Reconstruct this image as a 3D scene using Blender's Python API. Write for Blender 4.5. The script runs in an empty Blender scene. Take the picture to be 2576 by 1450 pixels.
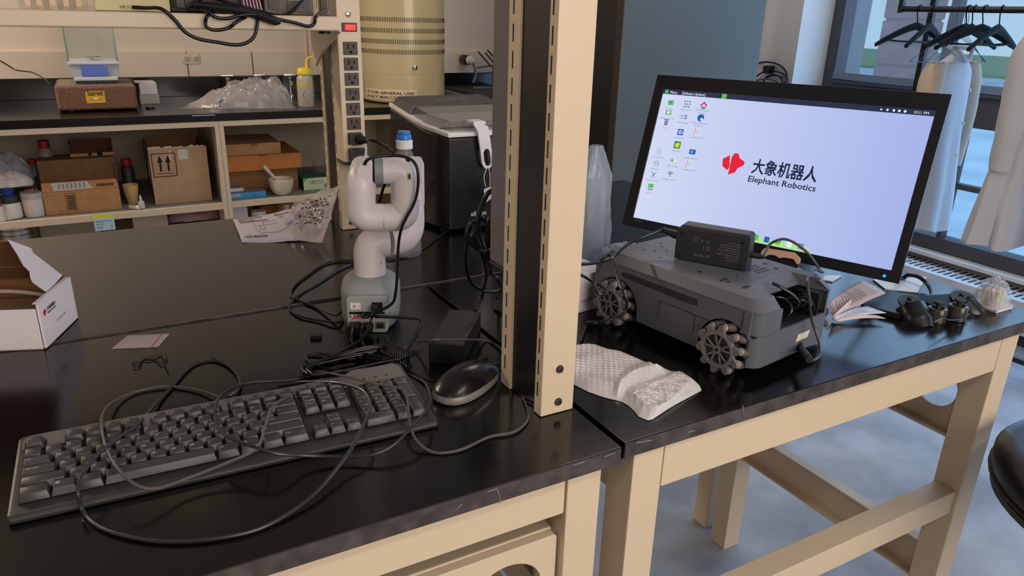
import bpy, bmesh, math, random
from mathutils import Vector, Matrix, noise
from mathutils.geometry import tessellate_polygon
PI = math.pi
R = math.radians
col = bpy.context.scene.collection
scene = bpy.context.scene

# ------------------------------------------------------------------ camera
CAM = Vector((0.0, 0.0, 1.414))
CR = Vector((0.87525104, -0.48296935, 0.02600437))      # image right
CD = Vector((-0.14731199, -0.31740177, -0.93677921))    # image down
CF = Vector((0.46068948, 0.81608622, -0.34895341))      # forward
FPX = 1849.75
cam_data = bpy.data.cameras.new('camera')
cam_data.sensor_width = 36.0
cam_data.lens = FPX / 2576 * 36.0
cam_data.clip_start = 0.02
cam_data.clip_end = 200
cam = bpy.data.objects.new('camera', cam_data)
col.objects.link(cam)
m = Matrix.Identity(4)
for i in range(3):
    m[i][0] = CR[i]; m[i][1] = -CD[i]; m[i][2] = -CF[i]; m[i][3] = CAM[i]
cam.matrix_world = m
scene.camera = cam

# ------------------------------------------------------------------ world, exposure
scene.view_settings.view_transform = 'Standard'
scene.view_settings.look = 'None'
scene.view_settings.gamma = 1.0
scene.view_settings.exposure = 0.0
scene.view_settings.use_curve_mapping = False
world = bpy.data.worlds.new('world')
scene.world = world
world.use_nodes = True
wn = world.node_tree
bg = wn.nodes['Background']
# clear blue open shade, a little paler towards the horizon
wtc = wn.nodes.new('ShaderNodeTexCoord'); wsep = wn.nodes.new('ShaderNodeSeparateXYZ'); wrp = wn.nodes.new('ShaderNodeValToRGB')
wn.links.new(wtc.outputs['Generated'], wsep.inputs[0]); wn.links.new(wsep.outputs['Z'], wrp.inputs[0])
wrp.color_ramp.elements[0].position = 0.0; wrp.color_ramp.elements[0].color = (0.55, 0.80, 1.0, 1)
wrp.color_ramp.elements[1].position = 0.6; wrp.color_ramp.elements[1].color = (0.30, 0.60, 1.0, 1)
wn.links.new(wrp.outputs[0], bg.inputs[0])
bg.inputs[1].default_value = 1.9

def area(name, loc, rot, sx, sy, power, color):
    l = bpy.data.lights.new(name, 'AREA')
    l.shape = 'RECTANGLE'; l.size = sx; l.size_y = sy
    l.energy = power; l.color = color
    o = bpy.data.objects.new(name, l); col.objects.link(o)
    o.location = loc; o.rotation_euler = rot
    return o
# warm fill light added behind the camera; no window stands there
area('warm_fill_light', (0.9, -2.9, 1.9), (R(80), 0, R(11)), 3.2, 1.9, 62, (1.0, 0.89, 0.81))
# unseen ceiling lamps, added: two behind the camera, two brightening the back wall
area('ceiling_fill_light', (-1.3, -0.7, 2.84), (0, 0, 0), 1.2, 0.3, 9, (1.0, 0.88, 0.78))
area('ceiling_fill_light', (1.2, -0.7, 2.84), (0, 0, 0), 1.2, 0.3, 12, (1.0, 0.88, 0.78))
area('ceiling_fill_light', (-1.8, 3.5, 2.84), (0, 0, 0), 1.2, 0.3, 80, (1.0, 0.82, 0.64))
area('ceiling_fill_light', (2.0, 2.35, 2.84), (0, 0, 0), 1.2, 0.3, 14, (1.0, 0.82, 0.66))
bpy.data.lights['warm_fill_light'].spread = R(130)
# daylight entering through the big windows
area('daylight', (3.84, 1.2, 1.55), (0, R(90), 0), 2.4, 3.4, 58, (0.36, 0.62, 1.0))

# ------------------------------------------------------------------ picture -> room helpers (f = 1850 px at 2576 wide)
def ray(x, y):
    return CR * ((x - 1288) / FPX) + CD * ((y - 725) / FPX) + CF
def pz(x, y, z=0.914):
    d = ray(x, y); return CAM + d * ((z - CAM.z) / d.z)
def py(x, y, Y):
    d = ray(x, y); return CAM + d * (Y / d.y)
def px(x, y, X):
    d = ray(x, y); return CAM + d * (X / d.x)
D = 0.914      # bench height
CT = 0.955     # back counter height

# ------------------------------------------------------------------ materials
def lin(c):
    c = c / 255.0
    return c / 12.92 if c <= 0.04045 else ((c + 0.055) / 1.055) ** 2.4
def C(r, g, b): return (lin(r), lin(g), lin(b), 1.0)
MATS = {}
def mat(name, rgb, rough=0.5, metal=0.0, spec=0.5, var=0.0, vscale=20.0, bump=0.0, bscale=80.0, emit=None, estr=1.0, alpha=None, trans=0.0, coat=0.0, rgb2=None, ior=1.45, detail=3.0, stretch=None):
    if name in MATS: return MATS[name]
    m = bpy.data.materials.new(name); MATS[name] = m
    m.use_nodes = True
    nt = m.node_tree; b = nt.nodes['Principled BSDF']
    b.inputs['Base Color'].default_value = C(*rgb)
    b.inputs['Roughness'].default_value = rough
    b.inputs['Metallic'].default_value = metal
    b.inputs['Specular IOR Level'].default_value = spec
    b.inputs['IOR'].default_value = ior
    b.inputs['Transmission Weight'].default_value = trans
    b.inputs['Coat Weight'].default_value = coat
    if alpha is not None: b.inputs['Alpha'].default_value = alpha
    if emit is not None:
        b.inputs['Emission Color'].default_value = C(*emit); b.inputs['Emission Strength'].default_value = estr
    tc = None
    if var > 0 or bump > 0 or rgb2:
        tc = nt.nodes.new('ShaderNodeTexCoord')
        src = tc.outputs['Object']
        if stretch:
            mp = nt.nodes.new('ShaderNodeMapping'); mp.inputs['Scale'].default_value = stretch
            nt.links.new(src, mp.inputs[0]); src = mp.outputs[0]
    if var > 0 or rgb2:
        n = nt.nodes.new('ShaderNodeTexNoise'); n.inputs['Scale'].default_value = vscale; n.inputs['Detail'].default_value = detail
        nt.links.new(src, n.inputs['Vector'])
        rp = nt.nodes.new('ShaderNodeValToRGB')
        c2 = rgb2 if rgb2 else tuple(max(0, v * (1 - var)) for v in rgb)
        rp.color_ramp.elements[0].color = C(*c2); rp.color_ramp.elements[0].position = 0.35
        rp.color_ramp.elements[1].color = C(*rgb); rp.color_ramp.elements[1].position = 0.65
        nt.links.new(n.outputs['Fac'], rp.inputs[0]); nt.links.new(rp.outputs[0], b.inputs['Base Color'])
    if bump > 0:
        n2 = nt.nodes.new('ShaderNodeTexNoise'); n2.inputs['Scale'].default_value = bscale; n2.inputs['Detail'].default_value = 4
        nt.links.new(src, n2.inputs['Vector'])
        bp = nt.nodes.new('ShaderNodeBump'); bp.inputs['Strength'].default_value = bump; bp.inputs['Distance'].default_value = 0.01
        nt.links.new(n2.outputs['Fac'], bp.inputs['Height']); nt.links.new(bp.outputs[0], b.inputs['Normal'])
    return m
def film(name, rgb, alpha=0.35, rough=0.15):
    """thin clear plastic: see-through sheet with a glossy coat"""
    if name in MATS: return MATS[name]
    m = bpy.data.materials.new(name); MATS[name] = m
    m.use_nodes = True
    nt = m.node_tree; nt.nodes.clear()
    out = nt.nodes.new('ShaderNodeOutputMaterial')
    tr = nt.nodes.new('ShaderNodeBsdfTransparent'); tr.inputs[0].default_value = (0.95, 0.97, 0.98, 1)
    b = nt.nodes.new('ShaderNodeBsdfPrincipled'); b.inputs['Base Color'].default_value = C(*rgb); b.inputs['Roughness'].default_value = rough
    mx = nt.nodes.new('ShaderNodeMixShader')
    mx.inputs[0].default_value = alpha
    nt.links.new(tr.outputs[0], mx.inputs[1]); nt.links.new(b.outputs[0], mx.inputs[2]); nt.links.new(mx.outputs[0], out.inputs[0])
    return m

cream = mat('cream_enamel', (210, 191, 164), 0.38)
cream_side = cream
epoxy = mat('black_epoxy', (13, 12, 13), 0.17, spec=0.55, var=0.25, vscale=60, bump=0.012, bscale=220)
epoxy_edge = mat('worn_epoxy_edge', (80, 72, 70), 0.5, var=0.35, vscale=35, bump=0.03, bscale=120)
black = mat('black_plastic', (22, 22, 24), 0.42)
blacksoft = mat('black_rubber', (20, 20, 21), 0.5)
cablem = mat('black_cable_sheath', (16, 16, 17), 0.28)
greycable = mat('dark_grey_cable_sheath', (62, 61, 58), 0.35)
white = mat('white_plastic', (222, 216, 216), 0.32)
whitepaper = mat('white_card', (214, 206, 210), 0.7)
steel = mat('brushed_steel', (170, 168, 165), 0.3, metal=1.0)
chrome = mat('chrome', (210, 210, 210), 0.12, metal=1.0)
card = mat('brown_cardboard', (186, 138, 92), 0.85, var=0.07, vscale=25)
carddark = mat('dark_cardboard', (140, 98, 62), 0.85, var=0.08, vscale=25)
cardpale = mat('pale_cardboard', (186, 152, 118), 0.85, var=0.06, vscale=18)
cardor = mat('orange_cardboard', (192, 122, 62), 0.8, var=0.05, vscale=18)
ink = mat('black_ink', (24, 20, 18), 0.7)
inkgrey = mat('grey_ink', (120, 116, 118), 0.7)
wallm = mat('painted_wall', (200, 188, 174), 0.7, bump=0.03, bscale=150)

# ------------------------------------------------------------------ mesh builder
INV = {}
class MB:
    def __init__(s): s.v = []; s.f = []; s.mi = []
    def add(s, vs, fs, m=0, M=None):
        b = len(s.v)
        s.v += [(M @ Vector(v)) if M is not None else Vector(v) for v in vs]
        s.f += [[b + i for i in f] for f in fs]; s.mi += [m] * len(fs)
        return s
    def box(s, x0, x1, y0, y1, z0, z1, m=0, M=None):
        if x0 > x1: x0, x1 = x1, x0
        if y0 > y1: y0, y1 = y1, y0
        if z0 > z1: z0, z1 = z1, z0
        v = [(x0,y0,z0),(x1,y0,z0),(x1,y1,z0),(x0,y1,z0),(x0,y0,z1),(x1,y0,z1),(x1,y1,z1),(x0,y1,z1)]
        return s.add(v, [(0,3,2,1),(4,5,6,7),(0,1,5,4),(1,2,6,5),(2,3,7,6),(3,0,4,7)], m, M)
    def frustum(s, x0, x1, y0, y1, z0, z1, ix, iy, oy=0.0, m=0, M=None):
        v = [(x0,y0,z0),(x1,y0,z0),(x1,y1,z0),(x0,y1,z0),(x0+ix,y0+iy+oy,z1),(x1-ix,y0+iy+oy,z1),(x1-ix,y1-iy+oy,z1),(x0+ix,y1-iy+oy,z1)]
        return s.add(v, [(0,3,2,1),(4,5,6,7),(0,1,5,4),(1,2,6,5),(2,3,7,6),(3,0,4,7)], m, M)
    def prism(s, poly, z0, z1, holes=(), m=0, M=None):
        """outline in XY (list of 2d points), extruded in Z, with optional holes"""
        loops = [list(poly)] + [list(h) for h in holes]
        allp = [p for l in loops for p in l]
        n = len(allp)
        tris = tessellate_polygon([[Vector((p[0], p[1], 0)) for p in l] for l in loops])
        vs = [(p[0], p[1], z0) for p in allp] + [(p[0], p[1], z1) for p in allp]
        fs = []
        for t in tris:
            a, b_, c = [Vector((allp[i][0], allp[i][1], 0)) for i in t]
            up = (b_ - a).cross(c - a).z > 0
            t2 = list(t) if up else list(t)[::-1]
            fs.append([i + n for i in t2]); fs.append([i for i in t2[::-1]])
        k = 0
        for li, l in enumerate(loops):
            A = sum(l[i][0]*l[(i+1)%len(l)][1]-l[(i+1)%len(l)][0]*l[i][1] for i in range(len(l)))
            ccw = A > 0
            out = ccw if li == 0 else not ccw
            for i in range(len(l)):
                j = (i + 1) % len(l)
                q = [k+i, k+j, k+j+n, k+i+n]
                fs.append(q if out else q[::-1])
            k += len(l)
        return s.add(vs, fs, m, M)
    def cyl(s, p0, p1, r0, r1=None, n=16, m=0, caps=True):
        p0 = Vector(p0); p1 = Vector(p1); r1 = r0 if r1 is None else r1
        a = (p1 - p0).normalized()
        u = a.orthogonal().normalized(); w = a.cross(u)
        vs = []
        for p, r in ((p0, r0), (p1, r1)):
            for i in range(n):
                t = 2*PI*i/n; vs.append(p + (u*math.cos(t) + w*math.sin(t))*r)
        fs = [[i, (i+1)%n, n+(i+1)%n, n+i] for i in range(n)]
        if caps: fs += [list(range(n))[::-1], list(range(n, 2*n))]
        return s.add(vs, fs, m)
    def lathe(s, prof, n=24, m=0, M=None, caps=True):
        """prof: (radius, z) from bottom to top on the outside"""
        vs = []; fs = []
        for r, z in prof:
            for i in range(n):
                t = 2*PI*i/n; vs.append((r*math.cos(t), r*math.sin(t), z))
        for k in range(len(prof)-1):
            for i in range(n):
                j = (i+1) % n
                fs.append([k*n+i, k*n+j, (k+1)*n+j, (k+1)*n+i])
        if caps:
            if prof[0][0] > 1e-6: fs.append(list(range(n))[::-1])
            if prof[-1][0] > 1e-6: fs.append([(len(prof)-1)*n+i for i in range(n)])
        return s.add(vs, fs, m, M)
    def tube(s, pts, r, n=8, m=0, closed=False, radii=None, sub=6, smooth=True):
        P = [Vector(p) for p in pts]
        if smooth and len(P) > 2: P, radii = catmull(P, sub, closed, radii)
        N = len(P); vs = []; fs = []
        t0 = (P[1]-P[0]).normalized(); u = t0.orthogonal().normalized()
        for k in range(N):
            if closed: t = (P[(k+1)%N]-P[(k-1)%N])
            else: t = (P[min(k+1,N-1)]-P[max(k-1,0)])
            if t.length < 1e-9: t = t0
            t.normalize()
            u = (u - t*u.dot(t))
            if u.length < 1e-6: u = t.orthogonal()
            u.normalize(); w = t.cross(u)
            rr = radii[k] if radii else r
            for i in range(n):
                a = 2*PI*i/n; vs.append(P[k] + (u*math.cos(a)+w*math.sin(a))*rr)
        K = N if closed else N-1
        for k in range(K):
            for i in range(n):
                j = (i+1)%n; k2 = (k+1)%N
                fs.append([k*n+i, k*n+j, k2*n+j, k2*n+i])
        if not closed: fs += [list(range(n))[::-1], [(N-1)*n+i for i in range(n)]]
        return s.add(vs, fs, m)
    def loft(s, rings, m=0, M=None, caps=True, closed=True):
        n = len(rings[0]); vs = [p for r_ in rings for p in r_]; fs = []
        for k in range(len(rings)-1):
            for i in range(n if closed else n-1):
                j = (i+1)%n
                fs.append([k*n+i, k*n+j, (k+1)*n+j, (k+1)*n+i])
        if caps: fs += [list(range(n))[::-1], [(len(rings)-1)*n+i for i in range(n)]]
        return s.add(vs, fs, m, M)
    def grid(s, nx, ny, fn, m=0, M=None):
        vs = [fn(i/nx, j/ny) for j in range(ny+1) for i in range(nx+1)]
        fs = [[j*(nx+1)+i, j*(nx+1)+i+1, (j+1)*(nx+1)+i+1, (j+1)*(nx+1)+i] for j in range(ny) for i in range(nx)]
        return s.add(vs, fs, m, M)
    def build(s, name, mats, parent=None, world=False, bevel=0.0, seg=2, smooth=True, ang=38, M=None, solid=0.0, weld=False):
        if not isinstance(mats, (list, tuple)): mats = [mats]
        vs = s.v
        if M is not None: vs = [M @ v for v in vs]
        if world and parent is not None: vs = [INV[parent.name] @ v for v in vs]
        me = bpy.data.meshes.new(name)
        me.from_pydata([tuple(v) for v in vs], [], s.f)
        for mm in mats: me.materials.append(mm)
        me.polygons.foreach_set('material_index', s.mi)
        bm = bmesh.new(); bm.from_mesh(me)
        if weld: bmesh.ops.remove_doubles(bm, verts=bm.verts, dist=1e-6)
        if bevel > 0:
            es = [e for e in bm.edges if len(e.link_faces) == 2 and e.calc_face_angle(0) > R(35)]
            bmesh.ops.bevel(bm, geom=es, offset=bevel, segments=seg, affect='EDGES', clamp_overlap=True, profile=0.5)
        if smooth:
            for f_ in bm.faces: f_.smooth = True
            for e in bm.edges:
                if len(e.link_faces) == 2 and e.calc_face_angle(0) > R(ang): e.smooth = False
        bm.to_mesh(me); bm.free()
        o = bpy.data.objects.new(name, me)
        col.objects.link(o)
        if parent is not None:
            o.parent = parent; INV[o.name] = INV[parent.name]
        else:
            INV[o.name] = Matrix.Identity(4)
        if bevel > 0 and smooth:
            wn_ = o.modifiers.new('weighted_normal', 'WEIGHTED_NORMAL'); wn_.keep_sharp = True; wn_.weight = 80
        if solid:
            md = o.modifiers.new('thickness', 'SOLIDIFY'); md.thickness = solid; md.offset = 0
        return o
def catmull(P, sub, closed, radii=None):
    N = len(P); out = []; ro = [] if radii else None
    segs = N if closed else N-1
    for k in range(segs):
        p1 = P[k]; p2 = P[(k+1)%N]
        p0 = P[(k-1)%N] if closed or k > 0 else p1*2-p2
        p3 = P[(k+2)%N] if closed or k+2 < N else p2*2-p1
        for i in range(sub):
            t = i/sub
            out.append(0.5*((2*p1)+(p2-p0)*t+(2*p0-5*p1+4*p2-p3)*t*t+(3*p1-p0-3*p2+p3)*t**3))
            if radii: ro.append(radii[k]*(1-t)+radii[(k+1)%N]*t)
    if not closed:
        out.append(P[-1])
        if radii: ro.append(radii[-1])
    return out, ro
def tag(o, label, cat, group=None, kind=None):
    if label: o['label'] = label
    if cat: o['category'] = cat
    if group: o['group'] = group
    if kind: o['kind'] = kind
    return o
def T(name, label, cat, loc=(0,0,0), rz=0.0, rx=0.0, ry=0.0, group=None, M=None):
    o = bpy.data.objects.new(name, None); col.objects.link(o)
    if M is None:
        M = Matrix.Translation(Vector(loc)) @ Matrix.Rotation(rz, 4, 'Z') @ Matrix.Rotation(ry, 4, 'Y') @ Matrix.Rotation(rx, 4, 'X')
    o.matrix_basis = M
    o.empty_display_size = 0.05
    INV[o.name] = M.inverted()
    return tag(o, label, cat, group)
def S(o, kind='structure'):
    o['kind'] = kind; return o
def copy_tree(o, M=None, label=None, parent=None):
    c = o.copy(); col.objects.link(c)
    if parent is not None: c.parent = parent
    if M is not None: c.matrix_basis = M
    if label: c['label'] = label
    for ch in list(o.children): copy_tree(ch, None, None, c)
    return c
def text_mb(s, size, M=None, align='LEFT', depth=0.0003, bold=0.0, width=None, sx=1.0):
    cu = bpy.data.curves.new('lettering', 'FONT')
    cu.body = s; cu.size = size; cu.align_x = align; cu.align_y = 'BOTTOM_BASELINE'
    cu.extrude = depth/2; cu.offset = bold; cu.resolution_u = 2
    ob = bpy.data.objects.new('lettering', cu); col.objects.link(ob)
    bpy.context.view_layer.update()
    dg = bpy.context.evaluated_depsgraph_get()
    me = ob.evaluated_get(dg).to_mesh()
    vs = [Vector(v.co) for v in me.vertices]; fs = [list(p.vertices) for p in me.polygons]
    ob.evaluated_get(dg).to_mesh_clear()
    bpy.data.objects.remove(ob); bpy.data.curves.remove(cu)
    if width and vs:
        w = max(v.x for v in vs) - min(v.x for v in vs)
        if w > 0:
            k = width / w; vs = [Vector((v.x*k, v.y, v.z)) for v in vs]
    if sx != 1.0: vs = [Vector((v.x*sx, v.y, v.z)) for v in vs]
    mb = MB(); mb.add(vs, fs, 0, M); return mb
def join(*mbs):
    a = MB()
    for b in mbs:
        n = len(a.v); a.v += b.v; a.f += [[i+n for i in f_] for f_ in b.f]; a.mi += b.mi
    return a
def frame(o, ux, uy):
    """matrix with origin o, local X along ux, local Y towards uy, Z = X x Y"""
    x = Vector(ux).normalized(); z = x.cross(Vector(uy)).normalized(); y = z.cross(x)
    M = Matrix.Identity(4)
    for i in range(3):
        M[i][0] = x[i]; M[i][1] = y[i]; M[i][2] = z[i]; M[i][3] = o[i]
    return M
def rrect(x0, x1, y0, y1, r, n=4):
    pts = []
    for cx, cy, a0 in ((x1-r, y0+r, -90), (x1-r, y1-r, 0), (x0+r, y1-r, 90), (x0+r, y0+r, 180)):
        for i in range(n+1):
            a = R(a0 + 90*i/n); pts.append((cx+r*math.cos(a), cy+r*math.sin(a)))
    return pts
def circ(cx, cy, r, n=20, ry=None):
    ry = r if ry is None else ry
    return [(cx+r*math.cos(2*PI*i/n), cy+ry*math.sin(2*PI*i/n)) for i in range(n)]
FRONT = lambda x, y, z: frame((x, y, z), (1,0,0), (0,0,1))     # XY plane of a drawing standing upright, facing -Y
# ================================================================== ROOM
XW = 3.9; YB = 4.43; XL = -3.6; YF = -3.2; ZC = 2.9; YJ = 3.42; XJ = 2.9
floor_m = mat('polished_concrete', (168, 174, 184), 0.42, spec=0.4, rgb2=(126, 130, 138), vscale=3.2, detail=9, bump=0.05, bscale=14)
f = MB(); f.box(XL, XW+0.3, YF, YB+0.2, -0.1, 0); S(f.build('floor', floor_m))
ceil_m = mat('ceiling_paint', (205, 200, 192), 0.8)
f = MB(); f.box(XL, XW+0.3, YF, YB+0.2, ZC, ZC+0.1); S(f.build('ceiling', ceil_m))
f = MB(); f.box(XL, XW+0.3, YB, YB+0.2, 0, ZC); S(f.build('wall_back', wallm))
f = MB(); f.box(XL-0.2, XL, YF, YB+0.2, 0, ZC); S(f.build('wall_left', wallm))
f = MB(); f.box(XL, XW+0.3, YF-0.2, YF, 0, ZC); S(f.build('wall_front', wallm))
wall_dim = mat('shade_toned_wall_paint', (176, 168, 164), 0.7, bump=0.03, bscale=150)  # wall paint dimmed and greyed, the corner's shade put into the colour
f = MB(); f.box(XJ, XW+0.3, YJ, YB, 0, ZC); S(f.build('wall_corner', wall_dim))
# window wall: piers, spandrel below, lintel above
jamb_m = mat('white_painted_jamb', (214, 212, 208), 0.6)
f = MB(); f.box(3.61, XW+0.3, 3.117, YJ, 0, ZC); S(f.build('wall_right', jamb_m))
f = MB(); f.box(XW, XW+0.3, YF, 0.0, 0, ZC); S(f.build('wall_right', jamb_m))
f = MB(); f.box(XW, XW+0.3, 0.0, 3.117, 0, 0.27); S(f.build('wall_right', jamb_m))
f = MB(); f.box(XW, XW+0.3, 0.0, 3.117, 2.7, ZC); S(f.build('wall_right', jamb_m))
# raceway (service trunking) above the counter splash: sections with joints
for i, (a, b) in enumerate(((XL, 0.466), (0.470, 0.80), (0.804, 1.9), (1.904, 2.36), (2.364, XJ))):
    t = MB(); t.box(a+0.001, b-0.001, YB-0.022, YB, 1.056, 1.186)
    S(t.build('trim_1' if i == 0 else 'trim_1', wallm, bevel=0.003))
# steel window frames
dark = mat('dark_bronze_frame', (74, 75, 82), 0.5)
glass_m = film('window_glass', (190, 215, 235), 0.05, 0.02)
def window(n, y0, y1):
    w = bpy.data.objects.new('window_%d' % n, None); col.objects.link(w); INV[w.name] = Matrix.Identity(4)
    w['kind'] = 'structure'
    X0, X1 = XW-0.03, XW+0.07
    def bar(name, a, b, c, d, x0=X0, x1=X1):
        q = MB(); q.box(x0, x1, a, b, c, d); q.build(name, dark, w, bevel=0.003)
    bar('frame_side', y0, y0+0.06, 0.27, 2.7); bar('frame_side', y1-0.075, y1, 0.27, 2.7)
    bar('sill_rail', y0+0.06, y1-0.075, 0.275, 0.345); bar('head_rail', y0+0.06, y1-0.075, 2.63, 2.7)
    bar('transom', y0+0.06, y1-0.075, 0.935, 1.105)
    bar('transom_lip', y0+0.06, y1-0.075, 1.085, 1.10, X0-0.02, X0)
    # muntins of the lower sash
    m1 = y0 + 0.655
    bar('muntin', m1, m1+0.03, 0.345, 0.935, X0+0.02, X1-0.03)
    m2 = y0 + 1.10
    bar('muntin', m2, m2+0.02, 0.345, 0.935, X0+0.02, X1-0.03)
    for a, b in ((y0+0.06, m1), (m1+0.03, m2), (m2+0.02, y1-0.075)):
        bar('muntin', a, b, 0.615, 0.643, X0+0.02, X1-0.03)
    # muntins of the upper sash
    bar('muntin', y0+0.83, y0+0.88, 1.105, 2.63, X0+0.02, X1-0.03)
    for a, b in ((y0+0.06, m1), (m1+0.03, m2), (m2+0.02, y1-0.075)):
        for c, d in ((0.345, 0.615), (0.643, 0.935)):
            q = MB(); q.box(XW+0.01, XW+0.016, a, b, c, d); q.build('pane', glass_m, w, smooth=False)
    for a, b in ((y0+0.06, y0+0.83), (y0+0.88, y1-0.075)):
        q = MB(); q.box(XW+0.01, XW+0.016, a, b, 1.105, 2.63); q.build('pane', glass_m, w, smooth=False)
window(1, 1.55, 3.117)
window(2, 0.0, 1.55)
# mesh roller shades pulled over the upper sashes
shade_m = film('grey_shade_mesh', (150, 168, 196), 0.36, 0.8)
bar_m = mat('shade_hem_bar', (120, 132, 152), 0.5)
for k, (a, b) in enumerate(((1.63, 3.03), (0.08, 1.50))):
    s = T('roller_shade', ('grey mesh roller shade lowered over the upper window beside the white jamb', 'grey mesh roller shade on the window behind the hanging coats')[k], 'roller shade', (XW-0.045, a, 1.105), group='roller shades on the windows')
    q = MB(); q.box(XW-0.047, XW-0.046, a, b, 1.145, 2.62); q.build('shade_cloth', shade_m, s, world=True, smooth=False)
    q = MB(); q.box(XW-0.056, XW-0.037, a, b, 1.108, 1.145); q.build('hem_bar', bar_m, s, world=True, bevel=0.002)
    q = MB(); q.cyl((XW-0.06, a, 2.64), (XW-0.06, b, 2.64), 0.025); q.build('roller_tube', bar_m, s, world=True)
# finned convector heater under the window
hm = mat('pale_heater_enamel', (205, 208, 214), 0.4)
hd = mat('heater_shadow_gap', (40, 44, 54), 0.6)
h = T('convector_heater', 'long low white convector with a slotted top under the window', 'heater', (3.75, 1.6, 0))
q = MB(); q.box(3.66, 3.87, 0.2, 3.05, 0.055, 0.215); q.build('casing', hm, h, world=True, bevel=0.004)
q = MB(); q.box(3.675, 3.865, 0.22, 3.03, 0.0, 0.055); q.build('plinth', hd, h, world=True)
q = MB()
y = 0.24
while y < 3.02:
    q.box(3.70, 3.765, y, y+0.012, 0.2145, 0.2165); q.box(3.79, 3.855, y, y+0.016, 0.2145, 0.2165); y += 0.032
o = q.build('slot_grille', hd, h, world=True, smooth=False); o['kind'] = 'stuff'
q = MB(); q.box(3.80, 3.872, 0.2, 3.05, 0.25, 0.272); S(q.build('trim_2', jamb_m, bevel=0.004))
# outdoors
yard = mat('pale_yard_concrete', (214, 218, 222), 0.9, rgb2=(186, 192, 200), vscale=0.9, detail=6)  # pale mottled concrete in open shade, no direct sun
q = MB(); q.box(XW+0.3, 26, -20, 26, -0.25, -0.15); S(q.build('yard_ground', yard))
grass = mat('lawn_grass', (128, 160, 60), 0.95, rgb2=(96, 132, 48), vscale=3)
q = MB(); q.box(26, 44, -26, 40, -0.2, -0.05); g = q.build('lawn', grass); tag(g, None, None, None, 'stuff')
brick_m = mat('pink_brick', (206, 158, 146), 0.85, var=0.15, vscale=6)
mortar = mat('brick_mortar', (170, 156, 146), 0.9)
bp = T('brick_pillar', 'pink brick pillar seen through the upper window shade', 'pillar', (7.5, 5.2, -0.15))
q = MB(); q.box(7.52, 7.93, 5.02, 5.38, -0.15, 4.6); q.build('mortar_core', mortar, bp, world=True)
base_me = None
for k in range(20):
    q = MB(); z = -0.13+k*0.23
    q.box(7.5, 7.95, 5.0, 5.4, z, z+0.205)
    q.build('brick', brick_m, bp, world=True, bevel=0.008)
def tree(x, y, z0, h, rad, n, seed, label, leafc, name='tree', cat='tree'):
    rnd = random.Random(seed)
    t = T(name, label, cat, (x, y, z0))
    q = MB(); q.tube([(x,y,z0),(x+0.05,y,z0+h*0.4),(x-0.03,y+0.05,z0+h*0.75)], 0.1, radii=[rad*0.10, rad*0.07, rad*0.03]); q.build('trunk', mat('bark', (84, 70, 58), 0.9), t, world=True)
    q = MB()
    for i in range(n):
        a = rnd.uniform(0, 2*PI); b = math.acos(rnd.uniform(-1,1)); r_ = rad*rnd.uniform(0.45,1.0)
        c = Vector((x+r_*math.sin(b)*math.cos(a), y+r_*math.sin(b)*math.sin(a), z0+h*0.68+r_*math.cos(b)*h/rad*0.32))
        u = Vector((rnd.gauss(0,1), rnd.gauss(0,1), rnd.gauss(0,1))).normalized(); w = u.orthogonal().normalized()
        s_ = rad*rnd.uniform(0.05,0.09)
        q.add([c-u*s_, c+w*s_*0.6, c+u*s_, c-w*s_*0.6], [(0,1,2,3)])
    o = q.build('foliage', leafc, t, world=True, smooth=False); o['kind'] = 'stuff'
leaf1 = mat('green_leaves', (150, 172, 84), 0.7, rgb2=(92, 122, 52), vscale=2)  # two leaf greens mixed at random
leaf2 = mat('pale_shrub_leaves', (214, 216, 150), 0.7, rgb2=(150, 170, 110), vscale=3)
tree(13.5, 9.0, -0.15, 6.5, 2.6, 1500, 3, 'green leafy tree beyond the yard behind the shaded window', leaf1)
tree(12.0, 4.2, -0.15, 6.5, 2.4, 1300, 5, 'green leafy tree beyond the yard behind the coats', leaf1)
tree(5.0, 1.95, -0.15, 0.62, 0.20, 700, 8, 'pale yellow green shrub outside just above the low window rail', leaf2, 'shrub', 'shrub')
# housings for the added, unseen ceiling lamps
lampm = mat('lamp_diffuser', (255, 236, 210), 0.5, emit=(255, 226, 190), estr=2.2)
for k, (x, y) in enumerate(((-1.3, -0.7), (1.2, -0.7), (-1.8, 3.5), (2.0, 2.35))):
    t = T('added_ceiling_lamp', ('added unseen long ceiling lamp on the left behind the camera', 'added unseen long ceiling lamp on the right behind the camera', 'added unseen long ceiling lamp over the left end of the aisle', 'added unseen long ceiling lamp over the aisle by the refrigerator')[k], 'lamp', (x, y, ZC), group='added ceiling lamps')
    q = MB(); q.box(x-0.66, x+0.66, y-0.18, y+0.18, ZC-0.05, ZC); q.build('lamp_body', ceil_m, t, world=True, bevel=0.004)
    q = MB(); q.box(x-0.62, x+0.62, y-0.15, y+0.15, ZC-0.053, ZC-0.049); q.build('diffuser', lampm, t, world=True)
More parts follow.
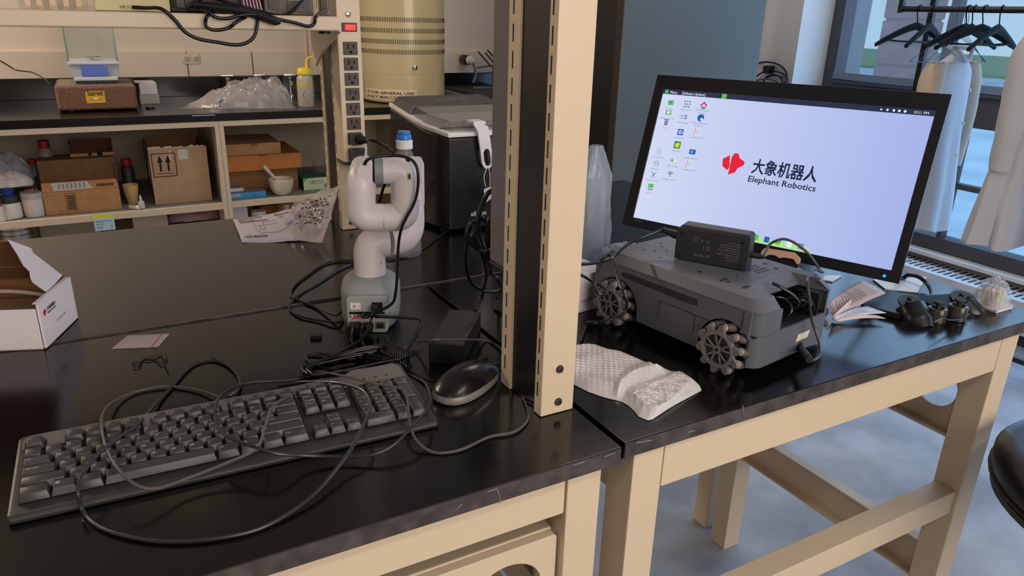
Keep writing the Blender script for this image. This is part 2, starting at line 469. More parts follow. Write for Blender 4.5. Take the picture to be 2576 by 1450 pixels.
# ================================================================== FRONT BENCHES
def worktop(label, x0, x1, y0, y1, grp='black worktops'):
    t = T('worktop', label, 'worktop', ((x0+x1)/2, y0, D-0.025), group=grp)
    q = MB(); q.box(x0, x1, y0, y1, D-0.024, D); q.build('slab', epoxy, t, world=True, bevel=0.0015)
    q = MB(); q.box(x0+0.0015, x1-0.0015, y0-0.0006, y0+0.001, D-0.0232, D-0.0012); q.build('front_edge', epoxy_edge, t, world=True)
    return t
w1 = worktop('black worktop under the keyboard, mouse and white robot arm', -1.70, 0.511, 0.616, 1.2465)
w2 = worktop('black worktop behind the narrow seam carrying the ice maker', -1.70, 1.487, 1.2625, 1.905)
w3 = worktop('black worktop under the monitor, grey wheeled robot and game controller', 0.5195, 1.487, 0.622, 1.2495)
q = MB(); q.box(-1.69, 1.48, 1.240, 1.270, D-0.030, D-0.0245); q.build('seam_strip', mat('black_rubber', (20, 20, 21)), w2, world=True)
q = MB(); q.box(0.506, 0.525, 0.63, 1.24, D-0.030, D-0.0245); q.build('seam_strip', mat('black_rubber', (20, 20, 21)), w3, world=True)
# chips and scratches along the near edges
chip = mat('chipped_edge', (138, 130, 126), 0.7)
for (a, b) in (((1226,1238),(1250,1230)), ((1250,1230),(1256,1250)), ((1256,1250),(1257,1268)), ((1150,1280),(1162,1268)), ((1440,1172),(1470,1162)), ((1520,1150),(1548,1140))):
    p0 = py(a[0], a[1], 0.6148); p1 = py(b[0], b[1], 0.6148)
    q = MB(); q.cyl(p0, p1, 0.0006, n=5); q.build('edge_chip', chip, w1, world=True)
for (a, b) in (((1868,1020),(1870,1042)), ((1730,1088),(1748,1084)), ((1600,1115),(1640,1108))):
    q = MB(); q.cyl(py(a[0],a[1],0.6208), py(b[0],b[1],0.6208), 0.0007, n=5); q.build('edge_chip', chip, w3, world=True)

# left bench frame
b = T('lab_bench', 'cream steel lab bench frame with a knee panel under the keyboard worktop', 'bench', (-0.5, 0.64, 0))
zt = D-0.0245
q = MB(); q.box(0.441, 0.492, 0.628, 0.70, 0, zt); q.build('leg', cream, b, world=True, bevel=0.003)
q = MB(); q.box(0.441, 0.492, 1.17, 1.235, 0, zt); q.build('leg', cream, b, world=True, bevel=0.003)
q = MB(); q.box(-1.66, -1.60, 0.628, 0.70, 0, zt); q.build('leg', cream, b, world=True, bevel=0.003)
q = MB(); q.box(-1.66, -1.60, 1.17, 1.235, 0, zt); q.build('leg', cream, b, world=True, bevel=0.003)
q = MB(); q.box(-1.598, 0.4385, 0.629, 0.645, 0.831, zt); q.build('apron', cream, b, world=True, bevel=0.002)
q = MB(); q.box(-1.598, 0.4385, 1.20, 1.215, 0.72, zt); q.build('rear_apron', cream, b, world=True, bevel=0.002)
q = MB(); q.box(0.45, 0.485, 0.70, 1.17, 0.60, 0.66); q.build('side_rail', cream, b, world=True, bevel=0.002)
# knee panel with a rounded opening
kp = T('knee_panel', 'cream steel box panel with a round topped cut-out hanging below the bench apron', 'panel', (-0.4, 0.65, 0.4))
hole = []
hx0, hx1, hz = 0.315, 0.417, 0.735
for i in range(17):
    a = PI - PI*i/16
    hole.append((0.366+0.051*math.cos(a), 0.722+0.047*math.sin(a)))
hole = [(0.315, 0.60)] + hole + [(0.417, 0.60)]
q = MB(); q.prism(rrect(-1.59, 0.4375, 0.40, 0.793, 0.006), -0.012, 0.0, holes=[hole], M=frame((0, 0.640, 0), (1,0,0), (0,0,1)))
q.build('front_sheet', cream, kp, world=True, bevel=0.0015)
q = MB(); q.box(-1.59, 0.4375, 0.6525, 1.10, 0.785, 0.795); q.build('top_sheet', cream, kp, world=True, bevel=0.003)
q = MB(); q.box(-1.59, -1.58, 0.6525, 1.10, 0.40, 0.785); q.build('side_sheet', cream, kp, world=True)

# rear bench frame
b2 = T('lab_bench', 'cream steel frame carrying the rear worktop behind the seam', 'bench', (0, 1.6, 0))
for x in (-1.66, 0.44, 1.40):
    for y in (1.275, 1.84):
        q = MB(); q.box(x, x+0.055, y, y+0.055, 0, zt); q.build('leg', cream, b2, world=True, bevel=0.003)
q = MB(); q.box(-1.6, 1.40, 1.88, 1.893, 0.82, zt); q.build('apron', cream, b2, world=True, bevel=0.002)
q = MB(); q.box(-1.6, 1.40, 1.30, 1.315, 0.82, zt); q.build('apron', cream, b2, world=True, bevel=0.002)

# right table frame
b3 = T('lab_table', 'cream steel table frame with open legs and a foot rail at the right', 'table', (1.0, 0.64, 0))
def leg(x0, x1, y0, y1): 
    q = MB(); q.box(x0, x1, y0, y1, 0, zt); q.build('leg', cream, b3, world=True, bevel=0.003)
leg(0.5425, 0.5935, 0.6285, 0.683); leg(1.381, 1.437, 0.6285, 0.683)
leg(0.5425, 0.5935, 1.18, 1.235); leg(1.381, 1.437, 1.18, 1.235)
q = MB(); q.box(0.5945, 1.380, 0.629, 0.645, 0.820, zt); q.build('front_apron', cream, b3, world=True, bevel=0.002)
q = MB(); q.box(0.5945, 1.380, 1.20, 1.215, 0.820, zt); q.build('rear_apron', cream, b3, world=True, bevel=0.002)
q = MB(); q.box(0.5945, 1.380, 0.635, 0.678, 0.500, 0.552); q.build('foot_rail', cream, b3, world=True, bevel=0.002)
q = MB(); q.prism(rrect(0.684, 1.179, 0.64, zt, 0.004), 0, 0.004, holes=[circ(0.742, 0.728, 0.043, 24)], M=frame((1.418, 0, 0), (0,1,0), (0,0,1)))
q.build('side_apron', cream, b3, world=True)
q = MB(); q.box(1.40, 1.418, 0.684, 1.179, 0.640, 0.646); q.build('side_apron_lip', cream, b3, world=True)
q = MB(); q.box(1.414, 1.420, 0.684, 1.179, 0.300, 0.392); q.box(1.392, 1.414, 0.684, 1.179, 0.300, 0.305); q.box(1.392, 1.414, 0.684, 1.179, 0.387, 0.392)
q.build('side_rail', cream, b3, world=True)
q = MB(); q.box(0.555, 0.561, 0.684, 1.179, 0.300, 0.392); q.build('side_rail', cream, b3, world=True)
q = MB(); q.box(0.548, 0.556, 0.684, 1.179, 0.80, zt); q.build('side_apron', cream, b3, world=True)

# ------------------------------------------------ front upright
slotm = mat('slot_shadow', (12, 12, 13), 0.8)
infill = mat('black_infill_panel', (20, 21, 26), 0.35)
chan = mat('greyed_channel_enamel', (168, 150, 132), 0.45)
def upright(label, x0, x1, ya, yb, yc, yd, z1, face=True):
    t = T('shelf_upright', label, 'upright', ((x0+x1)/2, (ya+yd)/2, D), group='slotted uprights on the benches')
    q = MB(); q.box(x0, x1, ya, yb, D+0.0005, z1); q.build('front_channel', cream, t, world=True, bevel=0.0025)
    q = MB(); q.box(x0+0.004, x1-0.004, yb, yc, D+0.0005, z1); q.build('infill_panel', infill, t, world=True)
    q = MB(); q.box(x0, x1, yc, yd, D+0.0005, z1); q.build('rear_channel', cream, t, world=True, bevel=0.0015)
    for (y0, y1) in ((ya, yb), (yc, yd)):
        q = MB(); yy = (y0*0.45+y1*0.55); z = D+0.028
        while z < z1-0.03:
            q.box(x0-0.0004, x0+0.001, yy-0.0012, yy+0.0012, z, z+0.0205); z += 0.0315
        o = q.build('slot_row', slotm, t, world=True, smooth=False); o['kind'] = 'stuff'
    return t
u1 = upright('tall cream slotted upright standing at the front right of the bench', 0.4560, 0.5075, 0.7215, 0.7405, 0.807, 0.834, 2.2)
for (a, bb) in ((1408, 929), (1404, 1011)):
    c = py(a, bb, 0.7215)
    q = MB(); q.lathe([(0.0058,0),(0.0058,0.001),(0.0045,0.0028),(0.0022,0.003)], 20, M=Matrix.Translation(c) @ Matrix.Rotation(R(90), 4, 'X'))
    o = q.build('bolt', mat('gunmetal_bolt', (92, 86, 84), 0.35, metal=0.8), u1, world=True)
    q = MB(); q.cyl((c.x, c.y-0.0031, c.z), (c.x, c.y-0.0027, c.z), 0.0018, n=6); q.build('hex_socket', slotm, o, world=True)
u2 = upright('tall cream slotted upright behind the white robot arm', 0.480, 0.531, 1.690, 1.712, 1.785, 1.805, 2.2)
for (a, bb) in ((879, 509), (884, 560)):
    c = py(a, bb, 1.6895)
    q = MB(); q.lathe([(0.0055,0),(0.0055,0.001),(0.004,0.0025)], 16, M=Matrix.Translation(c) @ Matrix.Rotation(R(90), 4, 'X')); q.build('bolt', MATS['gunmetal_bolt'], u2, world=True)

# ------------------------------------------------ power strips
outm = mat('brown_outlet_plastic', (72, 62, 56), 0.5)
redm = mat('lit_red_rocker', (210, 20, 24), 0.3, emit=(255, 20, 24), estr=1.6)
def strip(label, x0, x1, y0, y1, z0, z1, hm_=None):
    t = T('power_strip', label, 'power strip', ((x0+x1)/2, (y0+y1)/2, z0))
    q = MB(); q.box(x0, x1, y0, y1, z0+0.006, z1); q.build('housing', hm_ or cream, t, world=True, bevel=0.004)
    q = MB(); q.box(x0-0.001, x1+0.001, y0-0.001, y1+0.0005, z0, z0+0.007); q.build('end_cap', black, t, world=True, bevel=0.003)
    return t
ps = strip('upright power strip with brown outlets and a red lit switch', 0.4755, 0.5285, 1.630, 1.6885, 1.083, 2.0)
xc = 0.5025
q = MB(); q.box(xc-0.0165, xc+0.0165, 1.6275, 1.631, 1.370, 1.388); sw = q.build('switch', black, ps, world=True, bevel=0.001)
q = MB(); q.box(xc-0.011, xc+0.0125, 1.6245, 1.628, 1.3725, 1.3845); q.build('rocker', redm, sw, world=True, bevel=0.001)
q = MB(); q.lathe([(0.0065,0),(0.0065,0.001),(0.005,0.003),(0.002,0.0038)], 16, M=Matrix.Translation((xc-0.001, 1.630, 1.405)) @ Matrix.Rotation(R(90), 4, 'X')); q.build('screw', chrome, ps, world=True)
outz = [1.336, 1.3035, 1.2715, 1.2395, 1.2075, 1.176, 1.143, 1.108]
for k, z in enumerate(outz):
    q = MB(); q.box(xc-0.0155, xc+0.0155, 1.6265, 1.631, z-0.0135, z+0.0135); oo = q.build('outlet', outm, ps, world=True, bevel=0.001)
    q = MB()
    q.box(xc-0.0075, xc-0.0045, 1.6262, 1.6268, z-0.001, z+0.0095); q.box(xc+0.0045, xc+0.0075, 1.6262, 1.6268, z, z+0.0085)
    q.prism(circ(0, 0, 0.0033, 12), 0, 0.0008, M=FRONT(xc, 1.6267, z-0.0075))
    q.build('socket_slots', slotm, oo, world=True, smooth=False)
# second strip on the back of the front upright
ps2 = strip('dark grey power strip hanging behind the front upright with black plugs below', 0.4600, 0.508, 0.8355, 0.884, 1.079, 2.1, mat('grey_strip_housing',(104,100,104),0.4))

# ------------------------------------------------ upper shelf on the rear upright
sh = T('shelf', 'cream metal shelf crossing the top left on a bracket', 'shelf', (-0.5, 1.7, 1.373))
q = MB(); q.box(-1.75, 0.459, 1.553, 1.835, 1.3725, 1.4005); q.build('shelf_board', cream, sh, world=True, bevel=0.004, seg=3)
q = MB(); q.prism([(1.56,1.372),(1.785,1.372),(1.785,1.295),(1.765,1.290),(1.70,1.325)], -0.003, 0.003, M=frame((0.462, 0, 0), (0,1,0), (0,0,1)))
q.build('bracket', cream, sh, world=True, bevel=0.001)
q = MB(); q.prism([(1.56,1.372),(1.785,1.372),(1.785,1.295),(1.765,1.290),(1.70,1.325)], -0.003, 0.003, M=frame((-1.70, 0, 0), (0,1,0), (0,0,1)))
q.build('bracket', cream, sh, world=True, bevel=0.001)
q = MB(); q.cyl((0.44,1.60,1.3725),(0.44,1.60,1.366),0.012,n=20); q.build('foot_pad', black, sh, world=True)
# ================================================================== BACK COUNTER AND ITS CONTENTS
YC = 3.65
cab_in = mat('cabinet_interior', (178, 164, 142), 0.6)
shelf_grey = mat('grey_shelf_liner', (128, 130, 130), 0.6)
ct = T('counter', 'long black back counter with a low splash along the painted wall', 'counter', (0, YC, CT-0.036))
q = MB(); q.box(XL, 2.30, YC, YB-0.001, CT-0.036, CT); q.build('countertop', epoxy, ct, world=True, bevel=0.002)
q = MB(); q.box(XL, 2.30, YB-0.022, YB-0.001, CT, CT+0.1); q.build('splash', epoxy, ct, world=True, bevel=0.002)
def cabinet(label, x0, x1, zs, div=()):
    t = T('open_cabinet', label, 'cabinet', ((x0+x1)/2, YC, 0), group='open base cabinets')
    y0, y1 = YC+0.004, YB-0.06; z1 = CT-0.037
    def pc(n, *a, m=cream, **k): 
        q = MB(); q.box(*a); return q.build(n, m, t, world=True, bevel=0.001)
    pc('side_panel', x0, x0+0.019, y0, y1, 0.1, z1); pc('side_panel', x1-0.019, x1, y0, y1, 0.1, z1)
    pc('top_rail', x0+0.019, x1-0.019, y0, y0+0.02, z1-0.024, z1)
    pc('back_panel', x0+0.019, x1-0.019, y1-0.01, y1, 0.1, z1, m=cab_in)
    pc('bottom_board', x0+0.019, x1-0.019, y0, y1-0.01, 0.1, 0.13)
    pc('plinth', x0+0.01, x1-0.01, y0+0.06, y0+0.08, 0, 0.1, m=black)
    s = pc('shelf_board', x0+0.019, x1-0.019, y0+0.003, y1-0.01, zs-0.030, zs)
    q = MB(); q.box(x0+0.02, x1-0.02, y0+0.02, y1-0.012, zs, zs+0.0008); q.build('shelf_liner', shelf_grey, s, world=True, smooth=False)
    for d in div: pc('divider', d, d+0.05, y0+0.35, y1-0.01, zs, z1, m=cab_in)
    q = MB()
    for yy in (y0+0.06, y1-0.08):
        z = 0.2
        while z < z1-0.05:
            q.box(x1-0.0195, x1-0.0187, yy, yy+0.005, z, z+0.005); z += 0.03
    o = q.build('pin_hole_row', slotm, t, world=True, smooth=False); o['kind'] = 'stuff'
cabinet('wide open cream cabinet under the counter holding bottles and cardboard boxes', -0.92, 0.489, 0.533)
cabinet('open cream cabinet right of it holding a mortar and flat cartons', 0.490, 1.50, 0.537)
cabinet('open cream cabinet far right behind the ice maker', 1.501, 2.295, 0.537)
SZ = 0.5345
# ---- granite block with the balance
gran = mat('brown_granite', (134, 94, 72), 0.7, rgb2=(96, 66, 54), vscale=140, detail=2)
grantop = mat('grey_granite_top', (128, 116, 106), 0.8, var=0.1, vscale=60)  # top face greyer than the sides of the block
gy = 3.86
a0 = py(146, 275, gy); a1 = py(349, 272, gy); zt_ = py(240, 213, gy).z
t = T('granite_block', 'brown speckled granite surface plate under the balance on the back counter', 'granite block', ((a0.x+a1.x)/2, gy, CT))
q = MB(); q.box(a0.x, a1.x, gy, gy+0.36, CT+0.006, zt_-0.004); q.build('body', gran, t, world=True, bevel=0.012, seg=3)
q = MB(); q.box(a0.x+0.012, a1.x-0.012, gy+0.012, gy+0.348, zt_-0.0045, zt_-0.0030); q.build('top_face', grantop, t, world=True)
for dx in (0.05, 0.37):
    for dy in (0.05, 0.3):
        q = MB(); q.cyl((a0.x+dx, gy+dy, CT), (a0.x+dx, gy+dy, CT+0.007), 0.02); q.build('foot', black, t, world=True)
yel = mat('yellow_label', (224, 172, 22), 0.4)
l0 = py(219, 260, gy); l1 = py(262, 229, gy)
q = MB(); q.prism(rrect(l0.x, l1.x, l0.z, l1.z, 0.004), 0, 0.001, M=frame((0, gy-0.0001, 0), (1,0,0), (0,0,1))); lab = q.build('maker_label', yel, t, world=True)
w = l1.x-l0.x
q = text_mb('Starrett', 0.03, FRONT(l0.x+w*0.09, gy-0.0014, l1.z-(l1.z-l0.z)*0.36), bold=0.0006, width=w*0.82); q.build('label_lettering', ink, lab, world=True, smooth=False)
q = MB(); q.prism(circ((l0.x+l1.x)/2, l0.z+(l1.z-l0.z)*0.38, w*0.19, 20, 0.004), 0, 0.0006, M=frame((0, gy-0.0012, 0), (1,0,0), (0,0,1))); q.build('label_emblem', mat('cream_print', (240, 220, 190), 0.5), lab, world=True, smooth=False)
q = MB(); q.box(l0.x+w*.15, l1.x-w*.15, gy-0.0016, gy-0.0012, l0.z+(l1.z-l0.z)*0.30, l0.z+(l1.z-l0.z)*0.33); q.build('label_rule', ink, lab, world=True, smooth=False)
# balance
by = gy + 0.05
b0 = py(186, 200, by); b1 = py(297, 198, by)
sc_ = T('analytical_balance', 'white analytical balance with a glass draught shield and blue display on the granite block', 'balance', ((b0.x+b1.x)/2, by, zt_))
bw = mat('balance_enamel', (205, 205, 208), 0.35)
bz1 = py(240, 155, by).z
q = MB(); q.box(b0.x, b1.x, by, by+0.25, zt_+0.012, zt_+0.030); q.build('base', bw, sc_, world=True, bevel=0.004)
q = MB(); q.box(b0.x+0.006, b1.x-0.004, by+0.01, by+0.25, zt_-0.003, zt_+0.012); q.build('feet', black, sc_, world=True)
q = MB(); q.loft([[(b0.x-0.004, by+0.004, zt_+0.030),(b1.x+0.006, by+0.004, zt_+0.030),(b1.x+0.006, by+0.25, zt_+0.030),(b0.x-0.004, by+0.25, zt_+0.030)],[(b0.x-0.008, by+0.012, bz1-0.014),(b1.x+0.012, by+0.012, bz1-0.014),(b1.x+0.012, by+0.25, bz1-0.014),(b0.x-0.008, by+0.25, bz1-0.014)]])
q.build('housing', mat('balance_grey', (158, 162, 170), 0.4), sc_, world=True, bevel=0.002)
q = MB(); q.box(b0.x-0.014, b1.x+0.016, by+0.004, by+0.25, bz1-0.014, bz1); q.build('top_rim', bw, sc_, world=True, bevel=0.003)
d0 = py(206, 184, by); d1 = py(270, 168, by)
q = MB(); q.box(d0.x, d1.x, by+0.0005, by+0.006, zt_+0.031, bz1-0.016); q.build('display', mat('blue_display', (70, 90, 160), 0.3, emit=(70, 92, 176), estr=0.25), sc_, world=True, bevel=0.001)
ge = mat('green_glass_edge', (120, 160, 140), 0.15, trans=0.3)
gg = film('shield_glass', (215,220,210), 0.05, 0.03)
gx0, gx1, gz1 = b0.x-0.012, b1.x+0.012, bz1+0.235
for (xa, xb, ya, yb, mm, nn) in ((gx0, gx0+0.0045, by+0.02, by+0.24, gg, 'shield_side'), (gx1-0.0045, gx1, by+0.02, by+0.24, gg, 'shield_side'), (gx0+0.005, gx1-0.005, by+0.012, by+0.017, gg, 'shield_front')):
    q = MB(); q.box(xa, xb, ya, yb, bz1, gz1); q.build(nn, mm, sc_, world=True, smooth=False)
for xa in (gx0, gx1-0.006):
    q = MB(); q.box(xa, xa+0.006, by+0.010, by+0.019, bz1, gz1); q.build('glass_edge', ge, sc_, world=True, smooth=False)
q = MB(); q.box(gx0, gx1, by+0.225, by+0.25, bz1, gz1); q.build('back_plate', mat('balance_back', (182, 172, 150), 0.5), sc_, world=True)
q = MB(); q.lathe([(0.004,0),(0.004,0.012),(0.032,0.012),(0.034,0.016),(0.0,0.017)], 24, M=Matrix.Translation(((gx0+gx1)/2, by+0.12, bz1))); q.build('weighing_pan', steel, sc_, world=True)
# ---- small white carton beside the block
c0 = py(353, 256, 4.10); c1 = py(402, 256, 4.10); zc1 = py(380, 210, 4.10).z
t = T('small_carton', 'small open white carton lying beside the granite block', 'carton', (c0.x, 4.10, CT))
q = MB(); q.box(c0.x+0.006, c1.x-0.004, 4.104, 4.22, CT+0.045, zc1); q.build('box_body', whitepaper, t, world=True, bevel=0.001)
q = MB(); q.box(c0.x, c1.x, 4.09, 4.20, CT+0.0005, CT+0.044); q.build('lid_tray', mat('grey_card', (176, 166, 160), 0.8), t, world=True, bevel=0.001)
q = MB(); q.box(c0.x-0.01, c1.x-0.01, 4.13, 4.24, zc1+0.001, zc1+0.004, M=None); q.build('flap', whitepaper, t, world=True)
# ---- blue tape
p0 = pz(483, 292, CT); p1 = pz(540, 289, CT)
q = MB(); q.box(p0.x, p1.x, p0.y-0.012, p0.y+0.012, CT+0.0003, CT+0.0012); o = q.build('tape_strip', mat('blue_tape', (120, 150, 190), 0.6)); tag(o, 'short strip of pale blue tape stuck near the counter edge', 'tape')
# ---- clear plastic bag heap
bagf = film('crumpled_poly', (200, 194, 192), 0.34, 0.15)
bagf2 = film('clear_poly', (215, 225, 235), 0.30, 0.12)
def crumple(name, label, cat, c, sx, sy, h, seed, m, n=64, prof=None, rz=0.0, M=None, fr=6.0, amp=0.35):
    rnd = random.Random(seed); off = Vector((seed*3.1, seed*1.7, 0))
    t = T(name, label, cat, c, rz) if M is None else T(name, label, cat, M=M)
    for lay in range(2):
        q = MB()
        def fn(u, v):
            x = (u-0.5)*2; y = (v-0.5)*2
            r_ = max(abs(x), abs(y)); 
            d = max(0.0, 1-(abs(x)**2.2+abs(y)**2.2))
            e = d**0.5
            nn = noise.noise(Vector((x*fr*0.5, y*fr*0.5, lay*5))+off)
            rg = 1-abs(noise.noise(Vector((x*fr*0.9+nn, y*fr*0.9, lay*9))+off*1.3))*2
            hh = (prof(x, y) if prof else 1.0)*h*e
            z = hh*(1+amp*nn+amp*0.5*rg) if lay == 0 else hh*(0.62+amp*0.8*rg)
            ex = 1+0.10*noise.noise(Vector((x*2, y*2, 7))+off)
            k = 1.0 if lay == 0 else 0.93
            fine = 0.05*h*(1-abs(noise.noise(Vector((x*fr*2.6+nn, y*fr*2.2, lay*3))+off))*3)*e + 0.03*h*noise.noise(Vector((x*fr*6, y*fr*6, lay*3))+off)*e
            return (x*sx*ex*k+0.12*sx*fine/h, y*sy*ex*k, max(0.0008+0.0004*lay, z+fine))
        q.grid(n, n, fn)
        q.build('sheet' if lay == 0 else 'inner_fold', m, t, ang=28)
    return t
pb0 = pz(487, 265, CT); pb1 = pz(752, 278, CT)
cb = Vector(((pb0.x+pb1.x)/2+0.0, (pb0.y+pb1.y)/2+0.11, CT))
bag = crumple('poly_bag', 'large crumpled clear plastic bag heaped on the counter by the wash bottle', 'bag', cb, 0.25, 0.15, 0.125, 4, bagf, n=110, amp=0.55, fr=7, prof=lambda x,y: 0.65+0.45*x, rz=-0.3)
q = MB(); q.box(-0.02, 0.045, -0.10, -0.06, 0.045, 0.05, M=Matrix.Rotation(0.4, 4, 'X')); q.build('paper_label', whitepaper, bag)
q = MB(); q.tube([(-0.08,-0.155,0.03),(-0.06,-0.158,0.045),(-0.075,-0.165,0.022),(-0.07,-0.168,0.012)], 0.0025); q.build('blue_tie', mat('blue_tie', (50, 76, 150), 0.4), bag)
# ---- gas and water taps behind the bag
def tap(x, label):
    t = T('bench_tap', label, 'tap', (x, YB-0.14, CT), group='chrome taps behind the plastic bag')
    y = YB-0.14
    q = MB(); q.lathe([(0.022,0),(0.022,0.006),(0.009,0.012),(0.008,0.085),(0.012,0.09),(0.012,0.10),(0.006,0.105),(0,0.106)], 18, M=Matrix.Translation((x,y,CT))); q.build('riser', chrome, t, world=True)
    q = MB(); q.tube([(x,y,CT+0.07),(x,y-0.03,CT+0.075),(x,y-0.055,CT+0.06)], 0.006); q.build('nozzle', chrome, t, world=True)
    q = MB(); q.box(x-0.032, x+0.032, y-0.006, y+0.006, CT+0.106, CT+0.118); q.build('lever', chrome, t, world=True, bevel=0.003)
for k, a in enumerate((571, 652, 728)): 
    tap(py(a, 190, YB-0.14).x, ('chrome bench tap leftmost behind the plastic bag', 'chrome bench tap in the middle behind the plastic bag', 'chrome bench tap just left of the wash bottle')[k])
# ---- wash bottle
wc = pz(775, 270, CT); wc = Vector((wc.x, wc.y+0.035, CT))
t = T('wash_bottle', 'translucent wash bottle with a yellow cap and bent spout', 'bottle', wc)
lm = mat('milky_polythene', (198, 190, 176), 0.35, trans=0.25)
zb = py(775, 186, wc.y).z - CT
rb = (py(795, 240, wc.y).x - py(756, 240, wc.y).x)/2
q = MB(); q.lathe([(rb*0.95,0.0005),(rb,0.004),(rb,zb*0.80),(rb*0.95,zb*0.90),(rb*0.72,zb*0.97),(rb*0.7,zb)], 28, M=Matrix.Translation(wc)); q.build('bottle_body', lm, t, world=True)
ym = mat('yellow_cap', (232, 206, 30), 0.4)
zc_ = py(775, 177, wc.y).z - CT
q = MB(); q.lathe([(rb*0.86,zb),(rb*0.86,zc_+0.003),(rb*0.7,zc_+0.012),(0.006,zc_+0.014)], 24, M=Matrix.Translation(wc)); q.build('cap', ym, t, world=True, ang=50)
q = MB(); sp = [py(772,176,wc.y), py(770,158,wc.y), py(774,147,wc.y), py(783,143,wc.y), py(794,141,wc.y)]
q.tube(sp, 0.005, radii=[0.006,0.0055,0.005,0.0045,0.0035]); q.build('spout', ym, t, world=True)
s0 = py(776, 240, wc.y-rb-0.001)
dm = [(0,0.034),(0.026,0),(0,-0.034),(-0.026,0)]
q = MB(); 
for i in range(4):
    a, b_ = dm[i], dm[(i+1)%4]
    q.cyl((s0.x-0.008+a[0]*0.7, wc.y-rb*0.98+abs(a[0])*0.15, s0.z+a[1]), (s0.x-0.008+b_[0]*0.7, wc.y-rb*0.98+abs(b_[0])*0.15, s0.z+b_[1]), 0.0010, n=5)
q.build('hazard_diamond', ink, t, world=True)
q = MB(); q.lathe([(rb+0.0006, zb*0.66),(rb+0.0006, zb*0.75)], 28, M=Matrix.Translation(wc), caps=False); q.build('yellow_band', mat('yellow_band', (200, 180, 70), 0.5), t, world=True)
# ---- trunking outlet
ox = py(480, 146, YB-0.022)
t = T('wall_outlet', 'cream double outlet plate set sideways in the wall trunking', 'outlet', (ox.x, YB-0.0225, ox.z))
q = MB(); q.box(ox.x-0.045, ox.x+0.045, YB-0.0245, YB-0.0225, ox.z-0.030, ox.z+0.022); q.build('face_plate', mat('outlet_plate', (190, 176, 156), 0.5), t, world=True, bevel=0.001)
for s_ in (-0.024, 0.022):
    q = MB(); q.lathe([(0.017,0),(0.017,0.002),(0.015,0.003)], 20, M=Matrix.Translation((ox.x+s_, YB-0.0245, ox.z)) @ Matrix.Rotation(R(90), 4, 'X')); sk = q.build('socket', MATS['outlet_plate'], t, world=True)
    q = MB(); q.box(ox.x+s_-0.008, ox.x+s_-0.001, YB-0.0281, YB-0.0274, ox.z+0.004, ox.z+0.0065); q.box(ox.x+s_-0.008, ox.x+s_-0.001, YB-0.0281, YB-0.0274, ox.z-0.0065, ox.z-0.004); q.box(ox.x+s_+0.005, ox.x+s_+0.010, YB-0.0281, YB-0.0274, ox.z-0.003, ox.z+0.003)
    q.build('socket_slots', slotm, sk, world=True, smooth=False)
# ---- black lead at the far left running up the wall
q = MB(); q.tube([py(-40,140,4.3), py(0,153,4.3), py(40,176,4.3), py(80,182,4.2), py(112,199,4.05), py(125,214,3.98)], 0.003)
o = q.build('power_lead', cablem); tag(o, 'thin black lead hanging over the counter left of the granite block', 'cable')
# ---- glass tubes standing behind the upright
t = T('glass_tube', 'tall clear glass tube with a red and yellow streak behind the wash bottle', 'glass tube', (py(770,200,4.2).x, 4.2, CT))
gx = py(772,100,4.2).x
q = MB(); q.lathe([(0.022,0),(0.022,0.60)], 20, M=Matrix.Translation((gx,4.2,CT+0.004)), caps=False); q.build('outer_tube', film('tube_glass', (220,200,190), 0.16, 0.05), t, world=True)
q = MB(); q.cyl((gx+0.002,4.2,CT+0.06),(gx+0.002,4.2,CT+0.5),0.004); q.build('inner_stem', mat('red_liquid_stem', (190, 60, 40), 0.2), t, world=True)
q = MB(); q.cyl((gx,4.2,CT),(gx,4.2,CT+0.005),0.03,n=20); q.build('foot', chrome, t, world=True)
# ================= heater
hc = Vector((1.511, 3.956, CT)); hr = 0.225
tan = mat('tan_enamel', (196, 182, 142), 0.28, coat=0.3)
t = T('lab_furnace', 'large tan cylindrical furnace with four bands of vent slots on the back counter', 'furnace', hc)
zs_ = py(1015, 188, 3.75).z - CT
q = MB(); q.lathe([(hr*0.97,0.004),(hr,0.012),(hr,zs_-0.001),(hr-0.0015,zs_)], 96, M=Matrix.Translation(hc)); q.build('base_drum', tan, t, world=True, ang=30)
q = MB(); q.lathe([(hr-0.0015,zs_),(hr,zs_+0.001),(hr,0.85),(hr*0.9,0.88),(0,0.9)], 96, M=Matrix.Translation(hc)); q.build('upper_drum', tan, t, world=True, ang=30)
q = MB(); q.lathe([(hr*0.9,0),(hr*0.9,0.0045)], 48, M=Matrix.Translation(hc)); q.build('foot_ring', black, t, world=True)
for yy in (50, 78, 106, 132):
    z = py(1015, yy, 3.735).z - CT
    q = MB()
    for i in range(150):
        a = 2*PI*i/150
        if (a > R(190) and a < R(350)) or True:
            Mx = Matrix.Translation((hc.x, hc.y, CT+z)) @ Matrix.Rotation(a, 4, 'Z')
            q.box(hr-0.002, hr+0.0006, -0.0016, 0.0016, -0.0115, 0.0115, M=Mx)
    o = q.build('vent_slot_row', slotm, t, world=True, smooth=False); o['kind'] = 'stuff'
kx = py(1042, 170, 3.73)
q = MB(); q.lathe([(0.004,0),(0.004,0.008),(0.011,0.010),(0.012,0.018),(0.006,0.022),(0,0.0225)], 18, M=Matrix.Translation((kx.x, hc.y-math.sqrt(max(0,hr**2-(kx.x-hc.x)**2)), kx.z)) @ Matrix.Rotation(R(90), 4, 'X') ); q.build('knob', chrome, t, world=True)
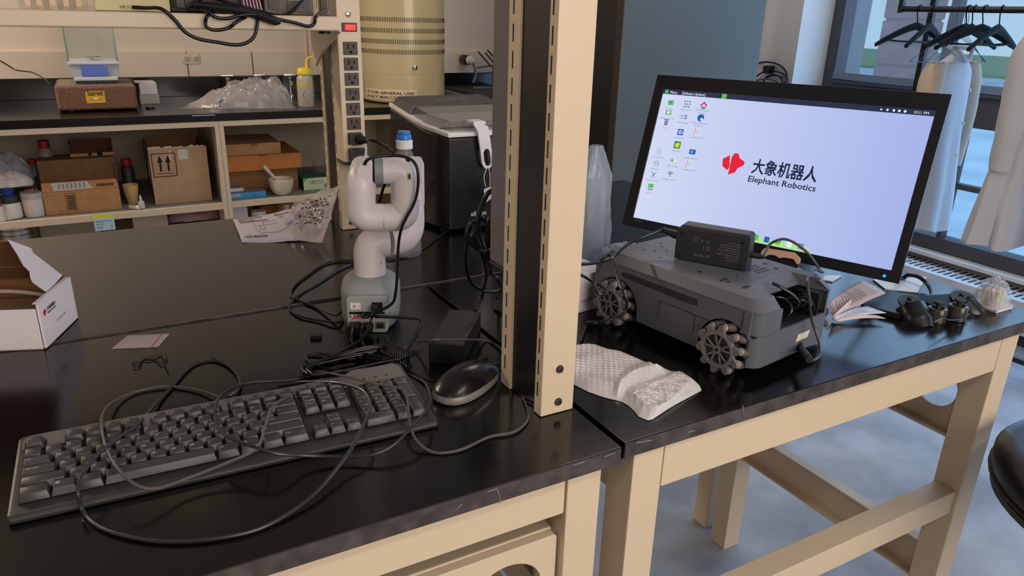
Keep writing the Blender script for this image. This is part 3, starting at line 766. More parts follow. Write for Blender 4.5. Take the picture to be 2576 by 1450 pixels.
# masking tape note wrapped on the drum
def wrap_text(mb_text, x0a, z0, rr):
    out = MB()
    vs = []
    for v in mb_text.v:
        a = x0a + v.x/rr
        r2 = rr + v.z
        vs.append((hc.x+r2*math.cos(a), hc.y+r2*math.sin(a), CT+z0+v.y))
    out.add(vs, mb_text.f); return out
def ang_of(px_, py_):
    # intersect the picture ray with the drum
    d = ray(px_, py_); d2 = Vector((d.x, d.y)); o2 = Vector((CAM.x-hc.x, CAM.y-hc.y))
    A = d2.dot(d2); B = 2*o2.dot(d2); Cc = o2.dot(o2)-hr*hr
    t_ = (-B-math.sqrt(max(0,B*B-4*A*Cc)))/(2*A)
    p = CAM+d*t_; return math.atan2(p.y-hc.y, p.x-hc.x), p.z-CT
aL, zL = ang_of(923, 222); aR, zR = ang_of(1048, 232); _, zB = ang_of(985, 250)
q = MB()
n = 14; zt0 = zL+0.004; zb0 = zL-0.047
q.grid(n, 1, lambda u, v: (hc.x+(hr+0.0012)*math.cos(aL+(aR-aL)*u), hc.y+(hr+0.0012)*math.sin(aL+(aR-aL)*u), CT+zb0+(zt0-zb0)*v))
tp = q.build('tape_note', mat('masking_tape', (222, 206, 170), 0.7), t, world=True, smooth=False)
W_ = (aR-aL)*hr
tt = join(text_mb('IT FOR GENERAL USE!', 0.019, Matrix.Translation((0.010, 0.026, 0)), bold=0.0003, width=W_*0.93, depth=0.001), text_mb("NTACT: MARCUS K", 0.019, Matrix.Translation((0.008, 0.004, 0)), bold=0.0003, width=W_*0.70, depth=0.001))
q = wrap_text(tt, aL, zb0, hr+0.0016); q.build('handwriting', mat('marker_ink', (60, 50, 60), 0.7), tp, world=True, smooth=False)
# ---- black sink tray with draining rack, right of the furnace
t = T('drying_tray', 'black slotted tray with a pale rim beyond the ice maker', 'tray', (2.1, 3.95, CT))
q = MB(); q.box(1.80, 2.28, 3.68, 4.38, CT+0.0005, CT+0.03); q.build('tray_body', black, t, world=True, bevel=0.004)
q = MB(); q.box(1.785, 1.800, 3.68, 4.38, CT+0.0005, CT+0.036); q.build('rim', mat('pale_rim', (168, 160, 150), 0.4), t, world=True, bevel=0.002)
q = MB()
for i in range(28):
    for j in range(3): q.box(1.82+j*0.03, 1.842+j*0.03, 3.70+i*0.024, 3.711+i*0.024, CT+0.0295, CT+0.031)
o = q.build('slot_pattern', slotm, t, world=True, smooth=False); o['kind'] = 'stuff'
wire = mat('grey_coated_wire', (74, 72, 74), 0.4)
t = T('wire_rack', 'grey wire drying rack with slanted prongs standing on the black tray', 'rack', (2.1, 4.1, CT+0.03))
yr = 4.12
q = MB(); q.tube([py(1190,158,yr), py(1195,175,yr), py(1197,190,yr), py(1190,208,yr)], 0.008); q.build('arm', mat('grey_arm', (120,112,108), 0.5), t, world=True)
z0 = CT+0.035
q = MB(); q.tube([(py(1190,208,yr).x, yr, z0),(py(1215,212,yr).x, yr-0.01, z0),(py(1250,214,yr).x, yr-0.01, z0)], 0.008); q.build('foot_bar', MATS['grey_arm'], t, world=True)
q = MB(); q.cyl(py(1200,171,yr), py(1250,163,yr), 0.004); q.build('top_wire', wire, t, world=True)
q = MB(); q.cyl(py(1200,186,yr), py(1250,182,yr), 0.004); q.build('mesh_wire', wire, t, world=True)
for (a, b_, c, d) in ((1203,130,1236,168),(1221,133,1244,160),(1226,126,1250,152)):
    q = MB(); q.cyl(py(a,b_,yr), py(c,d,yr), 0.005); q.build('prong', wire, t, world=True)
for (a,b_) in ((1215,160),):
    q = MB(); q.cyl(py(1240,165,yr), (py(1240,165,yr).x, yr, z0), 0.004); q.build('leg', wire, t, world=True)
cc = py(1184, 152, 4.30)
t = T('wall_valve', 'black and white round valve mounted on the wall trunking above the tray', 'valve', (cc.x, YB-0.022, cc.z))
q = MB(); q.cyl((cc.x, YB-0.024, cc.z), (cc.x-0.01, YB-0.10, cc.z), 0.030, n=20); q.build('collar', black, t, world=True, bevel=0.003)
q = MB(); q.lathe([(0.024,0),(0.026,0.02),(0.020,0.035),(0,0.04)], 20, M=Matrix.Translation((cc.x-0.0,YB-0.10,cc.z)) @ Matrix.Rotation(R(90),4,'X') @ Matrix.Rotation(R(20),4,'Y')); q.build('white_knob', white, t, world=True)
# outlet plate right part
q = MB(); q.box(py(1150,150,YB-0.023).x, py(1165,150,YB-0.023).x, YB-0.025, YB-0.0225, 1.075, 1.165); o = q.build('blank_plate', mat('yellowed_plate', (196, 176, 140), 0.5), bevel=0.001); tag(o, 'yellowed blank plate on the trunking beside the round valve', 'plate')
# ================================================================== CABINET CONTENTS
def cz(pxl, pyl, Y): return py(pxl, pyl, Y)
def label_box(name, parent, x0, x1, z0, z1, y, m, off=0.0006, **k):
    q = MB(); q.box(x0, x1, y-off, y, z0, z1); return q.build(name, m, parent, world=True, smooth=False)
def outline(parent, pts, y, r=0.0012, m=None, name='printed_line', closed=True):
    q = MB()
    n = len(pts)
    for i in range(n if closed else n-1):
        a, b_ = pts[i], pts[(i+1)%n]
        q.cyl((a[0], y, a[1]), (b_[0], y, b_[1]), r, n=4)
    return q.build(name, m or ink, parent, world=True, smooth=False)
def carton_panels(t, x0, x1, y0, y1, z0, z1, m, th=0.004, inner=None, torn=False, front_cut=None):
    inner = inner or m
    def pn(n, *a, mm=m): q = MB(); q.box(*a); return q.build(n, mm, t, world=True)
    pn('bottom', x0, x1, y0, y1, z0, z0+th); 
    pn('front_panel', x0, x1, y0, y0+th, z0+th, z1 if front_cut is None else front_cut)
    pn('back_panel', x0, x1, y1-th, y1, z0+th, z1, mm=inner)
    pn('side_panel', x0, x0+th, y0+th, y1-th, z0+th, z1, mm=inner); pn('side_panel', x1-th, x1, y0+th, y1-th, z0+th, z1, mm=inner)
# A: big open carton with the two arrows
yA = 3.74
t = T('open_carton', 'tall open brown carton with two black up arrows and a torn top edge', 'carton', (cz(480,528,yA).x, yA, SZ), group='cardboard boxes in the open cabinets')
a0 = cz(394,530,yA); a1 = cz(535,511,yA); zt_ = cz(430,372,yA).z
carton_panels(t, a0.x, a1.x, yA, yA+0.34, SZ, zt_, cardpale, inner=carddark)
rnd = random.Random(5); pts = [(a0.x, zt_-0.004)]; 
n = 26
for i in range(n+1): pts.append((a0.x+(a1.x-a0.x)*i/n, zt_+rnd.uniform(0.0, 0.010)))
pts.append((a1.x, zt_-0.004))
q = MB(); q.prism(pts, 0, 0.004, M=frame((0, yA+0.0045, 0), (1,0,0), (0,0,1))); q.build('torn_edge', mat('torn_card', (206, 184, 156), 0.9), t, world=True, smooth=False)
f0 = cz(388, 446, yA); f1 = cz(439, 385, yA)
outline(t, [(f0.x,f0.z),(f1.x,f0.z),(f1.x,f1.z),(f0.x,f1.z)], yA-0.0003, 0.0022, name='arrow_frame')
w = f1.x-f0.x; h = f1.z-f0.z
outline(t, [(f0.x+w*.14,f0.z+h*.13),(f1.x-w*.14,f0.z+h*.13)], yA-0.0003, 0.0018, closed=False, name='arrow_base_line')
for cx in (0.33, 0.67):
    x = f0.x+w*cx
    q = MB(); q.prism([(x-w*.045,f0.z+h*.22),(x+w*.045,f0.z+h*.22),(x+w*.045,f0.z+h*.62),(x+w*.13,f0.z+h*.60),(x,f0.z+h*.93),(x-w*.13,f0.z+h*.60),(x-w*.045,f0.z+h*.62)], 0, 0.0006, M=frame((0,yA-0.0002,0),(1,0,0),(0,0,1)))
    q.build('up_arrow', ink, t, world=True, smooth=False)
tapem = mat('shiny_parcel_tape', (206, 196, 176), 0.12)
for (a, b_, c, d) in ((424,378,432,405),(446,376,474,400)):
    p0 = cz(a, b_, yA); p1 = cz(c, d, yA)
    q = MB(); q.grid(3, 3, lambda u, v: (p0.x+(p1.x-p0.x)*u, yA-0.0012-0.002*math.sin(u*9+v*5)**2, p1.z+(p0.z-p1.z)*v)); q.build('tape_scrap', tapem, t, world=True)
q = MB(); q.prism(circ(yA+0.13, SZ+0.14, 0.035, 20, 0.05), 0, 0.003, M=frame((a0.x-0.0006, 0, 0), (0,1,0), (0,0,1))); q.build('side_label', whitepaper, t, world=True)
# B: long low carton with the barcode
yBx = 3.715
t = T('open_carton', 'long low brown carton with a printed barcode panel and raised lid flap', 'carton', (cz(200,530,yBx).x, yBx, SZ), group='cardboard boxes in the open cabinets')
a0 = cz(117, 543, yBx); a1 = cz(308, 528, yBx); zt_ = cz(105, 487, yBx).z
q = MB(); q.box(a0.x, a1.x, yBx, yBx+0.16, SZ, zt_); q.build('box_body', card, t, world=True, bevel=0.001)
q = MB(); q.prism([(0,0),(a1.x-a0.x,0),(a1.x-a0.x-0.005,0.05),(0.0,0.05)], 0, 0.003, M=frame((a0.x, yBx+0.003, zt_), (1,0,0), (0,0.75,0.66))); q.build('lid_flap', mat('orange_brown_card', (196, 134, 84), 0.85), t, world=True)
q = MB(); q.prism([(0.045,0.004),(0.195,0.006),(0.175,0.046),(0.035,0.046)], 0.0031, 0.0038, M=frame((a0.x, yBx+0.003, zt_), (1,0,0), (0,0.75,0.66))); lb = q.build('address_label', mat('white_label', (205, 200, 196), 0.6), t, world=True, smooth=False)
q = MB()
for i in range(7): q.box(0.062+i*0.016, 0.070+i*0.016, 0.012, 0.040, 0.0039, 0.0043, M=frame((a0.x, yBx+0.003, zt_), (1,0,0), (0,0.75,0.66)))
q.build('label_bars', mat('label_grey_print', (150, 146, 142), 0.7), lb, world=True, smooth=False)
q = MB()
for i in range(9): q.box(0.212+i*0.0075, 0.2165+i*0.0075, 0.012, 0.028, 0.0031, 0.0036, M=frame((a0.x, yBx+0.003, zt_), (1,0,0), (0,0.75,0.66)))
q.build('printed_marks', ink, t, world=True, smooth=False)
c0 = cz(168,533,yBx); c1 = cz(200,489,yBx)
c0 = Vector((cz(184,533,yBx).x-0.018, yBx, SZ+0.016)); c1 = Vector((c0.x+0.037, yBx, zt_-0.008))
outline(t, [(c0.x,c0.z),(c1.x,c0.z),(c1.x,c1.z),(c0.x,c1.z)], yBx-0.0003, 0.0011, name='barcode_frame')
q = MB(); rnd = random.Random(2); z = c0.z+0.005
while z < c1.z-0.006:
    h = rnd.uniform(0.001,0.004); q.box(c0.x+0.004, c1.x-0.004, yBx-0.0008, yBx-0.0001, z, z+h); z += h+rnd.uniform(0.0012,0.0035)
q.build('barcode_bars', ink, t, world=True, smooth=False)
cm = mat('faded_brown_ink', (120, 80, 44), 0.8)
e0 = (a0.x+0.012, SZ+0.012); e1 = (a0.x+0.058, zt_-0.012)
for (sx_, sz_, ddx, ddz) in ((e0[0],e0[1],1,1),(e1[0],e0[1],-1,1),(e0[0],e1[1],1,-1),(e1[0],e1[1],-1,-1)):
    outline(t, [(sx_+0.010*ddx, sz_),(sx_,sz_),(sx_,sz_+0.010*ddz)], yBx-0.0002, 0.0008, m=cm, closed=False, name='corner_mark')
# C: inside back of a bigger carton standing behind
yC_ = 3.92
t = T('open_carton', 'brown carton standing open behind the long low carton', 'carton', (cz(200,480,yC_).x, yC_, SZ), group='cardboard boxes in the open cabinets')
a0 = cz(106,480,yC_); a1 = cz(297,470,yC_); zt_ = cz(150, 402, yC_).z
q = MB(); q.box(a0.x, a1.x, yC_, yC_+0.14, SZ, zt_-0.001); q.build('box_body', carddark, t, world=True, bevel=0.001)
q = MB(); q.box(a1.x, a1.x+0.004, yC_-0.04, yC_, SZ, zt_-0.03); q.build('side_flap', carddark, t, world=True)
# D: small dark carton on top of it
yD = 3.97
t = T('open_carton', 'small open dark brown carton on top behind the others', 'carton', (cz(230,400,yD).x, yD, zt_), group='cardboard boxes in the open cabinets')
a0 = cz(178,400,yD); a1 = cz(287,395,yD); zz1 = cz(230,349,yD+0.12).z; zf = cz(230,385,yD).z
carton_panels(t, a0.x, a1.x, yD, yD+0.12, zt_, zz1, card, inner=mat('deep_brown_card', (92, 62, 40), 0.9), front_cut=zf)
q = MB(); q.prism(circ(a0.x+(a1.x-a0.x)*.45, zf-0.006, 0.008, 14), 0, 0.0008, M=frame((0,yD-0.0002,0),(1,0,0),(0,0,1))); q.prism(circ(a0.x+(a1.x-a0.x)*.68, zf-0.006, 0.012, 14), 0, 0.0008, M=frame((0,yD-0.0002,0),(1,0,0),(0,0,1)))
q.build('finger_holes', slotm, t, world=True, smooth=False)
# jars and bottles
def jar(name, label, pxl, pyb, Y, r, prof, m, capm=None, cap=None, z0=SZ, grp='jars and bottles in the open cabinet', extra=None):
    c = cz(pxl, pyb, Y); c = Vector((c.x, Y, z0))
    t = T(name, label, 'bottle' if 'bottle' in name else 'jar', c, group=grp)
    q = MB(); q.lathe([(a*r, b_) for a, b_ in prof], 24, M=Matrix.Translation(c)); q.build('vessel', m, t, world=True, ang=40)
    if cap:
        q = MB(); q.lathe([(a*r, b_) for a, b_ in cap], 24, M=Matrix.Translation(c)); q.build('cap', capm, t, world=True, ang=40)
    if extra: extra(t, c)
    return t
whit = mat('white_polythene', (212, 204, 196), 0.4)
redc = mat('red_cap', (150, 22, 24), 0.4); bluec = mat('blue_cap', (24, 48, 140), 0.4); darkc = mat('dark_green_cap', (46, 54, 56), 0.45)
amb = mat('amber_bottle', (74, 66, 44), 0.2); cup = mat('tan_ceramic', (206, 170, 112), 0.5)
jar('plastic_jar', 'round white screw lid jar left of the barcode carton', 88, 535, 3.735, 0.043, [(0.88,0.0005),(0.93,0.004),(0.95,0.072),(0.95,0.078)], whit, mat('grey_lid', (176,168,160), 0.5), [(1,0.078),(1,0.100),(0.96,0.104),(0,0.105)])
jar('plastic_bottle', 'square white bottle with a big dark and blue cap', 32, 541, 3.73, 0.040, [(0.9,0.0005),(1,0.004),(1,0.060),(0.85,0.068)], whit, darkc, [(0.85,0.068),(0.85,0.098),(0.7,0.100),(0,0.100)], extra=lambda t,c: (MB().lathe([(0.022,0.100),(0.024,0.122),(0.020,0.126),(0,0.127)], 20, M=Matrix.Translation(c))).build('top_cap', bluec, t, world=True))
jar('plastic_bottle', 'tiny white capped bottle in front of the square white bottle', 22, 546, 3.70, 0.014, [(1,0.0005),(1,0.028),(0.7,0.032)], whit, whit, [(0.8,0.032),(0.8,0.042),(0,0.043)])
jar('plastic_bottle', 'white bottle with a red ring at the left picture edge', 2, 553, 3.69, 0.020, [(1,0.0005),(1,0.055),(0.6,0.065)], whit, mat('crimson_ring', (190,30,50), 0.4), [(0.7,0.065),(0.7,0.082),(0,0.084)])
jar('plastic_bottle', 'taller white bottle behind the red ringed one', -4, 520, 3.76, 0.024, [(1,0.0005),(1,0.095),(0.7,0.105)], whit, redc, [(0.75,0.105),(0.75,0.128),(0,0.13)])
jar('plastic_bottle', 'red capped bottle peeking out behind the round white jar', 88, 530, 3.83, 0.030, [(1,0.0005),(1,0.085),(0.7,0.1)], whit, redc, [(0.75,0.1),(0.75,0.128),(0,0.13)])
jar('glass_bottle', 'amber bottle with a yellow label behind the blue capped bottle', 62, 520, 3.86, 0.036, [(1,0.0005),(1,0.085),(0.5,0.10),(0.5,0.105)], amb, black, [(0.55,0.105),(0.55,0.120),(0,0.122)], extra=lambda t,c: (MB().lathe([(0.0365,0.03),(0.0365,0.07)], 20, M=Matrix.Translation(c), caps=False)).build('label_band', mat('yellow_green_label', (170,168,90), 0.6), t, world=True))
jar('plastic_bottle', 'bottle with a dull red cap standing at the rear beside the small dark carton', 130, 470, 4.05, 0.034, [(1,0.0005),(1,0.22),(0.6,0.24)], mat('pinkish_plastic', (150,130,130), 0.4), redc, [(0.7,0.24),(0.7,0.275),(0,0.277)])
jar('plastic_bottle', 'purple tinted bottle with a red top behind the plastic packets', 100, 500, 4.03, 0.030, [(1,0.0005),(1,0.16),(0.6,0.175)], mat('purple_tinted_plastic', (110,96,110), 0.3), redc, [(0.6,0.175),(0.6,0.195),(0,0.197)])
jar('plastic_bottle', 'red capped bottle behind the tan ceramic cup', 329, 480, 3.95, 0.028, [(1,0.0005),(1,0.14),(0.6,0.155)], mat('dark_plastic', (48,44,44), 0.5), redc, [(0.75,0.155),(0.75,0.185),(0,0.187)])
jar('ceramic_cup', 'tan flared ceramic cup between the two brown cartons', 336, 520, 3.80, 0.034, [(0.55,0.0005),(0.62,0.004),(0.9,0.06),(1,0.092),(0.93,0.092),(0.8,0.05),(0.0,0.03)], cup)
jar('dropper_bottle', 'small white dropper bottle with a pointed tip before the tan cup', 357, 523, 3.70, 0.014, [(1,0.0005),(1,0.030),(0.5,0.034)], whit, whit, [(0.45,0.034),(0.4,0.048),(0.12,0.062),(0,0.063)])
v0 = cz(327,520,3.69); v1 = cz(350,528,3.67)
t = T('glass_vial', 'small clear vial lying down before the tan cup', 'vial', (v0.x, 3.69, SZ))
q = MB(); q.cyl((v0.x,3.70,SZ+0.0105),(v1.x-0.006,3.675,SZ+0.0105),0.010,n=16); q.build('vial_body', film('vial_glass',(220,210,195),0.45,0.1), t, world=True)
q = MB(); q.cyl((v1.x-0.006,3.675,SZ+0.0105),(v1.x+0.002,3.67,SZ+0.0105),0.0098,n=16); q.build('vial_cap', whit, t, world=True)
# plastic packets heap at far left
crumple('poly_packet', 'heap of clear plastic packets on top at the left of the open cabinet', 'bag', (cz(15,470,3.86).x, 3.88, SZ+0.13), 0.11, 0.09, 0.10, 11, bagf)
crumple('poly_packet', 'folded silvery plastic packet sagging over the bottles at far left', 'bag', (cz(15,470,3.78).x, 3.80, SZ+0.128), 0.10, 0.06, 0.05, 12, film('silvery_poly', (220,210,200), 0.75, 0.25))
t = T('tray_riser', 'dark wire riser holding the plastic packets at far left', 'riser', (-0.40, 3.85, SZ))
x_ = cz(15,470,3.86).x
q = MB(); q.box(x_-0.12, x_+0.115, 3.74, 3.98, SZ+0.1245, SZ+0.1275); q.build('riser_top', black, t, world=True)
for dx in (-0.115, 0.11):
    for dy in (3.75, 3.965):
        q = MB(); q.box(x_+dx, x_+dx+0.005, dy, dy+0.005, SZ, SZ+0.1245); q.build('riser_leg', black, t, world=True)
# ---- right cabinet
S2 = 0.5385
def flat_carton(label, a, b_, c, Y, dep, z0, m):
    p0 = cz(a, b_, Y); p1 = cz(c, b_, Y)
    return p0, p1
yE = 3.78
t = T('flat_carton', 'reddish brown flat carton at the bottom of the carton stack', 'carton', (0.62, yE, S2), group='flat cartons stacked in the right cabinet')
zE0 = S2; x0 = cz(572, 450, yE).x; x1 = cz(752, 450, yE).x
zE1 = cz(600, 433, yE).z
q = MB(); q.box(x0, x1, yE+0.02, yE+0.36, S2, zE1); q.build('box_body', carddark, t, world=True, bevel=0.001)
zF1 = cz(640, 391, yE).z
t = T('flat_carton', 'large flat orange brown carton with a tuck tab, second in the stack', 'carton', (0.64, yE, zE1), group='flat cartons stacked in the right cabinet')
xF1 = cz(758, 400, yE).x
q = MB(); q.box(x0, xF1, yE, yE+0.38, zE1+0.001, zF1); q.build('box_body', cardor, t, world=True, bevel=0.0015)
q = MB(); q.prism([(-0.022,0),(0.022,0),(0.014,-0.008),(-0.014,-0.008)], 0, 0.0006, M=frame((x0+(xF1-x0)*.48, yE-0.0001, zF1),(1,0,0),(0,0,1))); q.build('tuck_tab', carddark, t, world=True, smooth=False)
zG1 = cz(640, 361, yE+0.01).z; xG1 = cz(706, 370, yE+0.01).x
t = T('flat_carton', 'smaller flat brown carton with a thumb notch on top of the stack', 'carton', (0.6, yE, zF1), group='flat cartons stacked in the right cabinet')
q = MB(); q.box(x0-0.004, xG1, yE+0.01, yE+0.31, zF1+0.001, zG1); q.build('box_body', card, t, world=True, bevel=0.0015)
q = MB(); q.prism([(0.020*math.cos(PI+PI*i/10), 0.011*math.sin(PI+PI*i/10)) for i in range(11)], 0, 0.0008, M=frame((x0+(xG1-x0)*.53, yE+0.0098, zG1-0.001),(1,0,0),(0,0,1))); q.build('thumb_notch', carddark, t, world=True, smooth=False)
# blue box and white box
yH = 3.70
p0 = cz(578,500,yH); p1 = cz(670,494,yH)
t = T('blue_carton', 'flat sky blue carton with white lettering at the shelf front', 'carton', (p0.x, yH, S2))
q = MB(); q.box(p0.x, p1.x, yH, yH+0.14, S2, S2+0.028); q.build('box_body', mat('grey_card_top', (112,104,104), 0.7), t, world=True, bevel=0.001)
q = MB(); q.box(p0.x-0.0005, p1.x+0.0005, yH-0.001, yH+0.0005, S2, S2+0.0275); fb = q.build('blue_face', mat('sky_blue_print', (60,150,206), 0.5), t, world=True)
q = text_mb('stman', 0.028, FRONT(p0.x+0.003, yH-0.0014, S2+0.009), bold=0.0003, width=0.048); q.build('white_lettering', whitepaper, fb, world=True, smooth=False)
q = text_mb('Org. no.', 0.014, FRONT(p0.x+0.10, yH-0.0014, S2+0.010), width=0.034); q.build('blue_lettering', mat('deep_blue_ink',(30,90,150),0.6), fb, world=True, smooth=False)
p1 = cz(613,480,yH+0.03)
t = T('small_carton', 'small white and grey carton on top of the sky blue one', 'carton', (p0.x, yH+0.03, S2+0.028))
q = MB(); q.box(p0.x+0.001, p1.x, yH+0.03, yH+0.12, S2+0.0285, S2+0.0445); q.build('box_body', whitepaper, t, world=True, bevel=0.001)
q = MB(); q.box(p0.x+0.001, p1.x-0.001, yH+0.0305, yH+0.119, S2+0.0447, S2+0.0465); q.build('lid_face', mat('grey_card_top', (112,104,104)), t, world=True)
# mortar and pestle
mc = Vector((cz(709,480,3.715).x, 3.715, S2)); cer = mat('glazed_porcelain', (206,196,176), 0.3, coat=0.3)
t = T('mortar', 'white porcelain mortar bowl on the cabinet shelf beside the green carton', 'mortar', mc)
q = MB(); q.lathe([(0.032,0.0005),(0.036,0.004),(0.050,0.022),(0.058,0.050),(0.062,0.078),(0.0605,0.080),(0.056,0.076),(0.050,0.045),(0.03,0.02),(0,0.016)], 36, M=Matrix.Translation(mc)); q.build('bowl', cer, t, world=True)
t = T('pestle', 'white porcelain pestle leaning in the mortar', 'pestle', mc+Vector((0,0,0.03)))
e = cz(664,419,3.73); d_ = (e-(mc+Vector((0.008,0,0.045))))
b0_ = mc+Vector((0.008,0,0.040))
q = MB(); q.tube([b0_, b0_+d_*0.15, b0_+d_*0.5, e-d_*0.02, e], 0.01, n=14, radii=[0.013,0.012,0.0085,0.010,0.006]); q.build('pestle_rod', cer, t, world=True)
# green tissue carton
yK = 3.75
p0 = cz(765,488,yK); p1 = cz(829,484,yK); zk = cz(780,448,yK).z
t = T('tissue_carton', 'green and white wipes carton at the right end of the cabinet shelf', 'carton', (p0.x, yK, S2))
q = MB(); q.box(p0.x, p1.x, yK, yK+0.11, S2, zk); q.build('box_body', mat('dark_green_card', (30,92,58), 0.6), t, world=True, bevel=0.001)
q = MB(); q.box(p0.x+0.0005, p1.x-0.0005, yK-0.001, yK, S2+0.001, zk-0.001); fb = q.build('pale_green_face', mat('pale_green_print', (196,212,180), 0.6), t, world=True, smooth=False)
w_ = p1.x-p0.x
q = text_mb('KIMTECH', 0.02, FRONT(p0.x+w_*.22, yK-0.0014, S2+(zk-S2)*0.58), bold=0.0002, width=w_*.55); q.build('lettering', mat('olive_ink', (150,140,96), 0.6), fb, world=True, smooth=False)
q = MB(); q.box(p0.x+w_*.22, p0.x+w_*.77, yK-0.0014, yK-0.001, S2+(zk-S2)*.50, S2+(zk-S2)*.53); q.build('red_rule', mat('dull_red_ink', (150,80,70), 0.6), fb, world=True, smooth=False)
q = MB(); q.prism(circ(p0.x+w_*.88, S2+(zk-S2)*.3, w_*.09, 16), 0, 0.0005, M=frame((0,yK-0.001,0),(1,0,0),(0,0,1))); q.build('green_disc', mat('mid_green_ink', (110,170,120), 0.6), fb, world=True, smooth=False)
q = MB(); q.prism([(p0.x+0.001,zk-0.001),(p0.x+w_*.2,zk-0.001),(p0.x+0.001,zk-(zk-S2)*.35)], 0, 0.0005, M=frame((0,yK-0.001,0),(1,0,0),(0,0,1))); q.build('green_corner', MATS['mid_green_ink'], fb, world=True, smooth=False)
# glass things in shadow behind
t = T('glass_beaker', 'dim clear beaker behind the green wipes carton', 'beaker', (cz(800,440,4.0).x, 4.0, S2))
q = MB(); q.lathe([(0.036,0.001),(0.036,0.11)], 20, M=Matrix.Translation((cz(805,440,4.0).x,4.0,S2)), caps=False); q.build('beaker_wall', film('beaker_glass',(160,150,140),0.25,0.1), t, world=True)
# ---- lower bays
L0 = 0.131
def low(name, label, cat, x0p, x1p, ytop, Y, dep, m):
    a = cz(x0p, ytop, Y); c = cz(x1p, ytop, Y)
    t = T(name, label, cat, (a.x, Y, L0))
    q = MB(); q.box(a.x, c.x, Y, Y+dep, L0, a.z); q.build('box_body', m, t, world=True, bevel=0.002)
    return t, a, c
low('white_crate', 'plain white carton in the lower bay of the right cabinet', 'carton', 582, 622, 522, 3.78, 0.2, whitepaper)
low('pale_carton', 'pale grey carton leaning in the lower bay of the wide cabinet', 'carton', 332, 420, 541, 3.80, 0.2, mat('dusty_pale_card', (176,158,146), 0.8))
low('brown_carton', 'brown carton at the rear of the right lower bay', 'carton', 655, 700, 520, 4.0, 0.2, cardor)
jc = cz(720, 520, 3.85)
t = T('plastic_jug', 'cream plastic jug with a tapering shoulder in the lower right bay', 'jug', (jc.x, 3.85, L0))
q = MB(); q.lathe([(0.075,0.0),(0.08,0.01),(0.08,jc.z-L0-0.085),(0.018,jc.z-L0-0.01),(0.018,jc.z-L0+0.012)], 6, M=Matrix.Translation((jc.x,3.85,L0))); q.build('jug_body', mat('cream_polythene',(206,190,160),0.5), t, world=True)
jc = cz(650, 530, 3.8)
t = T('plastic_jar', 'white lidded pot in the lower right bay beside the white carton', 'jar', (jc.x, 3.8, L0))
q = MB(); q.lathe([(0.035,0.0),(0.038,0.01),(0.038,jc.z-L0-0.02),(0.034,jc.z-L0)], 20, M=Matrix.Translation((jc.x,3.8,L0))); q.build('pot_body', whit, t, world=True)
crumple('poly_bag', 'pinkish bubble wrap pouch in the lower bay under the arrow carton', 'bag', (cz(490,545,3.85).x, 3.90, 0.42), 0.13, 0.09, 0.05, 21, film('pink_poly',(176,150,160),0.8,0.3), n=24)
low('storage_block', 'dim carton under the pinkish bubble wrap pouch', 'carton', 425, 545, 585, 3.80, 0.24, mat('dusty_pale_card',(176,158,146)))
tc = cz(32, 573, 3.78)
t = T('round_tin', 'stack of shiny round tins in the lower bay at far left', 'tin', (tc.x, 3.87, L0))
for k in range(3):
    z1 = tc.z - k*0.022
    q = MB(); q.lathe([(0.075,z1-0.021),(0.077,z1-0.019),(0.077,z1-0.002),(0.075,z1)], 32, M=Matrix.Translation((tc.x,3.87,0))); q.build('tin_ring', steel, t, world=True)
q = MB(); q.lathe([(0.07,L0),(0.07,tc.z-0.066)], 32, M=Matrix.Translation((tc.x,3.87,0))); q.build('tin_body', steel, t, world=True)
low('metal_sheet_box', 'dull grey metal box with a slanted edge in the lower left bay', 'box', 95, 250, 558, 3.95, 0.2, mat('dull_zinc', (140,132,112), 0.35, metal=0.5))
# handwritten note hanging from the shelf
n0 = cz(231, 546, 3.65); n1 = cz(287, 540, 3.65)
t = T('paper_note', 'pale blue handwritten note on yellow tape hanging from the cabinet shelf edge', 'note', (n0.x, 3.65, n0.z))
zt0 = n0.z+0.003; 
q = MB(); q.box(n0.x, n1.x, 3.6518, 3.6528, zt0-0.016, zt0+0.000); q.build('yellow_tape', mat('yellow_tape',(228,214,30),0.5), t, world=True)
q = MB(); q.box(n0.x+0.004, n1.x-0.003, 3.6510, 3.6516, zt0-0.070, zt0-0.0125); nn = q.build('blue_sheet', mat('pale_blue_paper',(176,204,220),0.7), t, world=True)
q = join(text_mb('Please Do not', 0.012, FRONT(n0.x+0.010, 3.6508, zt0-0.030), width=0.062), text_mb('touch', 0.012, FRONT(n0.x+0.012, 3.6508, zt0-0.043), width=0.026), text_mb('Thanks', 0.012, FRONT(n0.x+0.012, 3.6508, zt0-0.060), width=0.026), text_mb('$', 0.014, FRONT(n1.x-0.020, 3.6508, zt0-0.058)))
q.build('handwriting', mat('navy_ink',(40,56,90),0.7), nn, world=True, smooth=False)

# ================================================================== THINGS ON THE UPPER SHELF
SH = 1.4008
gl = film('jar_glass', (210,190,170), 0.28, 0.06)
for k, (a, b_) in enumerate(((72,84),(100,14),(135,30),(168,30),(200,22))):
    x = py(a, 18, 1.62).x
    t = T('glass_jar', ('clear glass jar farthest left on the upper shelf','clear glass jar second from the left on the upper shelf','clear glass jar in the middle of the shelf row','clear glass jar fourth from the left on the upper shelf','clear glass jar next to the cream film box on the shelf')[k], 'jar', (x, 1.63+0.01*(k%2), SH), group='glass jars on the upper shelf')
    q = MB(); q.lathe([(0.0135,0.0),(0.0150,0.003),(0.0150,0.10),(0.0105,0.112),(0.0105,0.12)], 20, M=Matrix.Translation((x,1.63+0.01*(k%2),SH))); q.build('vessel', gl, t, world=True)
    q = MB(); q.box(x-0.004, x+0.004, 1.6128+0.01*(k%2), 1.6142+0.01*(k%2), SH+0.006, SH+0.09); q.build('paper_strip', mat('cream_strip',(220,190,160),0.7), t, world=True)
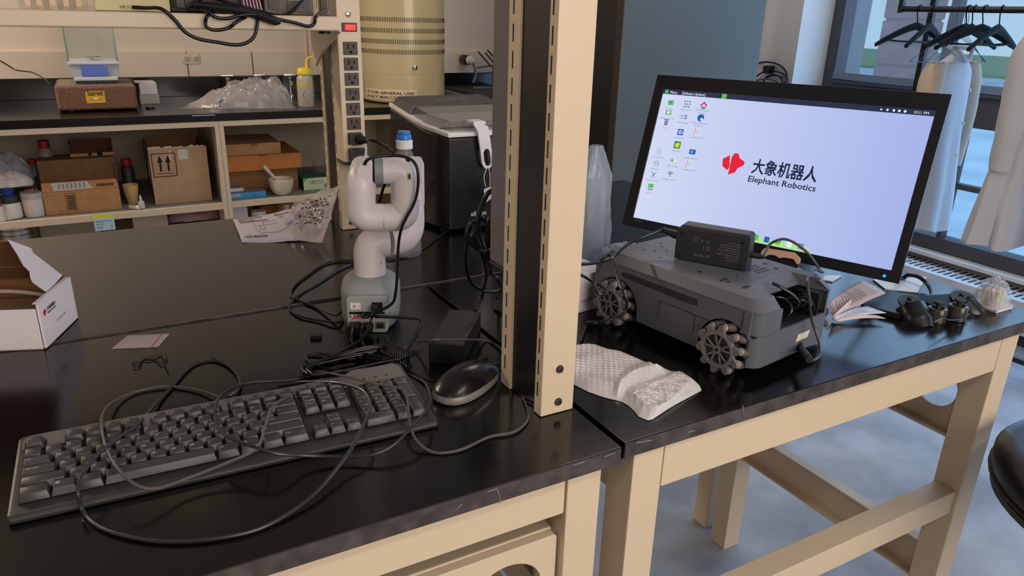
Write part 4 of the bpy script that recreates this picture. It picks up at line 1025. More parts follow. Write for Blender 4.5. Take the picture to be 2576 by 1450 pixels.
yy = 1.60
p0 = py(238, 18, yy); p1 = py(428, 12, yy)
t = T('film_box', 'cream carton lettered 4 IN. X 125 FT. ROLL on the upper shelf', 'carton', (p0.x, yy, SH))
q = MB(); q.box(p0.x, p1.x, yy, yy+0.11, SH, SH+0.12); q.build('box_body', mat('cream_carton',(206,194,150),0.6), t, world=True, bevel=0.003)
q = text_mb('4 IN. X 125 FT. ROLL', 0.0085, FRONT(py(300,12,yy).x, yy-0.0008, SH+0.0045), width=py(371,8,yy).x-py(300,12,yy).x, bold=0.0001); q.build('lettering', mat('brown_ink',(84,60,44),0.6), t, world=True, smooth=False)
# black case, cables, cards and grey unit
p0 = py(431, 18, yy); p1 = py(658, 24, yy)
t = T('black_case', 'black plastic case behind the tangled leads on the upper shelf', 'case', (p0.x, yy, SH))
q = MB(); q.box(p0.x, p1.x, yy+0.02, yy+0.15, SH, SH+0.13); q.build('case_body', black, t, world=True, bevel=0.004)
for k in range(6):
    x = py(617+k*8, 20, yy-0.005).x
    t = T('card', ('leftmost pale pink card among the leads on the shelf','second pale pink card from the left among the leads','third pale pink card from the left among the leads','third pale pink card from the right among the leads','second pale pink card from the right among the leads','rightmost pale pink card next to the grey brown instrument')[k], 'card', (x, yy-0.01, SH), group='pale cards on the upper shelf')
    q = MB(); q.box(-0.0010, 0.0010, -0.006, 0.02, 0.0, 0.10, M=Matrix.Rotation(-0.16,4,'Y')); q.build('card_sheet', mat('pink_card',(206,176,180),0.6), t)
p0 = py(666, 30, yy); p1 = py(790, 36, yy)
t = T('grey_unit', 'grey brown instrument with a white data plate at the right of the upper shelf', 'instrument', (p0.x, yy, SH))
q = MB(); q.box(p0.x, p1.x, yy, yy+0.14, SH, SH+0.13); q.build('housing', mat('grey_brown_enamel',(92,80,72),0.5), t, world=True, bevel=0.003)
q = MB(); q.box(p0.x+0.008, p0.x+0.028, yy-0.003, yy, SH+0.01, SH+0.12); q.build('panel_plate', mat('umber_panel',(76,66,60),0.5), t, world=True, bevel=0.001)
q = MB(); q.box(p0.x+0.044, p1.x-0.008, yy-0.002, yy, SH+0.006, SH+0.12); q.build('panel_plate', MATS['umber_panel'], t, world=True, bevel=0.001)
q = MB(); q.box(py(722,4,yy).x, py(756,4,yy).x, yy-0.003, yy-0.002, SH+0.028, SH+0.06); dp = q.build('data_plate', mat('white_label',(205,200,196)), t, world=True, smooth=False)
for k in range(3):
    q = MB(); q.box(py(726,4,yy).x, py(752,4,yy).x, yy-0.0034, yy-0.003, SH+0.031+k*0.004, SH+0.0325+k*0.004); q.build('data_line', inkgrey, dp, world=True, smooth=False)
for (a,b_) in ((683,15),(766,18)):
    c = py(a,b_,yy-0.003); q = MB(); q.cyl((c.x,yy-0.004,c.z),(c.x,yy-0.0025,c.z),0.002,n=10); q.build('screw', black, t, world=True)
# leads hanging over the shelf edge
yc = 1.545
def lead(name, label, pts, r, m=cablem, Y=yc, **k):
    q = MB(); q.tube([py(a,b_,(c if c else Y)) for a,b_,c in pts], r, n=10)
    o = q.build(name, m, **k); tag(o, label, 'cable'); return o
lead('power_lead', 'black lead drooping below the upper shelf in a long curve', [(335,18,1.59),(365,20,1.575),(405,22,1.548),(440,50,0),(465,80,0),(500,98,0),(545,106,0),(590,113,0),(620,108,0),(640,90,0),(648,55,0),(640,40,1.545),(600,30,1.575),(560,20,1.59)], 0.0033)
lead('power_lead', 'black lead curling in a short loop on the shelf edge', [(485,18,1.585),(520,28,1.545),(545,44,1.54),(575,46,1.54),(610,38,1.54),(660,38,1.54),(700,48,1.54),(745,58,1.542),(775,66,1.544),(790,60,1.545),(795,42,1.545),(808,30,1.58),(823,24,1.60)], 0.0033, Y=1.54)
lead('power_lead', 'black lead looping beneath the flat cable bundle', [(540,24,1.58),(522,40,1.538),(517,55,0),(522,70,0),(545,76,0),(575,70,0),(600,52,0),(640,34,1.58)], 0.0032, Y=1.538)
t = T('cable_bundle', 'flat black velcro tied cable bundle resting over the shelf edge', 'cable bundle', py(640,30,1.55))
q = MB(); q.tube([py(485,12,1.575), py(560,22,1.56), py(630,33,1.548), py(690,52,1.535), py(705,56,1.535)], 0.006, radii=[0.006,0.0075,0.008,0.0085,0.004]); q.build('velcro_strap', blacksoft, t, world=True)
q = MB(); q.tube([py(500,8,1.58), py(580,16,1.58), py(640,26,1.575), py(710,40,1.56), py(750,14,1.57), py(775,-20,1.58)], 0.0035); q.build('lead', cablem, t, world=True)
q = MB(); q.tube([py(470,20,1.58), py(520,-6,1.58), py(600,14,1.585), py(650,30,1.57), py(620,36,1.56), py(560,30,1.56), py(480,24,1.575)], 0.0033); q.build('lead', cablem, t, world=True)
q = MB(); q.box(0,0.018,0,0.012,0,0.022, M=Matrix.Translation(py(442,22,1.575))); q.build('plug', black, t, world=True, bevel=0.003)
# ================================================================== THINGS ON THE LEFT BENCH
def pp(x, y, P0, N):
    d = ray(x, y); return CAM + d * ((Vector(P0)-CAM).dot(N) / d.dot(N))
# ------------------------------------------------ keyboard
kbm = mat('dark_grey_keyboard_plastic', (50, 48, 48), 0.42, var=0.12, vscale=30)
kbt = mat('silver_grey_keyboard_trim', (98, 94, 96), 0.42)
keym = mat('grey_keycap', (56, 54, 55), 0.36)
well = mat('key_well', (14, 14, 15), 0.6)
legm = mat('key_legend', (148, 148, 150), 0.6)
KX, KY = 0.4665, 0.146
kb = T('keyboard', 'full size dark grey wired keyboard lying at an angle near the bench edge', 'keyboard', (-0.1395, 0.777, D), R(-2.2))
q = MB()
prof = [(0.0,0.001),(-0.001,0.006),(0.003,0.0095),(0.012,0.0105),(0.140,0.0235),(KY,0.0215),(KY,0.003),(0.130,0.001)]
q.loft([[(x, (y if y < 0.13 else y + (0.012 if x > 0.38 else 0.0)), z) for y, z in prof] for x in (0.0, 0.004, 0.37, 0.395, KX-0.004, KX)])
for i in range(len(q.v)):
    v = q.v[i]
    if v.x < 0.001 or v.x > KX-0.001: q.v[i] = Vector((v.x, 0.073+(v.y-0.073)*0.965, v.z*0.9+0.0008))
q.build('body', kbm, kb, bevel=0.0012)
TILT = math.atan2(0.0235-0.0105, 0.128)
TM = Matrix.Translation((0, 0.012, 0.0107)) @ Matrix.Rotation(TILT, 4, 'X')
# lighter rear trim
q = MB(); q.prism([(0.006,0.1010),(KX-0.006,0.1010),(KX-0.006,0.128),(KX-0.012,0.139),(0.395,0.139),(0.372,0.1285),(0.012,0.1285),(0.006,0.122)], 0.0, 0.0016, M=TM); q.build('rear_trim', kbt, kb, bevel=0.0006)
U = 0.01995; V = 0.0170; X0 = 0.0090; Y0 = 0.0065
def wellbox(a, b_, c, d, nm='key_well'):
    q = MB(); q.prism(rrect(a-0.001, b_+0.001, c-0.001, d+0.001, 0.002), 0.0, 0.0022 if c > 0.09 else 0.0008, M=TM); q.build(nm, well, kb)
wellbox(X0, X0+15*U, Y0, Y0+5*V); wellbox(X0+15.25*U, X0+18.25*U, Y0+3*V, Y0+5*V); wellbox(X0+16.25*U, X0+17.25*U, Y0+V, Y0+2*V); wellbox(X0+15.25*U, X0+18.25*U, Y0, Y0+V); wellbox(X0+18.5*U, X0+22.5*U, Y0, Y0+5*V)
FY = Y0+5.35*V
wellbox(X0, X0+U, FY, FY+V); wellbox(X0+2*U, X0+6*U, FY, FY+V); wellbox(X0+6.5*U, X0+10.5*U, FY, FY+V); wellbox(X0+11*U, X0+15*U, FY, FY+V); wellbox(X0+15.25*U, X0+18.25*U, FY, FY+V)
KEYME = {}
def key(ux, uy, w=1.0, h=1.0, legend=None, yy=None):
    k = (w, h)
    x = X0+ux*U; y = (Y0+uy*V) if yy is None else yy
    if k not in KEYME:
        q = MB(); wx = w*U-0.0007; wy = h*V-0.0006
        hh = 0.0085
        q.v = []; 
        a = 0.0026; 
        q.add([(0,0,0),(wx,0,0),(wx,wy,0),(0,wy,0),(a,0.0042,hh),(wx-a,0.0042,hh),(wx-a,wy-0.0010,hh+0.0008),(a,wy-0.0010,hh+0.0008)], [(0,3,2,1),(4,5,6,7),(0,1,5,4),(1,2,6,5),(2,3,7,6),(3,0,4,7)])
        o = q.build('key', keym, kb, bevel=0.0007); KEYME[k] = o.data
        wm = True
    else:
        o = bpy.data.objects.new('key', KEYME[k]); col.objects.link(o); o.parent = kb; INV[o.name] = INV[kb.name]
    o.matrix_basis = TM @ Matrix.Translation((x, y, 0.0008))
    if legend:
        s_ = 0.0048 if len(legend) == 1 else 0.0031
        LEG.append(text_mb(legend, s_, TM @ Matrix.Translation((x+0.0042, y+h*V-0.0078 if len(legend)==1 else y+h*V-0.0062, 0.0008+0.0088)) @ Matrix.Rotation(0.06, 4, 'X'), depth=0.0004, bold=0.00006))
LEG = []
key(0, 0, legend='Esc', yy=FY)
for i in range(4): key(2+i, 0, legend='F%d' % (i+1), yy=FY)
for i in range(4): key(6.5+i, 0, legend='F%d' % (i+5), yy=FY)
for i in range(4): key(11+i, 0, legend='F%d' % (i+9), yy=FY)
for i, s in enumerate(('PrtSc','ScrLk','Pause')): key(15.25+i, 0, legend=s, yy=FY)
for i, s in enumerate("`1234567890-="): key(i, 4, legend=s)
key(13, 4, 2, legend='Backspace')
key(0, 3, 1.5, legend='Tab')
for i, s in enumerate("QWERTYUIOP[]"): key(1.5+i, 3, legend=s)
key(13.5, 3, 1.5, legend='\\')
key(0, 2, 1.75, legend='Caps Lock')
for i, s in enumerate("ASDFGHJKL;'"): key(1.75+i, 2, legend=s)
key(12.75, 2, 2.25, legend='Enter')
key(0, 1, 2.25, legend='Shift')
for i, s in enumerate("ZXCVBNM,./"): key(2.25+i, 1, legend=s)
key(12.25, 1, 2.75, legend='Shift')
for x_, w_, s in ((0,1.5,'Ctrl'),(1.5,1.25,None),(2.75,1.25,'Alt'),(4,5.75,None),(9.75,1.25,'Alt'),(11,1.25,None),(12.25,1.25,None),(13.5,1.5,'Ctrl')): key(x_, 0, w_, legend=s)
for r_, names in ((4,('Insert','Home','PgUp')),(3,('Delete','End','PgDn'))):
    for i, s in enumerate(names): key(15.25+i, r_, legend=s)
key(16.25, 1, legend='^')
for i, s in enumerate(('<','v','>')): key(15.25+i, 0, legend=s)
for i, s in enumerate(('Num','/','*','-')): key(18.5+i, 4, legend=s)
for i, s in enumerate('789'): key(18.5+i, 3, legend=s)
for i, s in enumerate('456'): key(18.5+i, 2, legend=s)
for i, s in enumerate('123'): key(18.5+i, 1, legend=s)
key(21.5, 2, 1, 2, legend='+'); key(21.5, 0, 1, 2, legend='Enter'); key(18.5, 0, 2, legend='0'); key(20.5, 0, legend='.')
for x_ in (1.5, 11.0):   # window key marks
    q_ = MB(); q_.box(0.0045, 0.0085, 0, 0.0034, 0, 0.0003, M=TM @ Matrix.Translation((X0+x_*U, Y0+V-0.0078, 0.0096)) @ Matrix.Rotation(0.06,4,'X')); LEG.append(q_)
o = join(*LEG).build('key_legends', legm, kb, smooth=False); o['kind'] = 'stuff'
for i, s in enumerate(('1','A','S')):
    q = MB(); q.box(KX-0.064+i*0.016, KX-0.060+i*0.016, 0.112, 0.1132, 0.0016, 0.0022, M=TM); q.build('lock_light', well, kb)

# ------------------------------------------------ mouse
mo = (0.4045, 0.838, D)
ms = T('mouse', 'black and silver wired mouse to the right of the keyboard', 'mouse', mo, R(-63))
mb_ = mat('satin_black_mouse', (18, 18, 20), 0.25); ms_m = mat('silver_mouse_skirt', (156, 150, 142), 0.3, metal=0.4)
def mring(s, z, n=36, L=0.0615, W=0.0315):
    out = []
    for i in range(n):
        a = 2*PI*i/n
        x = W*s*math.copysign(abs(math.cos(a))**0.85, math.cos(a)); y = L*s*math.copysign(abs(math.sin(a))**0.9, math.sin(a))
        x *= (1+0.12*(-y/L)) if y < 0 else (1-0.06*y/L)
        out.append((x, y, z))
    return out
q = MB(); q.loft([mring(0.93,0.0012), mring(0.985,0.004), mring(1.0,0.009), mring(0.985,0.014)]); q.build('skirt', ms_m, ms)
def top(s):
    r_ = []
    for (x, y, z) in mring(s, 0):
        t_ = 1-(s**2.4)
        hump = 0.014 + 0.0245*t_**0.8*(1-0.22*((y-(-0.012))/0.06)**2)
        r_.append((x, y, max(0.0135, hump)))
    return r_
q = MB(); q.loft([top(s) for s in (0.985,0.97,0.94,0.88,0.78,0.65,0.48,0.3,0.15,0.04)]); q.build('shell', mb_, ms, ang=60)
q = MB(); q.cyl((-0.004,0.036,0.0275),(0.004,0.036,0.0275),0.009,n=20); q.build('scroll_wheel', blacksoft, ms)
q = MB(); q.tube([(0,0.060,0.012),(0,0.070,0.010),(0,0.078,0.006)], 0.003, radii=[0.0038,0.003,0.0024]); q.build('strain_relief', black, ms)
q = MB(); q.tube([(0,0.0605,0.0215),(0,0.05,0.0302),(0,0.03,0.0355),(0,0.012,0.0385)], 0.0004); q.build('button_split', well, ms)

# ------------------------------------------------ white carton at the left
bx = T('white_box', 'white printed carton standing open with its lid up at the left edge', 'carton', (-0.119, 1.233, D), R(-20))
bi = mat('brown_box_inside', (124, 84, 50), 0.85)
BW, BD, BH = 0.30, 0.125, 0.073
Mb = bx.matrix_basis.copy()
def bp_(n, *a, m=whitepaper, bev=0.0008):
    q = MB(); q.box(*a); return q.build(n, m, bx, bevel=bev)
bp_('bottom', -BW, 0, 0, BD, 0.0006, 0.003, m=bi)
q = MB(); q.box(-BW, -0.004, 0.0, 0.0022, 0.0006, BH-0.006); q.build('front_wall', whitepaper, bx, bevel=0.0006)
rw = bp_('right_wall', -0.0035, 0.0, 0.002, BD, 0.0006, BH)
bp_('left_wall', -BW, -BW+0.003, 0.003, BD, 0.003, BH, m=bi)
bp_('back_wall', -BW+0.003, -0.004, BD-0.003, BD, 0.003, BH, m=bi)
bp_('right_wall_top_fold', -0.009, 0.0, 0.004, BD, BH, BH+0.0015)
# lid leaning back with its side flap
LH = 0.172; la = R(-53)
LM = Matrix.Translation((0, BD, BH)) @ Matrix.Rotation(-la, 4, 'X')
q = MB(); q.box(-BW, -0.0085, 0, 0.0025, 0, LH, M=LM); q.build('lid', bi, bx)
q = MB(); q.box(-BW, -0.012, -0.001, 0.0, LH*0.35, LH*0.36, M=LM); q.build('lid_crease', carddark, bx)
N_ = (Mb.to_3x3() @ Vector((1,0,0))).normalized(); P0_ = Mb @ Vector((-0.006, 0, 0))
fl = [pp(a, b_, P0_, N_) for a, b_ in ((21,603),(79,625),(83,636),(157,693),(137,716),(116,734),(98,722),(84,711),(79,700),(77,685),(60,668),(45,640))]
fl = [Mb.inverted() @ v for v in fl]
q = MB(); q.prism([(v.y, v.z) for v in fl], 0, 0.0016, M=frame((-0.0075,0,0),(0,1,0),(0,0,1))); q.build('side_flap', whitepaper, bx)
# logo and print on the right wall
RWm = frame((0.0003,0,0),(0,1,0),(0,0,1))
redi = mat('red_print', (190, 30, 44), 0.5)
def logo(sc, M, parent, m, n='logo_mark'):
    q = MB()
    q.prism([(0,0.30*sc),(0,0.62*sc),(0.30*sc,0.80*sc),(0.30*sc,0.14*sc)], 0, 0.0004, M=M)
    q.prism([(0.38*sc,0.86*sc),(0.47*sc,0.98*sc),(0.58*sc,0.98*sc),(0.66*sc,0.86*sc),(0.66*sc,0.22*sc),(0.60*sc,0.02*sc),(0.38*sc,-0.12*sc)], 0, 0.0004, M=M)
    q.prism([(0.74*sc,0.26*sc),(0.74*sc,0.80*sc),(1.0*sc,0.62*sc),(1.0*sc,0.40*sc)], 0, 0.0004, M=M)
    o = q.build(n, m, parent, smooth=False); o['kind'] = 'stuff'; return o
logo(0.0105, RWm @ Matrix.Translation((0.012, 0.050, 0)), rw, redi)
join(text_mb('大象机器人', 0.0065, RWm @ Matrix.Translation((0.026, 0.0545, 0)), bold=0.0001), text_mb('Elephant Robotics', 0.0035, RWm @ Matrix.Translation((0.026, 0.0495, 0)), bold=0.0001, width=0.030)).build('box_lettering', mat('dark_print',(50,44,60),0.6), rw, smooth=False)
text_mb('myCobot 280', 0.006, RWm @ Matrix.Translation((0.050, 0.026, 0)), width=0.034).build('box_lettering', mat('pale_grey_print',(150,148,158),0.6), rw, smooth=False)
# moulded tray with handle inside
q = MB(); q.box(-BW+0.01, -0.012, 0.006, 0.110, 0.003, 0.046); q.build('inner_tray', mat('inner_tray_card',(140,112,88),0.8), bx, bevel=0.004)
q = MB(); q.tube([(-0.20,0.085,0.047),(-0.14,0.088,0.060),(-0.09,0.092,0.064),(-0.045,0.094,0.058),(-0.015,0.094,0.049)], 0.0035, n=10); q.build('cord_handle', mat('grey_cord',(170,158,148),0.5), bx)

# ------------------------------------------------ small zip bag, twist tie, little socket cap
t = T('zip_bag', 'small clear zip bag with a red stripe near the white carton', 'bag', pz(355,860))
c4 = [pz(280,880), pz(398,875), pz(427,841), pz(322,845)]
q = MB()
def fn(u, v):
    a = c4[0].lerp(c4[1], u); b_ = c4[3].lerp(c4[2], u); p = a.lerp(b_, v)
    e = min(u,1-u,v,1-v)*4
    return (p.x, p.y, D+0.0008+0.0035*min(1,e)*(0.6+0.8*abs(noise.noise(Vector((u*6,v*5,1))))))
q.grid(26, 18, fn); q.build('bag_film', film('zip_film', (205,190,188), 0.55, 0.2), t, world=True, ang=25)
q = MB(); a = [fn(0.86, v/10) for v in range(11)]; q.tube([(x,y,z+0.0005) for x,y,z in a], 0.0006, smooth=False); q.build('red_stripe', mat('zip_red',(160,50,56),0.5), t, world=True)
def cablez(name, label, pts, r, m=cablem, n=8, cat='cable', grp=None):
    """pts: (px, py, height above the bench)"""
    q = MB(); q.tube([pz(a, b_, D+max(h, r+0.0004)) for a, b_, h in pts], r, n=n)
    o = q.build(name, m); tag(o, label, cat, grp); return o
t = T('twist_tie', 'black twist tie with split ends lying above the keyboard', 'twist tie', pz(385,910))
for pts in (((332,913),(350,912),(362,903),(385,896),(405,895),(412,905),(415,915)), ((334,926),(350,918),(355,908),(370,903),(390,906),(405,914),(415,917),(421,930),(423,936)), ((416,890),(418,900),(415,912),(417,922))):
    q = MB(); q.tube([pz(a,b_,D+0.0015+0.002*(i%2)) for i,(a,b_) in enumerate(pts)], 0.0009, n=6); q.build('wire', blacksoft, t, world=True)
c = pz(795, 851)
t = T('dust_cap', 'tiny black connector cap left of the robot arm base', 'cap', c, R(-22))
q = MB(); q.box(-0.0085,0.0085,-0.005,0.005,0.0005,0.006); 
for i in range(6): q.box(-0.008+i*0.003,-0.0066+i*0.003,-0.0058,0.0058,0.001,0.0064)
o = q.build('cap_body', black, t); 

# ------------------------------------------------ power brick beside the mouse
c = pz(1138, 878)
bk = T('power_adapter', 'black brick power adapter behind the mouse', 'power adapter', (0.449, 0.972, D), R(-38))
q = MB(); q.box(-0.027,0.027,-0.068,0.068,0.0006,0.036); q.build('case', mat('matt_black_case',(26,26,27),0.5), bk, bevel=0.003)
q = MB(); q.tube([(0.0,0.068,0.018),(0,0.082,0.019),(0.002,0.095,0.022)], 0.004, radii=[0.0065,0.005,0.0035]); q.build('strain_relief', black, bk)
q = MB(); q.cyl((0,-0.068,0.018),(0,-0.074,0.018),0.008,n=14); q.build('inlet_plug', black, bk)

# ------------------------------------------------ robot arm
AO = Vector((0.364, 1.130, D)); ANG = -math.atan2(0.364, 1.13)
NA = Vector((math.sin(-ANG), math.cos(ANG), 0)).normalized()
arm = T('robot_arm', 'small white folded robot arm on a grey base with cables', 'robot arm', AO, ANG)
def al(x, y, off=0.0):
    """picture point -> the arm's own upright plane, off = metres further from the camera"""
    p = pp(x, y, AO + NA*off, NA); return arm.matrix_basis.inverted() @ p
armw = mat('arm_white_shell', (214, 206, 208), 0.34)
armg = mat('arm_grey_base', (144, 150, 150), 0.42)
bs = R(-24)-ANG
BM = Matrix.Rotation(bs, 4, 'Z')
def bring(w, d, z, e, n=40):
    out = []
    for i in range(n):
        a = 2*PI*i/n; c_, s_ = math.cos(a), math.sin(a)
        out.append(BM @ Vector((w*math.copysign(abs(c_)**(2/e), c_), d*math.copysign(abs(s_)**(2/e), s_), z)))
    return out
q = MB(); q.loft([bring(0.036,0.036,0.0006,4), bring(0.040,0.040,0.004,4), bring(0.047,0.046,0.016,3.6), bring(0.0485,0.048,0.030,3.4), bring(0.0485,0.048,0.066,3.2), bring(0.046,0.045,0.076,2.8), bring(0.038,0.038,0.084,2.2), bring(0.028,0.028,0.0875,2)])
base = q.build('base', armg, arm, ang=50)
# port panel
PM = BM @ frame((0,-0.0485,0),(1,0,0),(0,0,1))
q = MB(); q.prism([(-0.028,0.0006),(0.028,0.0006),(0.031,0.006),(0.033,0.012),(0.033,0.060),(0.029,0.066),(-0.031,0.066),(-0.035,0.060),(-0.035,0.012)], -0.012, 0.0045, M=PM)
pan = q.build('port_panel', mat('arm_grey_panel',(150,156,154),0.45), arm, bevel=0.002)
def pbox(n, x0,x1,y0,y1,d0,d1,m, par=None, bev=0.0006):
    q = MB(); q.box(x0,x1,y0,y1,d0,d1, M=PM); return q.build(n, m, par or pan, bevel=bev)
sww = pbox('rocker_switch', -0.029,-0.012,0.043,0.0545,0.0045,0.0060, mat('ivory_switch',(226,216,208),0.35))
pbox('power_socket', 0.006,0.023,0.042,0.055,0.0045,0.0056, slotm)
pbox('pin_header', -0.031,0.0265,0.0345,0.0385,0.0045,0.0062, slotm)
text_mb('O  –', 0.006, PM @ Matrix.Translation((-0.0245,0.0465,0.0062)), bold=0.0001).build('switch_mark', ink, arm, smooth=False)
rnd = random.Random(7); cols = [(206,56,50),(222,160,60),(40,40,44),(230,220,210),(200,90,60),(60,90,150)]
for i in range(18):
    for r_ in range(2):
        cc_ = cols[rnd.randrange(6)]
        q = MB(); q.box(-0.031+i*0.0032,-0.0283+i*0.0032,0.0290-r_*0.0029,0.0315-r_*0.0029,0.0045,0.0050, M=PM); o = q.build('pin_colour', mat('pin_%d_%d_%d'%cc_, cc_, 0.5), arm, smooth=False)
pbox('usb_socket', -0.030,-0.013,0.010,0.021,0.0045,0.0055, slotm); pbox('hdmi_socket', -0.0095,0.007,0.011,0.020,0.0045,0.0055, slotm)
eth = pbox('network_socket', 0.010,0.0265,0.0075,0.0205,0.0045,0.0056, mat('socket_frame',(90,84,78),0.4))
q = MB(); q.box(0.0125,0.0240,0.0095,0.0175,0.0056,0.0060, M=PM); q.build('socket_opening', slotm, arm)
# data sticker on the right flank
q = MB(); 
stm = mat('grey_sticker',(164,170,182),0.5)
SM = BM @ Matrix.Rotation(R(52),4,'Z') @ frame((0,-0.0502,0),(1,0,0),(0,0,1))
q.box(-0.011,0.011,0.022,0.062,0,0.0006, M=SM); st = q.build('data_sticker', stm, arm, smooth=False)
q = MB()
for k in range(9): q.box(-0.009, -0.009+0.006+0.010*((k*7)%5)/5, 0.057-k*0.0042, 0.0582-k*0.0042, 0.0006, 0.0009, M=SM)
q.build('sticker_print', mat('navy_print',(40,46,74),0.6), st, smooth=False)
# main column and links (tubes with rounded elbows)
def bend(pts, rad, n=8):
    out = [Vector(pts[0])]
    for i in range(1, len(pts)-1):
        a, b_, c = Vector(pts[i-1]), Vector(pts[i]), Vector(pts[i+1])
        d1 = (a-b_).normalized(); d2 = (c-b_).normalized()
        s = b_+d1*rad; e = b_+d2*rad
        for k in range(n+1):
            t = k/n; out.append(s*(1-t)**2 + b_*2*t*(1-t) + e*t*t)
    out.append(Vector(pts[-1])); return out
def pipe(name, pts, r, rad, m=armw, radii=None, n=32, par=None):
    q = MB(); q.tube(bend(pts, rad), r, n=n, smooth=False); return q.build(name, m, par or arm, ang=45)
r1 = 0.0262
A0 = Vector((0,0,0.0865)); cA = al(927, 610)
zA = al(927, 608).z; xR = al(1026, 500, 0.035).x
pipe('lower_link', [A0, (0,0,zA), (al(977,608).x,0.004,zA)], r1, r1*0.85)
pipe('lower_link', [(al(977,608).x+0.0004,0.004,zA), (xR,0.018,zA), (xR,0.030,al(1026,470,0.03).z)], r1*1.005, r1*1.05)
q = MB(); q.lathe([(0.0268,0.0862),(0.0272,0.0866),(0.0268,0.0872)], 32); q.build('joint_ring', mat('seam_grey',(120,118,120),0.5), arm)
zt2 = al(1030, 400, 0.032).z; 
q = MB(); q.prism(rrect(al(985,500,0.03).x, al(1066,500,0.03).x, al(1030,470,0.03).z-0.03, zt2, 0.006), -0.020, 0.022, M=frame((0,0.034,0),(1,0,0),(0,0,1))); q.build('upright_link', armw, arm, bevel=0.006, seg=3)
q = MB(); q.box(al(1036,405,0.01).x, al(1062,405,0.01).x, 0.0105, 0.0135, al(1050,462,0.01).z, al(1050,402,0.01).z); q.build('end_cover', mat('arm_cover_grey',(196,192,194),0.35), arm, bevel=0.002)
# nearer ring link
o_ = -0.052; r2 = 0.0207
P1 = al(963,430,o_); P2 = al(1019,430,o_); P3 = al(1019,547,o_); P4 = al(909,547,o_); P5 = al(909,452,o_)
mid = Vector((P3.x*0.33+P4.x*0.67, P3.y, P3.z)); mid.x = al(965,547,o_).x
pipe('upper_link', [P1, P2, (P2.x, P2.y, al(1019,503,o_).z)], r2*0.97, r2*0.65)
pipe('middle_link', [(P2.x, P2.y, al(1019,502,o_).z), P3, mid], r2*1.03, r2*0.65)
pipe('middle_link', [mid-Vector((0.0004,0,0)), P4, P5, P5+Vector((0.006,0.030,0.012))], r2*1.06, r2*0.65)
q = MB(); q.cyl(P1+Vector((0.0002,0,0)), al(942,430,o_), r2*0.985, n=32); q.build('grey_joint_ring', mat('arm_ring_grey',(134,140,142),0.4), arm)
q = MB(); q.cyl(al(942,430,o_), al(938,430,o_), r2*0.88, n=32); q.build('joint_gap', slotm, arm)
fx0, fx1 = al(897,440,o_-0.004), al(937,440,o_-0.004)
poly = [(al(a,b_,o_).x, al(a,b_,o_).z) for a,b_ in ((897,452),(898,425),(905,412),(916,397),(919,380),(918,366),(923,366),(924,395),(937,404),(937,450),(928,478),(900,479))]
q = MB(); q.prism(poly, -0.016, 0.018, M=frame((0, P1.y+0.0, 0),(1,0,0),(0,0,1))); q.build('end_flange', armw, arm, bevel=0.003)
usb = al(1027,438,o_); 
q = MB(); q.box(usb.x-0.003,usb.x+0.003,usb.y-r2*0.97-0.0006,usb.y-r2*0.80,usb.z-0.005,usb.z+0.0055); us = q.build('usb_port', mat('usb_gold',(196,180,150),0.3,metal=0.6), arm)
q = MB(); q.box(usb.x-0.0008,usb.x+0.0018,usb.y-r2*0.97-0.0010,usb.y-r2*0.97,usb.z-0.0035,usb.z+0.004); q.build('usb_slot', slotm, us)
for dx in (0,0.005):
    p = al(1023+dx*1000,404,o_); q = MB(); q.box(p.x-0.0018,p.x+0.0018,p.y-0.004,p.y+0.004,p.z-0.001,p.z+0.0018); q.build('pin_socket', slotm, arm)
for (a,b_) in ((958,649),(959,654)):
    p = al(a,b_); q = MB(); q.lathe([(0.0008,0),(0.0008,0.0006)], 8, M=Matrix.Translation((p.x,-math.sqrt(max(0,r1**2-p.x**2))-0.0001,p.z)) @ Matrix.Rotation(R(90),4,'X')); q.build('indicator_dot', slotm, arm)
# white cables: arm lead
def cw(name, label, pts, r, m=cablem, n=10, cat='cable'):
    q = MB(); q.tube(pts, r, n=n); o = q.build(name, m); tag(o, label, cat); return o
AI = arm.matrix_basis
def W(a, b_, off): return AI @ al(a, b_, off)
cw('arm_cable', 'thick black cable arching over the robot arm and down to its base', [W(917,414,-0.072),W(925,402,-0.075),W(945,395,-0.074),W(975,392,-0.072),W(1010,393,-0.073),W(1035,402,-0.076),W(1048,420,-0.080),W(1052,445,-0.082),W(1050,480,-0.082),W(1040,515,-0.082),W(1022,548,-0.082),W(1010,575,-0.081),W(1003,610,-0.078),W(1000,660,-0.078),W(998,710,-0.078),W(993,750,-0.078),W(985,765,-0.076),W(965,778,-0.074),W(945,787,-0.072),W(930,795,-0.070),W(918,799,-0.070),W(910,795,-0.068),W(915,791,-0.066),W(930,795,-0.062),W(960,797,-0.066),W(1000,799,-0.07),W(1040,801,-0.072),W(1057,804,-0.074),W(1060,812,-0.078)]+[pz(a,b_,D+h) for a,b_,h in ((1050,838,0.018),(1030,870,0.010),(1000,900,0.006),(960,918,0.012),(900,925,0.008))], 0.0024)
